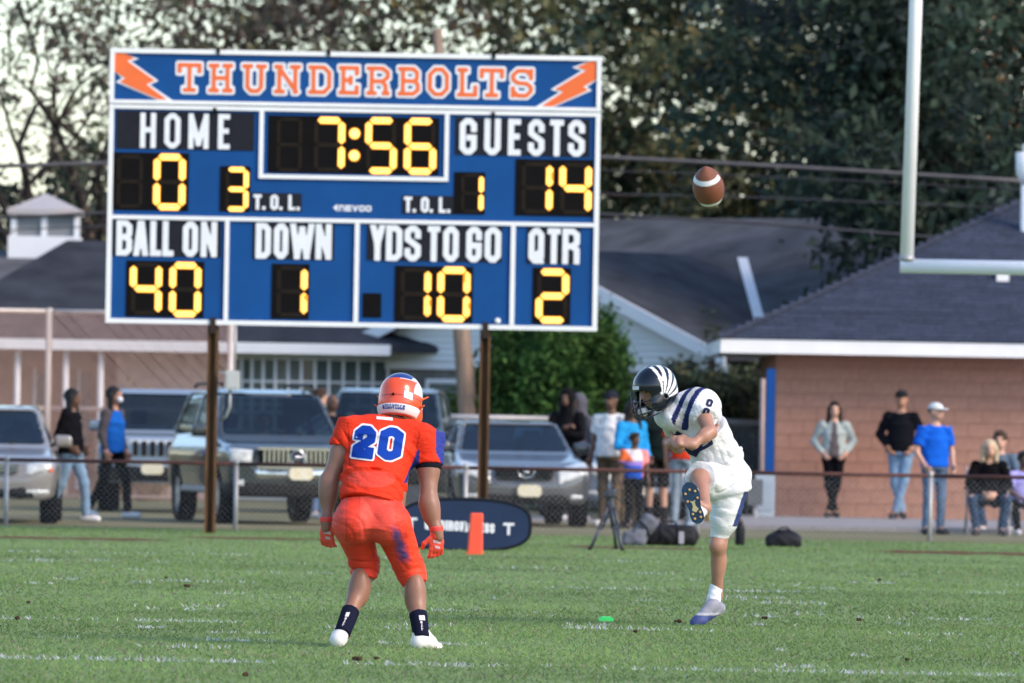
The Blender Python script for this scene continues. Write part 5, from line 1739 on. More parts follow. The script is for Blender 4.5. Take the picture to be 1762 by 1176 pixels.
# trousers
def pants_col(v):
    c = np.tile(np.array((.72, .046, .022)), (len(v), 1))
    x, z = v[:, 0], v[:, 2]
    def X(px):
        return DJ(px, 900, 0)[0]
    pale = (v[:, 1] < .10) & (((x > X(575)) & (x < X(597))) | ((x > X(618)) & (x < X(680)))) & (z > DJ(655, 925, 0)[2])
    c[pale] = (.73, .066, .042)
    cx_ = X(680) + (DJ(655, 905, 0)[2] - z) * .30
    t = np.clip((DJ(655, 900, 0)[2] - z) / .24, 0, 1)
    st = (np.abs(x - cx_) < .028 + .02 * t) & (z < DJ(655, 898, 0)[2]) & (z > DJ(655, 965, 0)[2]) & (v[:, 1] < .25)
    g = np.clip(1.15 - np.abs(x - cx_) / (.030 + .02 * t), 0, 1) * np.clip((DJ(655, 896, 0)[2] - z) / .07, 0, 1) * np.clip((z - DJ(655, 968, 0)[2]) / .05, 0, 1) * (v[:, 1] < .25)
    g = np.clip(g * (1.1 + .35 * np.sin(z * 90) * np.sin(x * 60 + z * 20)), 0, .95)[:, None]
    c = c * (1 - g) + np.array((.065, .045, .17)) * g
    for px_ in (596, 619, 681):
        xs = X(px_) + (DJ(655, 880, 0)[2] - z) * (.02 if px_ < 650 else .25)
        ln = (np.abs(x - xs) < .0035) & (v[:, 1] < .12) & (z > DJ(655, 930, 0)[2])
        c[ln] *= .7
    side = (x > X(700) + (DJ(655, 905, 0)[2] - z) * .12) & (z < DJ(655, 880, 0)[2])
    c[side & ~st] = (.85, .055, .020)
    return c
Pp = [('t', DJ(640, 912, .02), DJ(638, 856, .05), (.205, .165), (.180, .145), uxd), ('e', DJ(611, 895, -.02), (.135, .145, .135)), ('e', DJ(666, 897, -.01), (.135, .145, .135))]
for a, e0 in (('l', DJ(627, 992, .24)), ('r', DJ(713, 1001, .20))):
    h_, k_ = j['h' + a], j['k' + a]
    Pp += [('c', h_, k_ + (h_ - k_) * .1, .120, .084), ('f', k_ + (h_ - k_) * .2, e0, .084, .078), ('e', k_ + V3((0, .03, 0)), (.075, .075, .075))]
def pfold(f, X, Y, Z):
    kn = np.clip((DJ(655, 950, 0)[2] - Z) / .1, 0, 1)
    return f + crease(X, Y, Z, .018, 4.0, (4, 3, 42)) * kn + crease(X, Y, Z, .005, 5.0, (16, 5, 30))
blob('trousers', Pp, pm('stretch_trousers', attr=True, rough=.55, var=.06, scale=12, spec=.3, bump=.55, bscale=15, stretch=(1, 1, 2.2)), D, .0068, .04, fn=pfold, col=pants_col)
# socks, boots, gloves
M_sock = cloth('navy_sock', (.010, .012, .03))
M_boot = pm('white_boot', (.66, .64, .62), .5, .15, 9, tint2=(.76, .75, .74))
for a, toe in (('l', DJ(587, 1096, .26)), ('r', DJ(752, 1112, .07))):
    k_, a_ = j['k' + a], j['a' + a]
    up_ = unit(k_ - a_)
    top_ = a_ + up_ * (.135 if a == 'l' else .13)
    sk_ = blob('sock', [('f', a_ - up_ * .05, top_, .050, .056)], M_sock, D, .0075, .02)
    fw = unit((top_ - a_) * 0 + V3((0, -1, .0)))
    # white knit bar and letters down the back of the sock
    sv_, sq_ = nets(*field([('f', a_ - up_ * .05, top_, .050, .056)], .0075, .02))
    off_x = -.022 if a == 'l' else .004
    o0 = a_ + up_ * .085 + V3((off_x, 0, 0))
    project(gv, gf, o0, V3((.034 if a == 'r' else .022, 0, .0)), up_ * .035, (0, 1, 0), sv_, sq_, .003, 'sock_bar', M_nout, sk_)
    for q_, ch in enumerate('MILL'):
        gl = glyph(FONT[ch], .62, .12, res=24, merge=False)
        b0 = a_ + up_ * (.078 - q_ * .017) + V3((off_x + .004, 0, 0))
        project(gl[0], gl[1], b0 , V3((.018, 0, 0)) * 1.0, up_ * -.015, (0, 1, 0), sv_, sq_, .003, 'sock_letter', M_nout, sk_)
    hz = .035 if a == 'r' else .075
    heel = V3((a_[0] + (-.015 if a == 'l' else -.01), a_[1] - .02, hz + .02))
    if a == 'l':
        heel = DJ(582, 1098, -.02)
    bo = blob('boot', [('c', a_ - up_ * .005, heel, .046, .044), ('c', heel, toe, .046, .036), ('e', (heel + toe) / 2 + V3((0, 0, .015)), (.05, .06, .04)), ('c', a_, (heel + toe) / 2 + V3((0, 0, .02)), .042, .045)], M_boot, D, .007, .025,
              fn=lambda f, X, Y, Z: np.maximum(f, .008 - Z))
    sole = MB()
    for i in range(7):
        t_ = (i % 4) / 3
        p = heel + (toe - heel) * t_
        sd = unit(np.cross(toe - heel, (0, 0, 1))) * (.026 if i < 4 else -.026)
        p = p + sd
        sole.lathe([(.009, -.004), (.011, .02)], (p[0], p[1], max(.0, p[2] - .048)), 'z', 8)
    sole.build('studs', pm('dark_stud', (.05, .03, .025), .6), bo)
M_glv = pm('orange_glove', (.72, .045, .025), .38, .12, 16, tint2=(.80, .10, .06), spec=.6)
M_glw = pm('pale_glove_print', (.62, .42, .46), .4, .1, 10)
for a in 'lr':
    E_, W_ = j['e' + a], j['w' + a]
    sg = -1 if a == 'l' else 1
    dn = unit((.04, .05, -1)) if a == 'l' else unit((.02, .06, -1))
    gp_ = hand_prims(W_ + dn * .02, dn, (-sg * .25, .75, 0), (-sg * .95, -.15, .1), .75 if a == 'l' else .6, 1.12, .0105)
    gl_, gv_, gq_ = blob('glove', gp_ + [('f', W_ - dn * .012, W_ + dn * .05, .040, .036)], M_glv, D, .005, .008, ret=True)
    blob('cuff', [('f', W_ - dn * .022, W_ + dn * .012, .043, .043)], pm('glove_cuff', (.75, .06, .05), .5), gl_, .006, .01)
    cc = W_ + dn * .075
    project(gv, gf, cc + V3((-.022, 0, .012)), V3((.044, 0, -.006)), V3((.004, 0, -.018)), (0, 1, 0), gv_, gq_, .003, 'glove_print', M_glw, gl_)
    project(gv, gf, cc + V3((-.010, 0, -.022)), V3((.030, 0, -.006)), V3((.004, 0, -.016)), (0, 1, 0), gv_, gq_, .003, 'glove_print', M_glw, gl_)
# helmet: orange shell, blue crown patch with white halo, part of it painted sky reflection, white neck bumper
def hcol_d(v):
    c = np.tile(np.array((.80, .080, .022)), (len(v), 1))
    x, y, z = v.T
    c[(z > .088) & (x < -.02) & (np.abs(x + .01) < .10)] = (.62, .62, .66)
    c[(x < -.100) & (z > .015)] = (.62, .62, .66)  # gloss reflection painted white along the right edge
    c[(z > .094) & (np.abs(x + .005) < .072)] = (.012, .035, .19)
    c[(np.abs(z + .012) < .0035) & (y > 0)] = (.45, .03, .012)
    return c
RD = frame((.28, 1, -.30))
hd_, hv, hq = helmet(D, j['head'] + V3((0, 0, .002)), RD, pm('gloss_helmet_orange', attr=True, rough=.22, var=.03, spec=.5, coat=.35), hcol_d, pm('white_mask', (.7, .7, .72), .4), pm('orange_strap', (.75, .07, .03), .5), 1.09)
blob('neck_bumper', [('e', (0, .03, -.055), (.121, .126, .105))], pm('white_bumper', (.66, .64, .66), .5), hd_, .006, .02,
     [('b', (0, -.16, -.05), (.3, .16, .3), None, .02)], fn=lambda f, X, Y, Z: np.maximum(f, np.maximum(Z + .060, -.112 - Z)))
bv, bq = nets(*field([('e', (0, .03, -.055), (.121, .126, .105))], .006, .02))
for i, ch in enumerate('MILLVILLE'):
    an = rad(-26 + i * 7.2 + (0 if ch != 'M' else -1.5))
    gl = glyph(VARS[ch], .78, .11, res=22, merge=False)
    ctr = V3((math.sin(an) * .12, .03 + math.cos(an) * .125, -.094))
    u_ = V3((math.cos(an), -math.sin(an), 0))
    # read from behind: left to right runs along -x of the helmet frame
    ctr = V3((-ctr[0], ctr[1], ctr[2]))
    u_ = V3((-u_[0], u_[1], 0))
    dd_ = V3((math.sin(an), -math.cos(an), 0))
    project(gl[0], gl[1], ctr - u_ * .006, u_ * .016, V3((0, 0, .024)), dd_, bv, bq, .003, 'helmet_letter', M_num, hd_)
project(gv, gf, V3((-.052, .13, -.025)), V3((-.045, -.03, -.006)), V3((0, 0, .042)), (.45, -.9, 0), hv, hq, .003, 'decal', M_nout, hd_)
MB().lathe([(.008, 0), (.008, .004)], (0, .158, -.012), 'y', 12).build('rear_vent', M_black, hd_)
for sg in (-1, 1):
    MB().tube([(sg * .118, -.02, .01), (sg * .15, -.03, .03)], [.006, .004], 6).build('strap_end', M_orange, hd_)
    MB().tube([(sg * .116, .0, -.05), (sg * .145, .02, -.035)], [.006, .004], 6).build('strap_end', M_orange, hd_)

# -- kicker, leaning forward on one leg, the kicking foot swung up towards us
kr_ = on_ground(1212, 1077)
KY = kr_.y
def KJ(px, py, dy=0.0):
    p = at(px, py, KY + dy)
    return np.array((p.x - kr_.x, p.y - kr_.y, p.z))
SKK = pm('skin_kicker', (.36, .185, .13), .45, .10, 14, spec=.45, bump=.05)
lx = unit((.66, -.75, 0))
j = dict(pel=KJ(1246, 818, 0), chest=KJ(1207, 733, -.14), neck=KJ(1163, 690, -.22), head=KJ(1126, 668, -.28), sl=KJ(1206, 700, -.30), sr=KJ(1158, 712, .06),
         el=KJ(1222, 741, -.50), er=KJ(1168, 765, -.16), wl=KJ(1190, 762, -.60), wr=KJ(1163, 764, -.46), hl=KJ(1260, 832, -.07), hr=KJ(1236, 828, .04),
         kl=KJ(1236, 936, -.06), al=KJ(1234, 1022, .04), kr=KJ(1204, 821, -.36), ar=KJ(1213, 872, -.70))
RK = frame((-.80, -.52, -.36))
fpk, qk = face_prims(j['head'], RK, 1.0)
P = list(fpk) + [('t', j['pel'] - V3((0, 0, .02)), j['chest'], (.11, .07), (.15, .10), lx), ('t', j['chest'], j['neck'], (.17, .11), (.07, .06), lx), ('c', j['neck'], j['head'] + V3((.03, .02, -.03)), .06, .056)]
for a in 'lr':
    S_, E_, W_ = j['s' + a], j['e' + a], j['w' + a]
    P += [('c', S_, E_, .058, .044), ('c', E_, W_, .046, .030), ('e', E_ + (W_ - E_) * .3, (.046, .046, .05))]
P += hand_prims(j['wl'], unit(KJ(1152, 752, -.62) - j['wl']), (-.2, .5, -.5), (-.2, -.5, .8), 1.15, 1.0, .0105)
P += hand_prims(j['wr'], unit(KJ(1148, 748, -.60) - j['wr']), (.3, -.7, -.4), (-.2, -.3, .8), 1.0, 1.0, .0105)
P += [('c', j['hl'], j['kl'], .070, .056), ('e', j['kl'] + V3((-.012, -.03, 0)), (.048, .045, .055)), ('c', j['kl'], j['al'], .054, .036), ('e', j['kl'] + (j['al'] - j['kl']) * .30 + V3((.01, .03, 0)), (.052, .056, .11)), ('c', j['al'], KJ(1214, 1058, -.04), .036, .032),
      ('c', j['hr'], j['kr'], .072, .066), ('e', j['kr'] + V3((0, -.03, 0)), (.064, .05, .062)), ('c', j['kr'], j['ar'], .060, .040), ('e', j['kr'] + (j['ar'] - j['kr']) * .35 + V3((.0, .03, -.025)), (.054, .08, .055)), ('c', j['ar'], KJ(1196, 862, -.76), .036, .03)]
K = blob('person', P, SKK, None, .0074, .028)
K.location = (kr_.x, kr_.y, -.012)
tag(K, 'kicker in white uniform and dark helmet following through with one foot raised', 'person', 'football players')
for x in (-.032, .032):
    blob('eye', [('e', qk(x, -.088, .018), (.016, .008, .009), RK)], M_eye, K, .004, .004)
blob('hair', [('e', qk(0, .02, .03), (.082, .10, .10), RK)], pm('brown_hair', (.04, .025, .018), .6, .3, 40), K, .009, .02, [('b', qk(0, -.12, -.06), (.07, .08, .11), RK, .03)])
WHT = (.66, .67, .70)
sd_ax = unit(KJ(1222, 741, -.50) - j['sl'])
def kj_col(v):
    c = np.tile(np.array(WHT), (len(v), 1))
    d = v - KJ(1196, 672, -.30)
    # two navy stripes with a pale grey one between, round the cap of the left sleeve
    t = (v - j['sl']) @ unit(KJ(1228, 712, -.34) - KJ(1176, 690, -.26))
    near = (v @ lx) > (j['neck'] @ lx) + .085
    near &= v[:, 2] > KJ(1200, 738, -.3)[2]
    c[near & (t > -.135) & (t < -.098)] = (.012, .020, .10)
    c[near & (t >= -.098) & (t < -.060)] = (.50, .50, .50)
    c[near & (t >= -.060) & (t < -.022)] = (.012, .020, .10)
    return c
Kp = [('t', KJ(1241, 801, .0), KJ(1228, 775, -.04), (.172, .146), (.174, .148), lx), ('t', KJ(1228, 775, -.04), j['chest'], (.180, .152), (.195, .168), lx), ('t', j['chest'], KJ(1172, 700, -.20), (.20, .175), (.16, .125), lx),
      ('c', j['sl'] + V3((-.02, .02, .0)), j['sr'], .112, .10), ('c', KJ(1182, 692, -.26), KJ(1148, 712, -.10), .095, .090), ('e', KJ(1208, 694, -.26), (.135, .13, .115)), ('e', KJ(1160, 716, -.26), (.10, .10, .09))]
S_, E_ = j['sl'], j['el']
Kp += [('f', S_ - (E_ - S_) * .1, S_ + (E_ - S_) * .42, .105, .082)]
S2, E2 = j['sr'], j['er']
Kp += [('f', S2 - (E2 - S2) * .1, S2 + (E2 - S2) * .5, .095, .08)]
def kfold(f, X, Y, Z):
    low = np.clip((KJ(1212, 740, 0)[2] - Z) / .2, 0, 1)
    return f + crease(X, Y, Z, .007, 6.0, (24, 9, 34)) * (.3 + .7 * low) + low * (.004 * np.sin(36 * X + 30 * Z + 2.5 * np.sin(18 * Z)) + .004 * np.sin(52 * Z - 20 * X)) + .0045 * np.sin(38 * X + 26 * Z + 12 * Y + 2 * np.sin(21 * Z)) * np.sin(19 * Z - 9 * X)
ko, kv, kq = blob('jersey', Kp, pm('white_jersey_cloth', attr=True, rough=.7, var=.04, scale=25, spec=.25, bump=.75, bscale=15, stretch=(1.6, 1, 1.6)), K, .0068, .05, fn=kfold, col=kj_col, ret=True)
M_navy = pm('navy_twill', (.012, .016, .07), .7, .06, 30)
# collar and chest numeral, sleeve numeral
blob('collar', [('c', KJ(1163, 690, -.22), KJ(1152, 683, -.24), .072, .070)], cloth('navy_collar', (.015, .015, .04)), K, .008, .02)
for (px, py, sc_, rot) in ((1218, 690, .055, -20), (1212, 705, .055, -20)):
    gl = glyph(FONT['C'], .8, .15, res=30, merge=False)
    o0 = KJ(px - 4, py + 5, -.5)
    ca, sa = math.cos(rad(rot)), math.sin(rad(rot))
    project(gl[0], gl[1], o0, V3((ca, 0, sa)) * sc_, V3((-sa, 0, ca)) * sc_, (0, 1, 0), kv, kq, .005, 'sleeve_number', M_navy, ko)
gl = glyph(FONT['U'], 1.5, .16, res=30, merge=False)
ca, sa = math.cos(rad(-30)), math.sin(rad(-30))
project(gl[0], gl[1], KJ(1152, 760, -.3), V3((ca, 0, sa)) * .14, V3((-sa, 0, ca)) * .10, (0, 1, 0), kv, kq, .006, 'chest_number', M_navy, ko)
gl = glyph(FONT['0'], 1.7, .2, res=30, merge=False)
project(gl[0], gl[1], KJ(1196, 779, -.3), V3((math.cos(rad(28)), 0, math.sin(rad(28)))) * .085, V3((-.35, 0, .9)) * .055, (0, 1, 0), kv, kq, .006, 'chest_number', M_navy, ko)
# trousers
def kp_col(v):
    c = np.tile(np.array((.66, .68, .71)), (len(v), 1))
    t = np.clip((KJ(1212, 830, 0)[2] - v[:, 2]) / .3, 0, 1)
    st = (v[:, 0] > KJ(1284, 800, 0)[0] - t * .095) & (v[:, 2] < KJ(1212, 842, 0)[2]) & (v[:, 2] > KJ(1212, 902, 0)[2])
    c[st] = (.03, .05, .17)
    return c
Kt = [('t', KJ(1249, 842, .0), KJ(1238, 772, -.02), (.185, .16), (.170, .142), lx), ('e', KJ(1264, 820, .04), (.12, .14, .13))]
e0 = KJ(1237, 924, -.06)
Kt += [('c', j['hl'], j['hl'] + (j['kl'] - j['hl']) * .55, .118, .098), ('f', j['hl'] + (j['kl'] - j['hl']) * .45, e0, .098, .063)]
h_, k_ = j['hr'], j['kr']
Kt += [('c', h_, h_ + (k_ - h_) * .6, .130, .118), ('f', h_ + (k_ - h_) * .4, h_ + (k_ - h_) * 1.0 + V3((.006, 0, .012)), .122, .110)]
blob('trousers', Kt, pm('white_stretch', attr=True, rough=.5, var=.03, spec=.3, bump=.5, bscale=14, stretch=(1, 1, 2.2)), K, .0068, .04,
     fn=lambda f, X, Y, Z: f + .003 * np.sin(46 * Z + 22 * X + 2 * np.sin(14 * X)) + crease(X, Y, Z, .007, 3.0, (10, 5, 44)), col=kp_col)
# standing foot
a_, toe = j['al'], KJ(1197, 1070, -.10)
blob('sock', [('f', KJ(1226, 1040, .01), KJ(1233, 1004, .03), .050, .046)], cloth('white_sock', (.72, .74, .78)), K, .0075, .02, fn=folds(.003, 50, 120))
def boot_col(v):
    c = np.tile(np.array((.24, .25, .31)), (len(v), 1))
    c[v[:, 2] < KJ(1212, 1056, 0)[2]] = (.045, .065, .20)
    c[(np.abs(v[:, 2] - KJ(1212, 1053, 0)[2]) < .008)] = (.42, .44, .50)
    return c
heel = KJ(1238, 1044, .05)
blob('boot', [('c', KJ(1228, 1036, .0), heel, .046, .036), ('c', heel, toe, .038, .036), ('c', KJ(1222, 1042, -.03), toe, .044, .036), ('e', KJ(1204, 1066, -.08), (.046, .05, .030))],
     pm('boot_knit', attr=True, rough=.6, var=.25, scale=25), K, .0065, .025, fn=lambda f, X, Y, Z: np.maximum(f, .006 - Z), col=boot_col)
# raised foot with its sole turned to us
toe, heel = KJ(1184, 833, -.78), KJ(1202, 893, -.76)
fa = unit(heel - toe)
sx_ = unit(np.cross(fa, (0, 1, 0)))
fr_ = np.stack([sx_, unit(np.cross(sx_, fa)), fa], 1)
mid = (toe + heel) / 2
bt = blob('boot', [('e', toe + fa * .055, (.052, .040, .075), fr_), ('e', heel - fa * .035, (.043, .040, .062), fr_), ('t', toe + fa * .04, heel - fa * .03, (.050, .034), (.038, .036), sx_), ('c', heel - fa * .045 + V3((0, .03, 0)), j['ar'], .045, .042)],
          pm('boot_white_upper', (.58, .60, .66), .5), K, .0065, .03)
out = []
for (t_, w_) in ((-.012, .0), (.0, .034), (.03, .054), (.075, .060), (.12, .050), (.16, .042), (.20, .047), (.235, .042), (.255, .018)):
    out.append((t_, w_))
L_ = np.linalg.norm(heel - toe)
sv_, sf_ = [], []
yo = -.046
for t_, w_ in out:
    for sg in (-1, 1):
        p = toe + fa * (t_ / .255 * (L_ + .03) - .012) + sx_ * sg * max(w_, .004) + V3((0, yo, 0))
        sv_.append(p)
n = len(out)
sv_ += [p + V3((0, .03, 0)) for p in sv_]
for i in range(n - 1):
    sf_.append((2 * i, 2 * i + 2, 2 * i + 3, 2 * i + 1))
    sf_.append((2 * i + 2 * n, 2 * i + 2, 2 * i, 2 * i + 2 * n)[:0] or (2 * i, 2 * i + 2 * n, 2 * i + 2 + 2 * n, 2 * i + 2))
    sf_.append((2 * i + 1, 2 * i + 3, 2 * i + 3 + 2 * n, 2 * i + 1 + 2 * n))
sf_ += [(0, 1, 1 + 2 * n, 2 * n), (2 * n - 2, 4 * n - 2, 4 * n - 1, 2 * n - 1)]
so = mk('sole', sv_, sf_, pm('navy_sole', (.010, .035, .085), .35, .2, 20), bt)
M_gold = pm('gold_stud', (.50, .30, .10), .4)
for t_, w_ in ((.05, .033), (.05, -.035), (.10, .036), (.105, -.036), (.20, .026), (.20, -.026), (.235, .02), (.235, -.022), (.03, 0)):
    p = toe + fa * t_ / .255 * L_ + sx_ * w_ + V3((0, yo, 0))
    MB().lathe([(.010, 0), (.007, -.012), (.002, -.013)], tuple(p), 'y', 8).build('stud', M_gold, so)
P5 = [(.105, .022), (.12, .010), (.15, .010), (.175, .024), (.185, .012), (.195, 0), (.185, -.012), (.175, -.024), (.15, -.010), (.12, -.010), (.105, -.022), (.115, 0)]
pv = [toe + fa * t_ / .255 * L_ + sx_ * w_ + V3((0, yo - .002, 0)) for t_, w_ in P5]
cp = sum(pv) / len(pv)
mk('arch_plate', pv + [cp], [(i, (i + 1) % 12, 12) for i in range(12)], pm('pale_gold_plate', (.42, .37, .20), .4), so)
# helmet: near-black shell with white feather stripes
def hcol_k(v):
    c = np.tile(np.array((.004, .006, .014)), (len(v), 1))
    x, y, z = v.T
    an = np.degrees(np.arctan2(z + .06, y + .03))
    side = np.abs(x) > .018
    rr = np.hypot(z + .06, y + .03)
    for a0, a1 in ((74, 84), (57, 70), (38, 52), (18, 33), (-2, 12)):
        ta = np.clip((rr - .05) / .14, 0, 1)
        m = side & (an > a0 + (a1 - a0) * .35 * ta) & (an < a1) & (rr > .045)
        c[m] = (.70, .72, .76)
    return c
hk_, hv, hq = helmet(K, j['head'] + V3((0, 0, .004)), RK, pm('gloss_helmet_black', attr=True, rough=.2, var=.03, spec=.4, coat=.35), hcol_k, pm('gunmetal_mask', (.045, .05, .065), .3, metal=.6), pm('white_chin', (.68, .68, .70), .5), 1.08)
project(gv, gf, V3((.036, -.20, .045)), V3((-.072, 0, 0)), V3((0, .0, .022)), (0, 1, 0), hv, hq, .004, 'brow_plate', M_nout, hk_)

# ---------------------------------------------------------------- parked cars
def poly2(P, A, B):
    "signed distance to polygon P over coordinates A, B"
    d = np.full(np.broadcast(A, B).shape, 1e9)
    ins = np.zeros(d.shape, bool)
    n = len(P)
    for i in range(n):
        (ax_, ay), (bx, by) = P[i], P[(i + 1) % n]
        ex, ey = bx - ax_, by - ay
        t = np.clip(((A - ax_) * ex + (B - ay) * ey) / (ex * ex + ey * ey), 0, 1)
        d = np.minimum(d, (A - ax_ - ex * t) ** 2 + (B - ay - ey * t) ** 2)
        c = ((ay > B) != (by > B)) & (A < (bx - ax_) * (B - ay) / (by - ay + 1e-12) + ax_)
        ins ^= c
    return np.where(ins, -1, 1) * np.sqrt(d)
def mxr(a):
    o = a[0]
    for b in a[1:]:
        o = np.maximum(o, b)
    return o
M_tyre = pm('tyre_rubber', (.007, .007, .008), .85, .2, 20)
M_rim = pm('alloy_rim', (.62, .63, .66), .35, .1, 5, metal=.6)
M_trimb = pm('black_plastic_trim', (.007, .007, .008), .6, .2, 10)
M_chrome = pm('chrome', (.62, .64, .68), .15, .05, 4, metal=1.0)
M_lens = pm('headlamp_lens', (.62, .64, .64), .12, .25, 14, spec=.8, coat=1)
M_amber = pm('amber_lens', (.70, .14, .03), .2, .1)
M_seat = pm('car_seat_cloth', (.018, .019, .022), .85, .15)
M_plt = pm('number_plate', (.64, .56, .30), .5, .12, 18, tint2=(.70, .70, .66))
M_glass = glass('car_glass', (.20, .26, .27))
def wheel(parent, x, y, r, wd, side):
    w = empty('wheel')
    w.parent = parent
    w.location = (x, y, r)
    MB().lathe([(r * .66, -wd / 2), (r * .93, -wd / 2), (r, -wd * .36), (r, wd * .36), (r * .93, wd / 2), (r * .66, wd / 2)], (0, 0, 0), 'x', 28, True).build('tyre', M_tyre, w, True)
    m = MB().lathe([(r * .67, -wd * .42), (r * .67, wd * .42), (r * .60, wd * .40), (r * .60, -wd * .40)], (0, 0, 0), 'x', 28, True)
    xo = side * wd * .34
    for q in range(5):
        a = 2 * math.pi * q / 5
        c, s = math.cos(a), math.sin(a)
        p = [(-.035, .03), (.035, .03), (.045, r * .63), (-.045, r * .63)]
        pts = [(u * c - v * s, u * s + v * c) for u, v in p]
        m.add([(xo - .012, a_, b_) for a_, b_ in pts] + [(xo + .012, a_, b_) for a_, b_ in pts], [(0, 1, 2, 3), (7, 6, 5, 4), (0, 4, 5, 1), (1, 5, 6, 2), (2, 6, 7, 3), (3, 7, 4, 0)])
    m.lathe([(.06, -.016), (.06, .016)], (xo, 0, 0), 'x', 14)
    m.build('rim', M_rim, w)
    MB().lathe([(r * .58, -.01), (r * .58, .01)], (-side * wd * .1, 0, 0), 'x', 20).build('brake_disc', M_trimb, w)

def car(label, name, px, Y, rz, L, W, low, cab, belt, roof, wc0, wcs, r, paint, cat, ax=(-.62, .60), h=.038, front=None, clad=None, nose=.12, plate=None, cladz=.5):
    x0 = at(px, 800, Y).x
    C = empty(name, (x0, Y, 0), rz)
    tag(C, label, cat, 'cars parked behind the low fence')
    X = np.arange(-W - .08, W + .09, h)[:, None, None]
    Yg = np.arange(-L / 2 - .12, L / 2 + .13, h)[None, :, None]
    Z = np.arange(.08, roof + .12, h)[None, None, :]
    lo = (X.min(), Yg.min(), Z.min())
    aX = np.abs(X)
    t = np.clip((-Yg - L / 2 + .75) / .75, 0, 1)
    t2 = np.clip((Yg - L / 2 + .6) / .6, 0, 1)
    w = W * (1 - nose * t ** 2 - .08 * t2 ** 2) - np.maximum(0, Z - (belt - .16)) * .55 - np.maximum(0, .62 - Z) * .14
    fb_ = smax(poly2(low, Yg[0], Z[0])[None], aX - w, .10)
    # bow the nose so that the bumper wraps round
    fb_ = smax(fb_, (-Yg - L / 2) + (aX / W) ** 2.6 * .17 - .0 - .0 * Z, .05)
    wc = wc0 - (Z - belt) * wcs
    fc = smax(poly2(cab, Yg[0], Z[0])[None], aX - wc, .09)
    f = smin(fb_, fc, .05)
    outer = f.copy()
    for yy in ax:
        yw = yy * L / 2
        f = smax(f, -np.maximum(np.sqrt((Yg - yw) ** 2 + (Z - r) ** 2) - (r + .055), (W - .34) - aX), .02)
    inner = np.maximum(fc + .055, belt - .02 - Z)
    cy0, cy1 = min(p[0] for p in cab), max(p[0] for p in cab)
    tub = mxr([np.abs(Yg - (cy0 + .35 + cy1 - .2) / 2) - (cy1 - cy0 - .55) / 2 + 0 * X + 0 * Z, aX - (W - .16) + 0 * Yg, Z - (belt + .02) + 0 * Yg, .42 - Z + 0 * Yg])
    f = np.maximum(f, -inner)
    f = np.maximum(f, -tub)
    # windscreen line: first edge of the cabin polygon
    (ya, za), (yb, zb) = cab[0], cab[1]
    yws = ya + (Z - za) * (yb - ya) / (zb - za)
    (yc, zc_), (yd, zd) = cab[-2], cab[-1]
    yrw = yc + (Z - zc_) * (yd - yc) / (zd - zc_ - 1e-6)
    zw0, zw1 = belt + .05, roof - .085
    ws = mxr([aX - (wc - .085) + 0 * Yg, zw0 - Z + 0 * X + 0 * Yg, Z - zw1 + 0 * X + 0 * Yg, np.abs(Yg - yws) - .16 + 0 * X])
    rw = mxr([aX - (wc - .10) + 0 * Yg, zw0 + .05 - Z + 0 * X + 0 * Yg, Z - zw1 + 0 * X + 0 * Yg, np.abs(Yg - yrw) - .18 + 0 * X])
    f = smax(f, -ws, .02)
    f = smax(f, -rw, .02)
    ymid = (yb + .12 + yc) / 2 - .05
    for a_, b_ in ((None, ymid - .05), (ymid + .05, None)):
        ls = (yws + .16) if a_ is None else a_ + 0 * Z
        rs = b_ + 0 * Z if b_ is not None else (yrw - .16)
        sw = mxr([.28 - aX + 0 * Yg + 0 * Z, zw0 - Z + 0 * X + 0 * Yg, Z - zw1 - .01 + 0 * X + 0 * Yg, ls - Yg + 0 * X, Yg - rs + 0 * X])
        f = smax(f, -sw, .02)
    v, q = nets(f, lo, h)
    body = mk('body', v, q, paint, C, True)
    # glass
    gv_, gq_ = nets(fc + .022, lo, h)
    cen = gv_[gq_].mean(1)
    zc2 = cen[:, 2]
    wcc = wc0 - (zc2 - belt) * wcs
    ywc = ya + (zc2 - za) * (yb - ya) / (zb - za)
    yrc = yc + (zc2 - zc_) * (yd - yc) / (zd - zc_ - 1e-6)
    band = (zc2 > belt + .0) & (zc2 < roof - .06)
    fr_ = band & (np.abs(cen[:, 1] - ywc) < .14) & (np.abs(cen[:, 0]) < wcc - .05)
    re_ = band & (np.abs(cen[:, 1] - yrc) < .14) & (np.abs(cen[:, 0]) < wcc - .05) & ~fr_
    for nm, mk_ in (('windscreen', fr_), ('rear_window', re_), ('side_window', band & ~fr_ & ~re_ & (cen[:, 0] > 0)), ('side_window', band & ~fr_ & ~re_ & (cen[:, 0] < 0))):
        if mk_.sum():
            qq = gq_[mk_]
            us, inv = np.unique(qq, return_inverse=True)
            mk(nm, gv_[us], inv.reshape(qq.shape), M_glass, C, True)
    def patch(nm, region, mat, off=.010, par=C):
        pv, pq = nets(np.maximum(outer - off, region), lo, h)
        if len(pv):
            return mk(nm, pv, pq, mat, par, True)
    fy = -L / 2 + .55
    def fbox(x_, hx, z_, hz, tilt=0.0, yb_=fy):
        return mxr([np.abs(X - x_) - hx + 0 * Yg + 0 * Z, np.abs(Z - z_ - tilt * (aX - abs(x_))) - hz + 0 * Yg, Yg - yb_ + 0 * X + 0 * Z])
    for s in (-1, 1):
        for (nm, x_, hx, z_, hz, tl, mt) in front['pair']:
            patch(nm, fbox(s * x_, hx, z_, hz, tl), mt, .012)
    for (nm, x_, hx, z_, hz, mt) in front['single']:
        patch(nm, fbox(x_, hx, z_, hz), mt, .008)
    if clad:
        patch('lower_cladding', np.maximum(Z - cladz + 0 * X + 0 * Yg, -1 + 0 * outer), clad, .004) if False else None
    yf = -L / 2 - .012
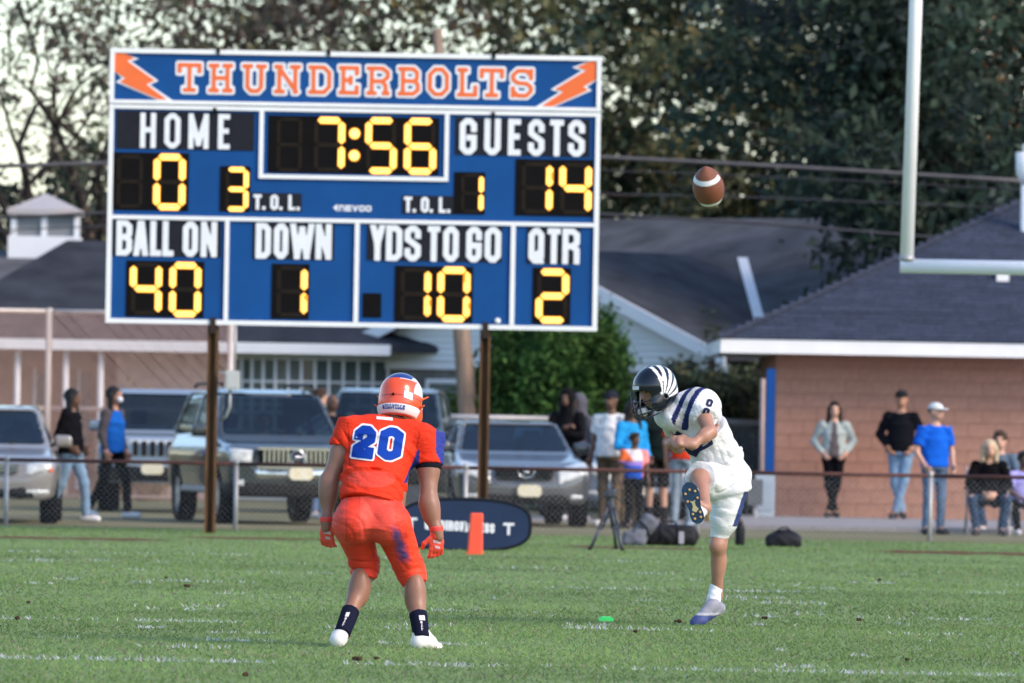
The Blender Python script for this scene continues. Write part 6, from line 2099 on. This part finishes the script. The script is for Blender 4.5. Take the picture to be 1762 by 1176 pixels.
    def bar(nm, x_, hx, z_, hz, mt, dy=.0, par=C):
        dd = (abs(x_) / W) ** 2.6 * .17
        return MB().box(x_ - hx, x_ + hx, yf + dd - dy - .012, yf + dd + .06, z_ - hz, z_ + hz, min(hx, hz) * .5).build(nm, mt, par)
    for (nm, x_, hx, z_, hz, mt) in front.get('bars', []):
        bar(nm, x_, hx, z_, hz, mt)
    if plate:
        bar('number_plate', plate[0], .155, plate[1], .078, M_plt, .025)
    if front.get('emblem'):
        ex, ez, rx, rz_, kind = front['emblem']
        m = MB()
        n = 20
        ring = [(ex + rx * math.cos(a), yf - .03, ez + rz_ * math.sin(a)) for a in [2 * math.pi * i / n for i in range(n + 1)]]
        m.tube(ring, .012, 6, False)
        if kind == 'oval':
            m.tube([(ex - rx * .35, yf - .03, ez - rz_ * .6), (ex - rx * .2, yf - .03, ez + rz_ * .6)], .010, 6)
            m.tube([(ex + rx * .2, yf - .03, ez - rz_ * .6), (ex + rx * .35, yf - .03, ez + rz_ * .6)], .010, 6)
            m.tube([(ex - rx * .3, yf - .03, ez), (ex + rx * .3, yf - .03, ez)], .010, 6)
        elif kind == 'vees':
            m.tube([(ex - rx * .6, yf - .03, ez + rz_ * .7), (ex - rx * .1, yf - .03, ez - rz_ * .8), (ex, yf - .03, ez + .0), (ex + rx * .1, yf - .03, ez - rz_ * .8), (ex + rx * .6, yf - .03, ez + rz_ * .7)], .009, 6)
        else:
            for s in (-.4, 0, .4):
                m.tube([(ex + s * rx - .02, yf - .03, ez - rz_ * .6), (ex + s * rx + .02, yf - .03, ez + rz_ * .5)], .010, 6)
        m.build('emblem', M_chrome, C, True)
    for yy in ax:
        for s in (-1, 1):
            wheel(C, s * (W - .13), yy * L / 2, r, .22, s)
    for s in (-1, 1):
        mx, my, mz = s * (wc0 + .13), cab[0][0] + .50, belt + .09
        mo = blob('mirror', [('b', (mx, my, mz), (.115, .06, .075), None, .05), ('c', (mx - s * .1, my + .03, mz - .03), (s * (wc0 - .03), my + .05, belt + .02), .025, .03)], paint, C, .018, .02)
        for (yy, nm) in ((ymid - .35, 'handle'), (ymid + .65, 'handle')):
            MB().box(s * (W - .025) - .02, s * (W - .025) + .02, yy - .1, yy + .1, belt - .16, belt - .13, .01).build('door_handle', paint, C)
        xs_ = s * W * .42
        sc_ = 0.0
        ys_ = yb + .45
        blob('seat', [('b', (xs_, ys_, .58), (.24, .26, .09), None, .06), ('b', (xs_, ys_ + .27, .88), (.23, .08, .30), np.array(Matrix.Rotation(rad(-12), 3, 'X')), .07), ('b', (xs_, ys_ + .35, belt + .22), (.12, .05, .10), None, .04)], M_seat, C, .03, .05)
    MB().box(-wc0 + .12, wc0 - .12, cab[0][0] + .38, cab[0][0] + .62, belt - .2, belt + .01, .05).build('dashboard', M_trimb, C)
    sw_ = [(W * .42 + .18 * math.cos(a), yb + .05 + .06 * math.sin(a), belt + .02 + .17 * math.sin(a)) for a in [2 * math.pi * i / 16 for i in range(17)]]
    MB().tube(sw_, .014, 6, False).build('steering_wheel', M_trimb, C, True)
    for s in (-1, 1):
        MB().tube([(s * .12 + .15, ya + .10, belt + .055), (s * .12 + .42 - .2, ya + .17, belt + .095)], .010, 6).build('wiper', M_trimb, C)
    return C
def paint(name, c, rough=.28):
    return pm('car_paint_' + name, c, rough, .05, 40, metal=.1, coat=1.0, spec=.4)
SED_L = [(-2.38, .30), (-2.40, .55), (-2.28, .74), (-1.9, .85), (-1.05, .95), (2.0, 1.03), (2.33, 1.0), (2.4, .62), (2.33, .32)]
SED_C = [(-1.12, .94), (-.22, 1.43), (.55, 1.47), (1.15, 1.42), (1.95, 1.02)]
F_sed = dict(pair=[('headlight', .66, .17, .70, .075, .25, M_lens), ('fog_lamp', .66, .15, .40, .045, 0, M_lens), ('turn_signal', .815, .03, .68, .05, .2, M_amber)],
             single=[('grille', 0, .44, .685, .06, M_trimb), ('lower_intake', 0, .62, .385, .075, M_trimb)],
             bars=[('grille_bar', 0, .42, .665, .012, M_chrome), ('grille_bar', 0, .42, .705, .012, M_chrome), ('grille_bar', 0, .40, .735, .010, M_chrome)], emblem=(0, .70, .075, .075, 'vees'))
car('silver tan sedan facing us at the left edge of the frame', 'sedan', -18, 107.6, rad(2), 4.8, .915, SED_L, SED_C, .94, 1.47, .80, .36, .33, paint('silver_tan', (.25, .235, .225)), 'car', front=F_sed, plate=(-.02, .46))
F_cam = dict(pair=[('headlight', .64, .21, .72, .10, .30, M_lens), ('fog_lamp', .68, .10, .40, .04, 0, M_lens)],
             single=[('grille', 0, .40, .70, .085, M_trimb), ('lower_intake', 0, .60, .37, .07, M_trimb)],
             bars=[('grille_bar', 0, .36, .66, .012, M_trimb), ('grille_bar', 0, .37, .71, .012, M_trimb), ('grille_bar', 0, .40, .775, .012, M_chrome)], emblem=(0, .715, .105, .07, 'oval'))
car('dark grey sedan with pale number plate parked behind the oval banner', 'sedan', 872, 113.4, rad(6), 4.8, .92, SED_L, [(a, b * .93 + .03) for a, b in SED_C], .94, 1.395, .80, .36, .33, paint('dark_grey', (.085, .09, .10)), 'car', front=F_cam, plate=(.05, .475))
car('blue grey sedan half hidden behind the group of spectators', 'sedan', 1062, 121, rad(8), 4.7, .90, SED_L, SED_C, .94, 1.46, .79, .36, .32, paint('blue_grey', (.15, .20, .27)), 'car', front=F_cam, plate=(0, .46))
SUV_L = [(-2.18, .36), (-2.22, .6), (-2.14, .95), (-1.9, 1.03), (-1.0, 1.10), (2.08, 1.14), (2.2, .95), (2.2, .40)]
SUV_C = [(-1.08, 1.08), (-.42, 1.66), (.2, 1.735), (1.75, 1.69), (2.1, 1.13)]
gb_ = [('grille_bar', -.42 + i * .06, .014, .855, .105, M_chrome) for i in range(15) if not 6 <= i <= 8]
F_suv = dict(pair=[('headlight', .70, .14, .87, .10, .1, M_lens), ('fog_lamp', .72, .075, .52, .06, 0, M_lens)],
             single=[('grille', 0, .50, .855, .125, M_trimb), ('bumper_panel', 0, .56, .66, .085, M_chrome), ('lower_bumper', 0, .9, .43, .13, M_trimb)],
             bars=gb_ + [('grille_frame', 0, .52, .975, .016, M_chrome), ('grille_frame', 0, .52, .735, .016, M_chrome)], emblem=(0, .855, .09, .10, 'bars'))
SUV = car('grey green SUV with toothed chrome grille parked behind the left scoreboard post', 'sport_utility_car', 452, 110.6, rad(13), 4.42, .90, SUV_L, SUV_C, 1.10, 1.735, .82, .27, .36, paint('grey_green', (.034, .042, .045)), 'car', front=F_suv, plate=(.05, .66), nose=.10)
for s in (-1, 1):
    MB().tube([(s * .60, -.25, 1.77), (s * .60, -.15, 1.80), (s * .60, 1.5, 1.79), (s * .60, 1.6, 1.75)], .018, 8).build('roof_rail', M_trimb, SUV, True)
    MB().box(s * .895 - .02, s * .895 + .02, -.9, .85, .40, .47, .01).build('side_step', M_galv, SUV)
person('driver with pale face sitting inside the grey green SUV', 454, 905, rz=rad(13), H=1.62, skin='light', top=('driver_top', (.06, .065, .08)), hair=(.05, .035, .025), style='short', Y=110.62, z=.12,
       legs=dict(kl=(.12, -.42, .62), kr=(-.12, -.42, .62), al=(.12, -.62, .30), ar=(-.12, -.62, .30), tl=(.12, -.74, .30), tr=(-.12, -.74, .30)), arms=dict(el=(.24, -.16, .82), wl=(.14, -.36, .92), er=(-.24, -.16, .82), wr=(-.14, -.36, .92)), seat=.62, group='spectators')
JEP_L = [(-2.10, .42), (-2.14, .6), (-2.06, 1.02), (-1.9, 1.08), (-.9, 1.13), (2.0, 1.15), (2.12, 1.0), (2.12, .45)]
JEP_C = [(-.98, 1.10), (-.55, 1.66), (-.3, 1.74), (1.85, 1.74), (2.05, 1.14)]
F_jep = dict(pair=[('headlight', .60, .105, .90, .105, 0, M_lens), ('turn_signal', .60, .07, .73, .03, 0, M_amber)],
             single=[('grille_surround', 0, .47, .905, .125, pm('pale_grille_surround', (.42, .46, .50), .4)), ('front_bumper', 0, .95, .55, .12, M_trimb)],
             bars=[('grille_slot', -.36 + i * .12, .034, .905, .105, M_trimb) for i in range(7)])
JP = car('boxy pale blue grey off road car with seven slot grille behind the walking people', 'off_road_car', 283, 121.4, rad(1), 4.25, .91, JEP_L, JEP_C, 1.12, 1.745, .82, .16, .37, paint('pale_blue_grey', (.22, .27, .33)), 'car', front=F_jep, plate=(-.12, .62), nose=.05)
TRK_L = [(-2.4, .45), (-2.43, .7), (-2.33, 1.1), (-2.1, 1.15), (-1.1, 1.2), (2.3, 1.22), (2.45, 1.0), (2.45, .5)]
TRK_C = [(-1.2, 1.18), (-.5, 1.74), (.1, 1.82), (2.0, 1.80), (2.35, 1.2)]
car('dark SUV with black windscreen directly behind the orange player helmet', 'sport_utility_car', 668, 123.6, rad(-2), 4.9, .96, TRK_L, TRK_C, 1.20, 1.815, .86, .20, .39, paint('dark_teal', (.05, .07, .08)), 'car', front=F_jep, plate=(0, .62), nose=.06)

# ---------------------------------------------------------------- things on and beside the field
# football in the air
bY = 46.8
bp = at(1219, 323, bY)
ball = empty('football', (bp.x, bY, bp.z))
tag(ball, 'brown leather football with white stripes in the air', 'ball')
axb = Vector((-.16, -.60, .78)).normalized()
ball.rotation_euler = axb.to_track_quat('Z', 'X').to_euler()
prof = []
nb_ = 26
for i in range(nb_ + 1):
    t_ = -1 + 2 * i / nb_
    prof.append((max(.003, .0865 * (1 - abs(t_) ** 2.05) ** .80), .142 * t_))
M_leather = pm('pebbled_leather', (.185, .058, .030), .5, .14, 18, bump=.35, bscale=220, spec=.4)
MB().lathe(prof, (0, 0, 0), 'z', 36).build('ball_skin', M_leather, ball, True)
for sgn in (-1, 1):
    band = []
    for q in range(5):
        zz_ = sgn * (.062 + .024 * q / 4)
        rr_ = .0865 * (1 - abs(zz_ / .142) ** 2.05) ** .80 + .0012
        band.append((rr_, zz_))
    if sgn < 0:
        band = band[::-1]
    m = MB()
    n = 36
    for (r_, z_) in band:
        for k in range(n + 1):
            th_ = rad(20) + rad(255) * k / n
            m.v.append((r_ * math.cos(th_), r_ * math.sin(th_), z_))
    for i in range(4):
        for k in range(n):
            a_ = i * (n + 1) + k
            m.f.append((a_, a_ + 1, a_ + n + 2, a_ + n + 1))
    m.build('stripe', pm('white_ball_stripe', (.72, .72, .74), .5), ball, True)
for k in range(8):
    zz_ = -.045 + .09 * k / 7
    rr_ = .0865 * (1 - abs(zz_ / .142) ** 2.05) ** .80 + .002
    a0 = rad(-70)
    MB().tube([(rr_ * math.cos(a0 - .14), rr_ * math.sin(a0 - .14), zz_), (rr_ * math.cos(a0 + .14), rr_ * math.sin(a0 + .14), zz_)], .0032, 6).build('lace', pm('dark_lace', (.06, .03, .03), .7), ball)
MB().tube([(.0868 * (1 - abs(-.06 / .142) ** 2.05) ** .80 * math.cos(a0), .0868 * (1 - abs(-.06 / .142) ** 2.05) ** .8 * math.sin(a0), -.06), (.089 * math.cos(a0), .089 * math.sin(a0), 0), (.0868 * (1 - abs(.06 / .142) ** 2.05) ** .80 * math.cos(a0), .0868 * (1 - abs(.06 / .142) ** 2.05) ** .8 * math.sin(a0), .06)], .004, 6).build('seam', pm('dark_lace', (.06, .03, .03)), ball)

# oval pop-up banner
NY = on_ground(820, 948).y
bx0, bx1, bxc = at(686, 900, NY).x, at(914, 900, NY).x, at(800, 900, NY).x
bn = empty('popup_banner', (bxc, NY, 0))
tag(bn, 'navy oval pop up banner with white lettering lying on its long side', 'banner')
zt_ = at(800, 859, NY).z
a_, b_ = (bx1 - bx0) / 2, (zt_ - .0)
def stad(g):
    pts = []
    rr = b_ * .62
    for i in range(41):
        th_ = math.pi * 2 * i / 40
        c, s = math.cos(th_), math.sin(th_)
        x = math.copysign(abs(c) ** .82, c) * a_
        z = b_ / 2 + math.copysign(abs(s) ** .62, s) * b_ / 2
        pts.append((x * g, max(.0, (z - b_ / 2) * g + b_ / 2)))
    return pts[:-1]
sp = stad(.972)
MB().prism(sp, -.012, .012).build('banner_fabric', pm('navy_banner_fabric', (.020, .036, .082), .75, .12, 3, bump=.1), bn)
rim = [(p[0], 0, p[1]) for p in stad(.99)]
MB().tube(rim + [rim[0]], .020, 8, False).build('banner_rim', pm('black_binding', (.008, .010, .016), .7), bn, True)
for s in (-1, 1):
    MB().tube([(s * .45, .01, b_ * .8), (s * .45, .45, .02)], .008, 6).build('stay', M_galv, bn)
ppn = FPX / NY
def bl(ch, xa, xb, yt, yb_, shear=.0):
    la = at((xa + xb) / 2, yt, NY).z
    lb = at((xa + xb) / 2, yb_, NY).z
    letter(ch, at(xa, 900, NY).x - bxc, at(xb, 900, NY).x - bxc, lb, la, -.016, M_vinyl, bn, FONT, .115)
bl('T', 699, 718, 891, 910)
bl('T', 866, 885, 900, 921)
xw = 731
words = 'GRIDIRON'
for i, ch in enumerate(words):
    wd = 4.0 if ch == 'I' else 9.0
    bl(ch, xw, xw + wd, 894.3 + i * .45, 911.5 + i * .45)
    xw += wd + 1.1
xw = 797
for i, ch in enumerate('ACCESS'):
    bl(ch, xw, xw + 8.3, 898.5 + i * .5, 915.5 + i * .5)
    xw += 9.2

# end zone pylon
pg_ = on_ground(817, 955)
py_ = empty('pylon', (pg_.x, pg_.y, 0))
tag(py_, 'orange foam end zone pylon standing in front of the banner', 'pylon')
hpx = FPX / pg_.y
wb, wt, ht = 13.4 / hpx, 11.2 / hpx, at(819, 883, pg_.y).z
M_pyl = pm('orange_pylon_vinyl', (.85, .085, .035), .5, .05, 5)
def rect(w, c):
    return [(-w + c, -w), (w - c, -w), (w, -w + c), (w, w - c), (w - c, w), (-w + c, w), (-w, w - c), (-w, -w + c)]
v = [(p[0], p[1], .0) for p in rect(wb, .015)] + [(p[0] + .012, p[1], ht - .02) for p in rect(wt, .015)] + [(p[0] * .86 + .012, p[1] * .86, ht) for p in rect(wt, .015)]
f = [tuple(range(7, -1, -1)), tuple(range(16, 24))] + [(r * 8 + i, r * 8 + (i + 1) % 8, r * 8 + 8 + (i + 1) % 8, r * 8 + 8 + i) for r in range(2) for i in range(8)]
mk('pylon_body', v, f, M_pyl, py_)
MB().box(-wb - .012, wb + .012, -wb - .012, wb + .012, 0, .018, .008).build('weighted_foot', pm('orange_foot', (.75, .10, .04), .6), py_)

# camera tripod
tg = on_ground(1045, 948)
TR = empty('tripod', (tg.x, tg.y, 0))
tag(TR, 'black camera tripod with its legs spread standing at the field edge', 'tripod')
def tj(px, py, dy=0):
    p = at(px, py, tg.y + dy)
    return Vector((p.x - tg.x, p.y - tg.y, max(p.z, .01)))
M_tri = pm('dark_tripod_metal', (.06, .066, .085), .45, .1, 6, metal=.3)
apex = tj(1052, 868, 0)
for (px, py, dy) in ((1015, 948, -.1), (1071, 948, -.25), (1060, 944, .35)):
    e = tj(px, py, dy)
    m1 = apex + (e - apex) * .52
    sd = Vector((.018, 0, 0))
    lg = MB().tube([apex + sd, m1 + sd], .015, 8).tube([apex - sd, m1 - sd], .015, 8).build('leg', M_tri, TR, True)
    MB().tube([m1 - (e - apex) * .06, e], .019, 8).build('lower_leg', M_tri, lg, True)
    MB().box(m1.x - .035, m1.x + .035, m1.y - .02, m1.y + .02, m1.z - .02, m1.z + .02, .008).build('leg_clamp', M_tri, lg)
    MB().lathe([(.02, -.01), (.024, .0), (.02, .03)], tuple(e), 'z', 10).build('foot', M_trimb, lg, True)
blob('head', [('c', tuple(apex + Vector((0, 0, -.03))), tuple(apex + Vector((0, 0, .06))), .035, .03), ('b', tuple(apex + Vector((0, 0, .12))), (.05, .04, .045), None, .015), ('b', tuple(apex + Vector((-.055, 0, .10))), (.025, .03, .03), None, .01), ('c', tuple(apex + Vector((.04, 0, .12))), tuple(apex + Vector((.075, -.02, .16))), .014, .012)], M_tri, TR, .01, .01)
MB().tube([apex + Vector((.02, .02, .12)), apex + Vector((.12, .2, .02))], .009, 8).build('pan_handle', M_tri, TR, True)

# bags and bottle along the touchline
def soft(name, lab, cat, px, py, prims, mat, h=.012, k=.04, rz=0):
    g = on_ground(px, py)
    o = empty(name, (g.x, g.y, 0), rz)
    tag(o, lab, cat)
    blob('bag_body', prims, mat, o, h, k, fn=lambda f, X, Y, Z: np.maximum(folds(.006)(f, X, Y, Z), .004 - Z))
    return o
M_bag = pm('black_nylon', (.010, .010, .014), .6, .3, 9, bump=.3)
M_bagg = pm('grey_nylon', (.12, .125, .155), .65, .25, 7, bump=.3)
ob = soft('folding_seat_bag', 'grey padded backpack leaning over beside the tripod', 'backpack', 1096, 940, [('b', (.06, 0, .17), (.10, .09, .20), np.array(Matrix.Rotation(rad(38), 3, 'Y')), .05), ('b', (-.04, -.05, .09), (.12, .08, .08), None, .05), ('c', (-.14, -.08, .045), (.05, -.10, .05), .045, .05)], M_bagg)
MB().tube([(.0, -.10, .30), (.10, -.12, .22), (.14, -.1, .10)], .013, 6).build('strap', M_bag, ob, True)
MB().box(-.02, .10, -.125, -.105, .10, .19, .01).build('pocket', pm('pale_grey_pocket', (.20, .20, .24), .7), ob)
ob = soft('duffel_bag', 'black duffel bag lying on the grass behind the raised boot', 'duffel bag', 1152, 940, [('c', (-.20, 0, .115), (.22, 0, .115), .115, .115), ('b', (0, .02, .12), (.28, .12, .12), None, .06)], M_bag)
for x in (-.1, .1):
    MB().tube([(x, -.13, .06), (x, -.12, .20), (x * .6, -.02, .27), (0, 0, .28)], .012, 6).build('handle', M_bag, ob, True)
MB().box(.10, .16, -.14, -.12, .03, .17, .01).build('label_patch', pm('pale_bag_patch', (.35, .34, .40), .7), ob)
ob = soft('round_bag', 'rounded black bag lying alone on the grass in front of the block building', 'bag', 1348, 942, [('e', (0, 0, .07), (.205, .13, .135)), ('b', (0, 0, .06), (.19, .11, .07), None, .04)], M_bag)
MB().tube([(-.08, -.06, .18), (-.03, -.05, .225), (.04, -.05, .225), (.08, -.06, .18)], .010, 6).build('handle', M_bag, ob, True)
bg_ = on_ground(1273, 940)
bo_ = empty('water_bottle', (bg_.x, bg_.y, 0))
tag(bo_, 'tall black water bottle standing on the grass right of the kicker', 'bottle')
MB().lathe([(.052, .0), (.056, .01), (.056, .20), (.050, .225), (.034, .245), (.034, .25)], (0, 0, 0), 'z', 18).build('bottle_body', M_bag, bo_, True)
MB().lathe([(.036, .25), (.036, .285), (.02, .295), (.016, .315), (.004, .318)], (0, 0, 0), 'z', 16).build('cap', pm('brown_black_cap', (.05, .03, .025), .5), bo_, True)
# bright green kicking tee
gg = on_ground(1042, 1074)
kt = empty('kicking_tee', (gg.x, gg.y, 0), rad(8))
tag(kt, 'small bright green kicking tee block on the grass', 'tee')
MB().box(-.052, .052, -.03, .03, .02, .043, .006).build('tee_base', pm('green_foam', (.03, .52, .12), .5, .08, 20), kt)
MB().box(-.035, .035, -.02, .02, .0435, .052, .004).build('tee_top', pm('green_foam_top', (.05, .60, .18), .5), kt)
# grey disconnect box and conduit on the left scoreboard post
cg = at(400, 655, 99.95)
eb = empty('disconnect_box', (cg.x, 99.95, 0))
tag(eb, 'small pale grey electrical box with conduit on the left scoreboard post', 'electrical box')
s_ = FPX / 99.95
M_ebx = pm('pale_grey_enclosure', (.46, .47, .47), .5, .06, 4)
MB().box(-12 / s_, 12 / s_, -.05, .08, at(400, 671, 99.95).z, at(400, 638, 99.95).z, .012).build('enclosure', M_ebx, eb)
MB().box(-9 / s_, 9 / s_, -.058, -.0505, at(400, 667, 99.95).z, at(400, 642, 99.95).z, .008).build('door', M_ebx, eb)
MB().tube([(-4 / s_, .02, at(400, 671, 99.95).z), (-4 / s_, .02, at(400, 700, 99.95).z), (-10 / s_, .06, at(400, 716, 99.95).z), (-18 / s_, .12, at(400, 724, 99.95).z)], .018, 8).build('conduit', M_galv, eb, True)
MB().tube([(4 / s_, .02, at(400, 638, 99.95).z), (4 / s_, .02, at(400, 560, 99.95).z)], .016, 8).build('conduit', M_galv, eb, True)
MB().box(-22 / s_, -12 / s_, .0, .03, at(400, 643, 99.95).z, at(400, 640, 99.95).z).build('bracket', M_galv, eb)
MB().box(-22 / s_, -12 / s_, .0, .03, at(400, 669, 99.95).z, at(400, 666, 99.95).z).build('bracket', M_galv, eb)
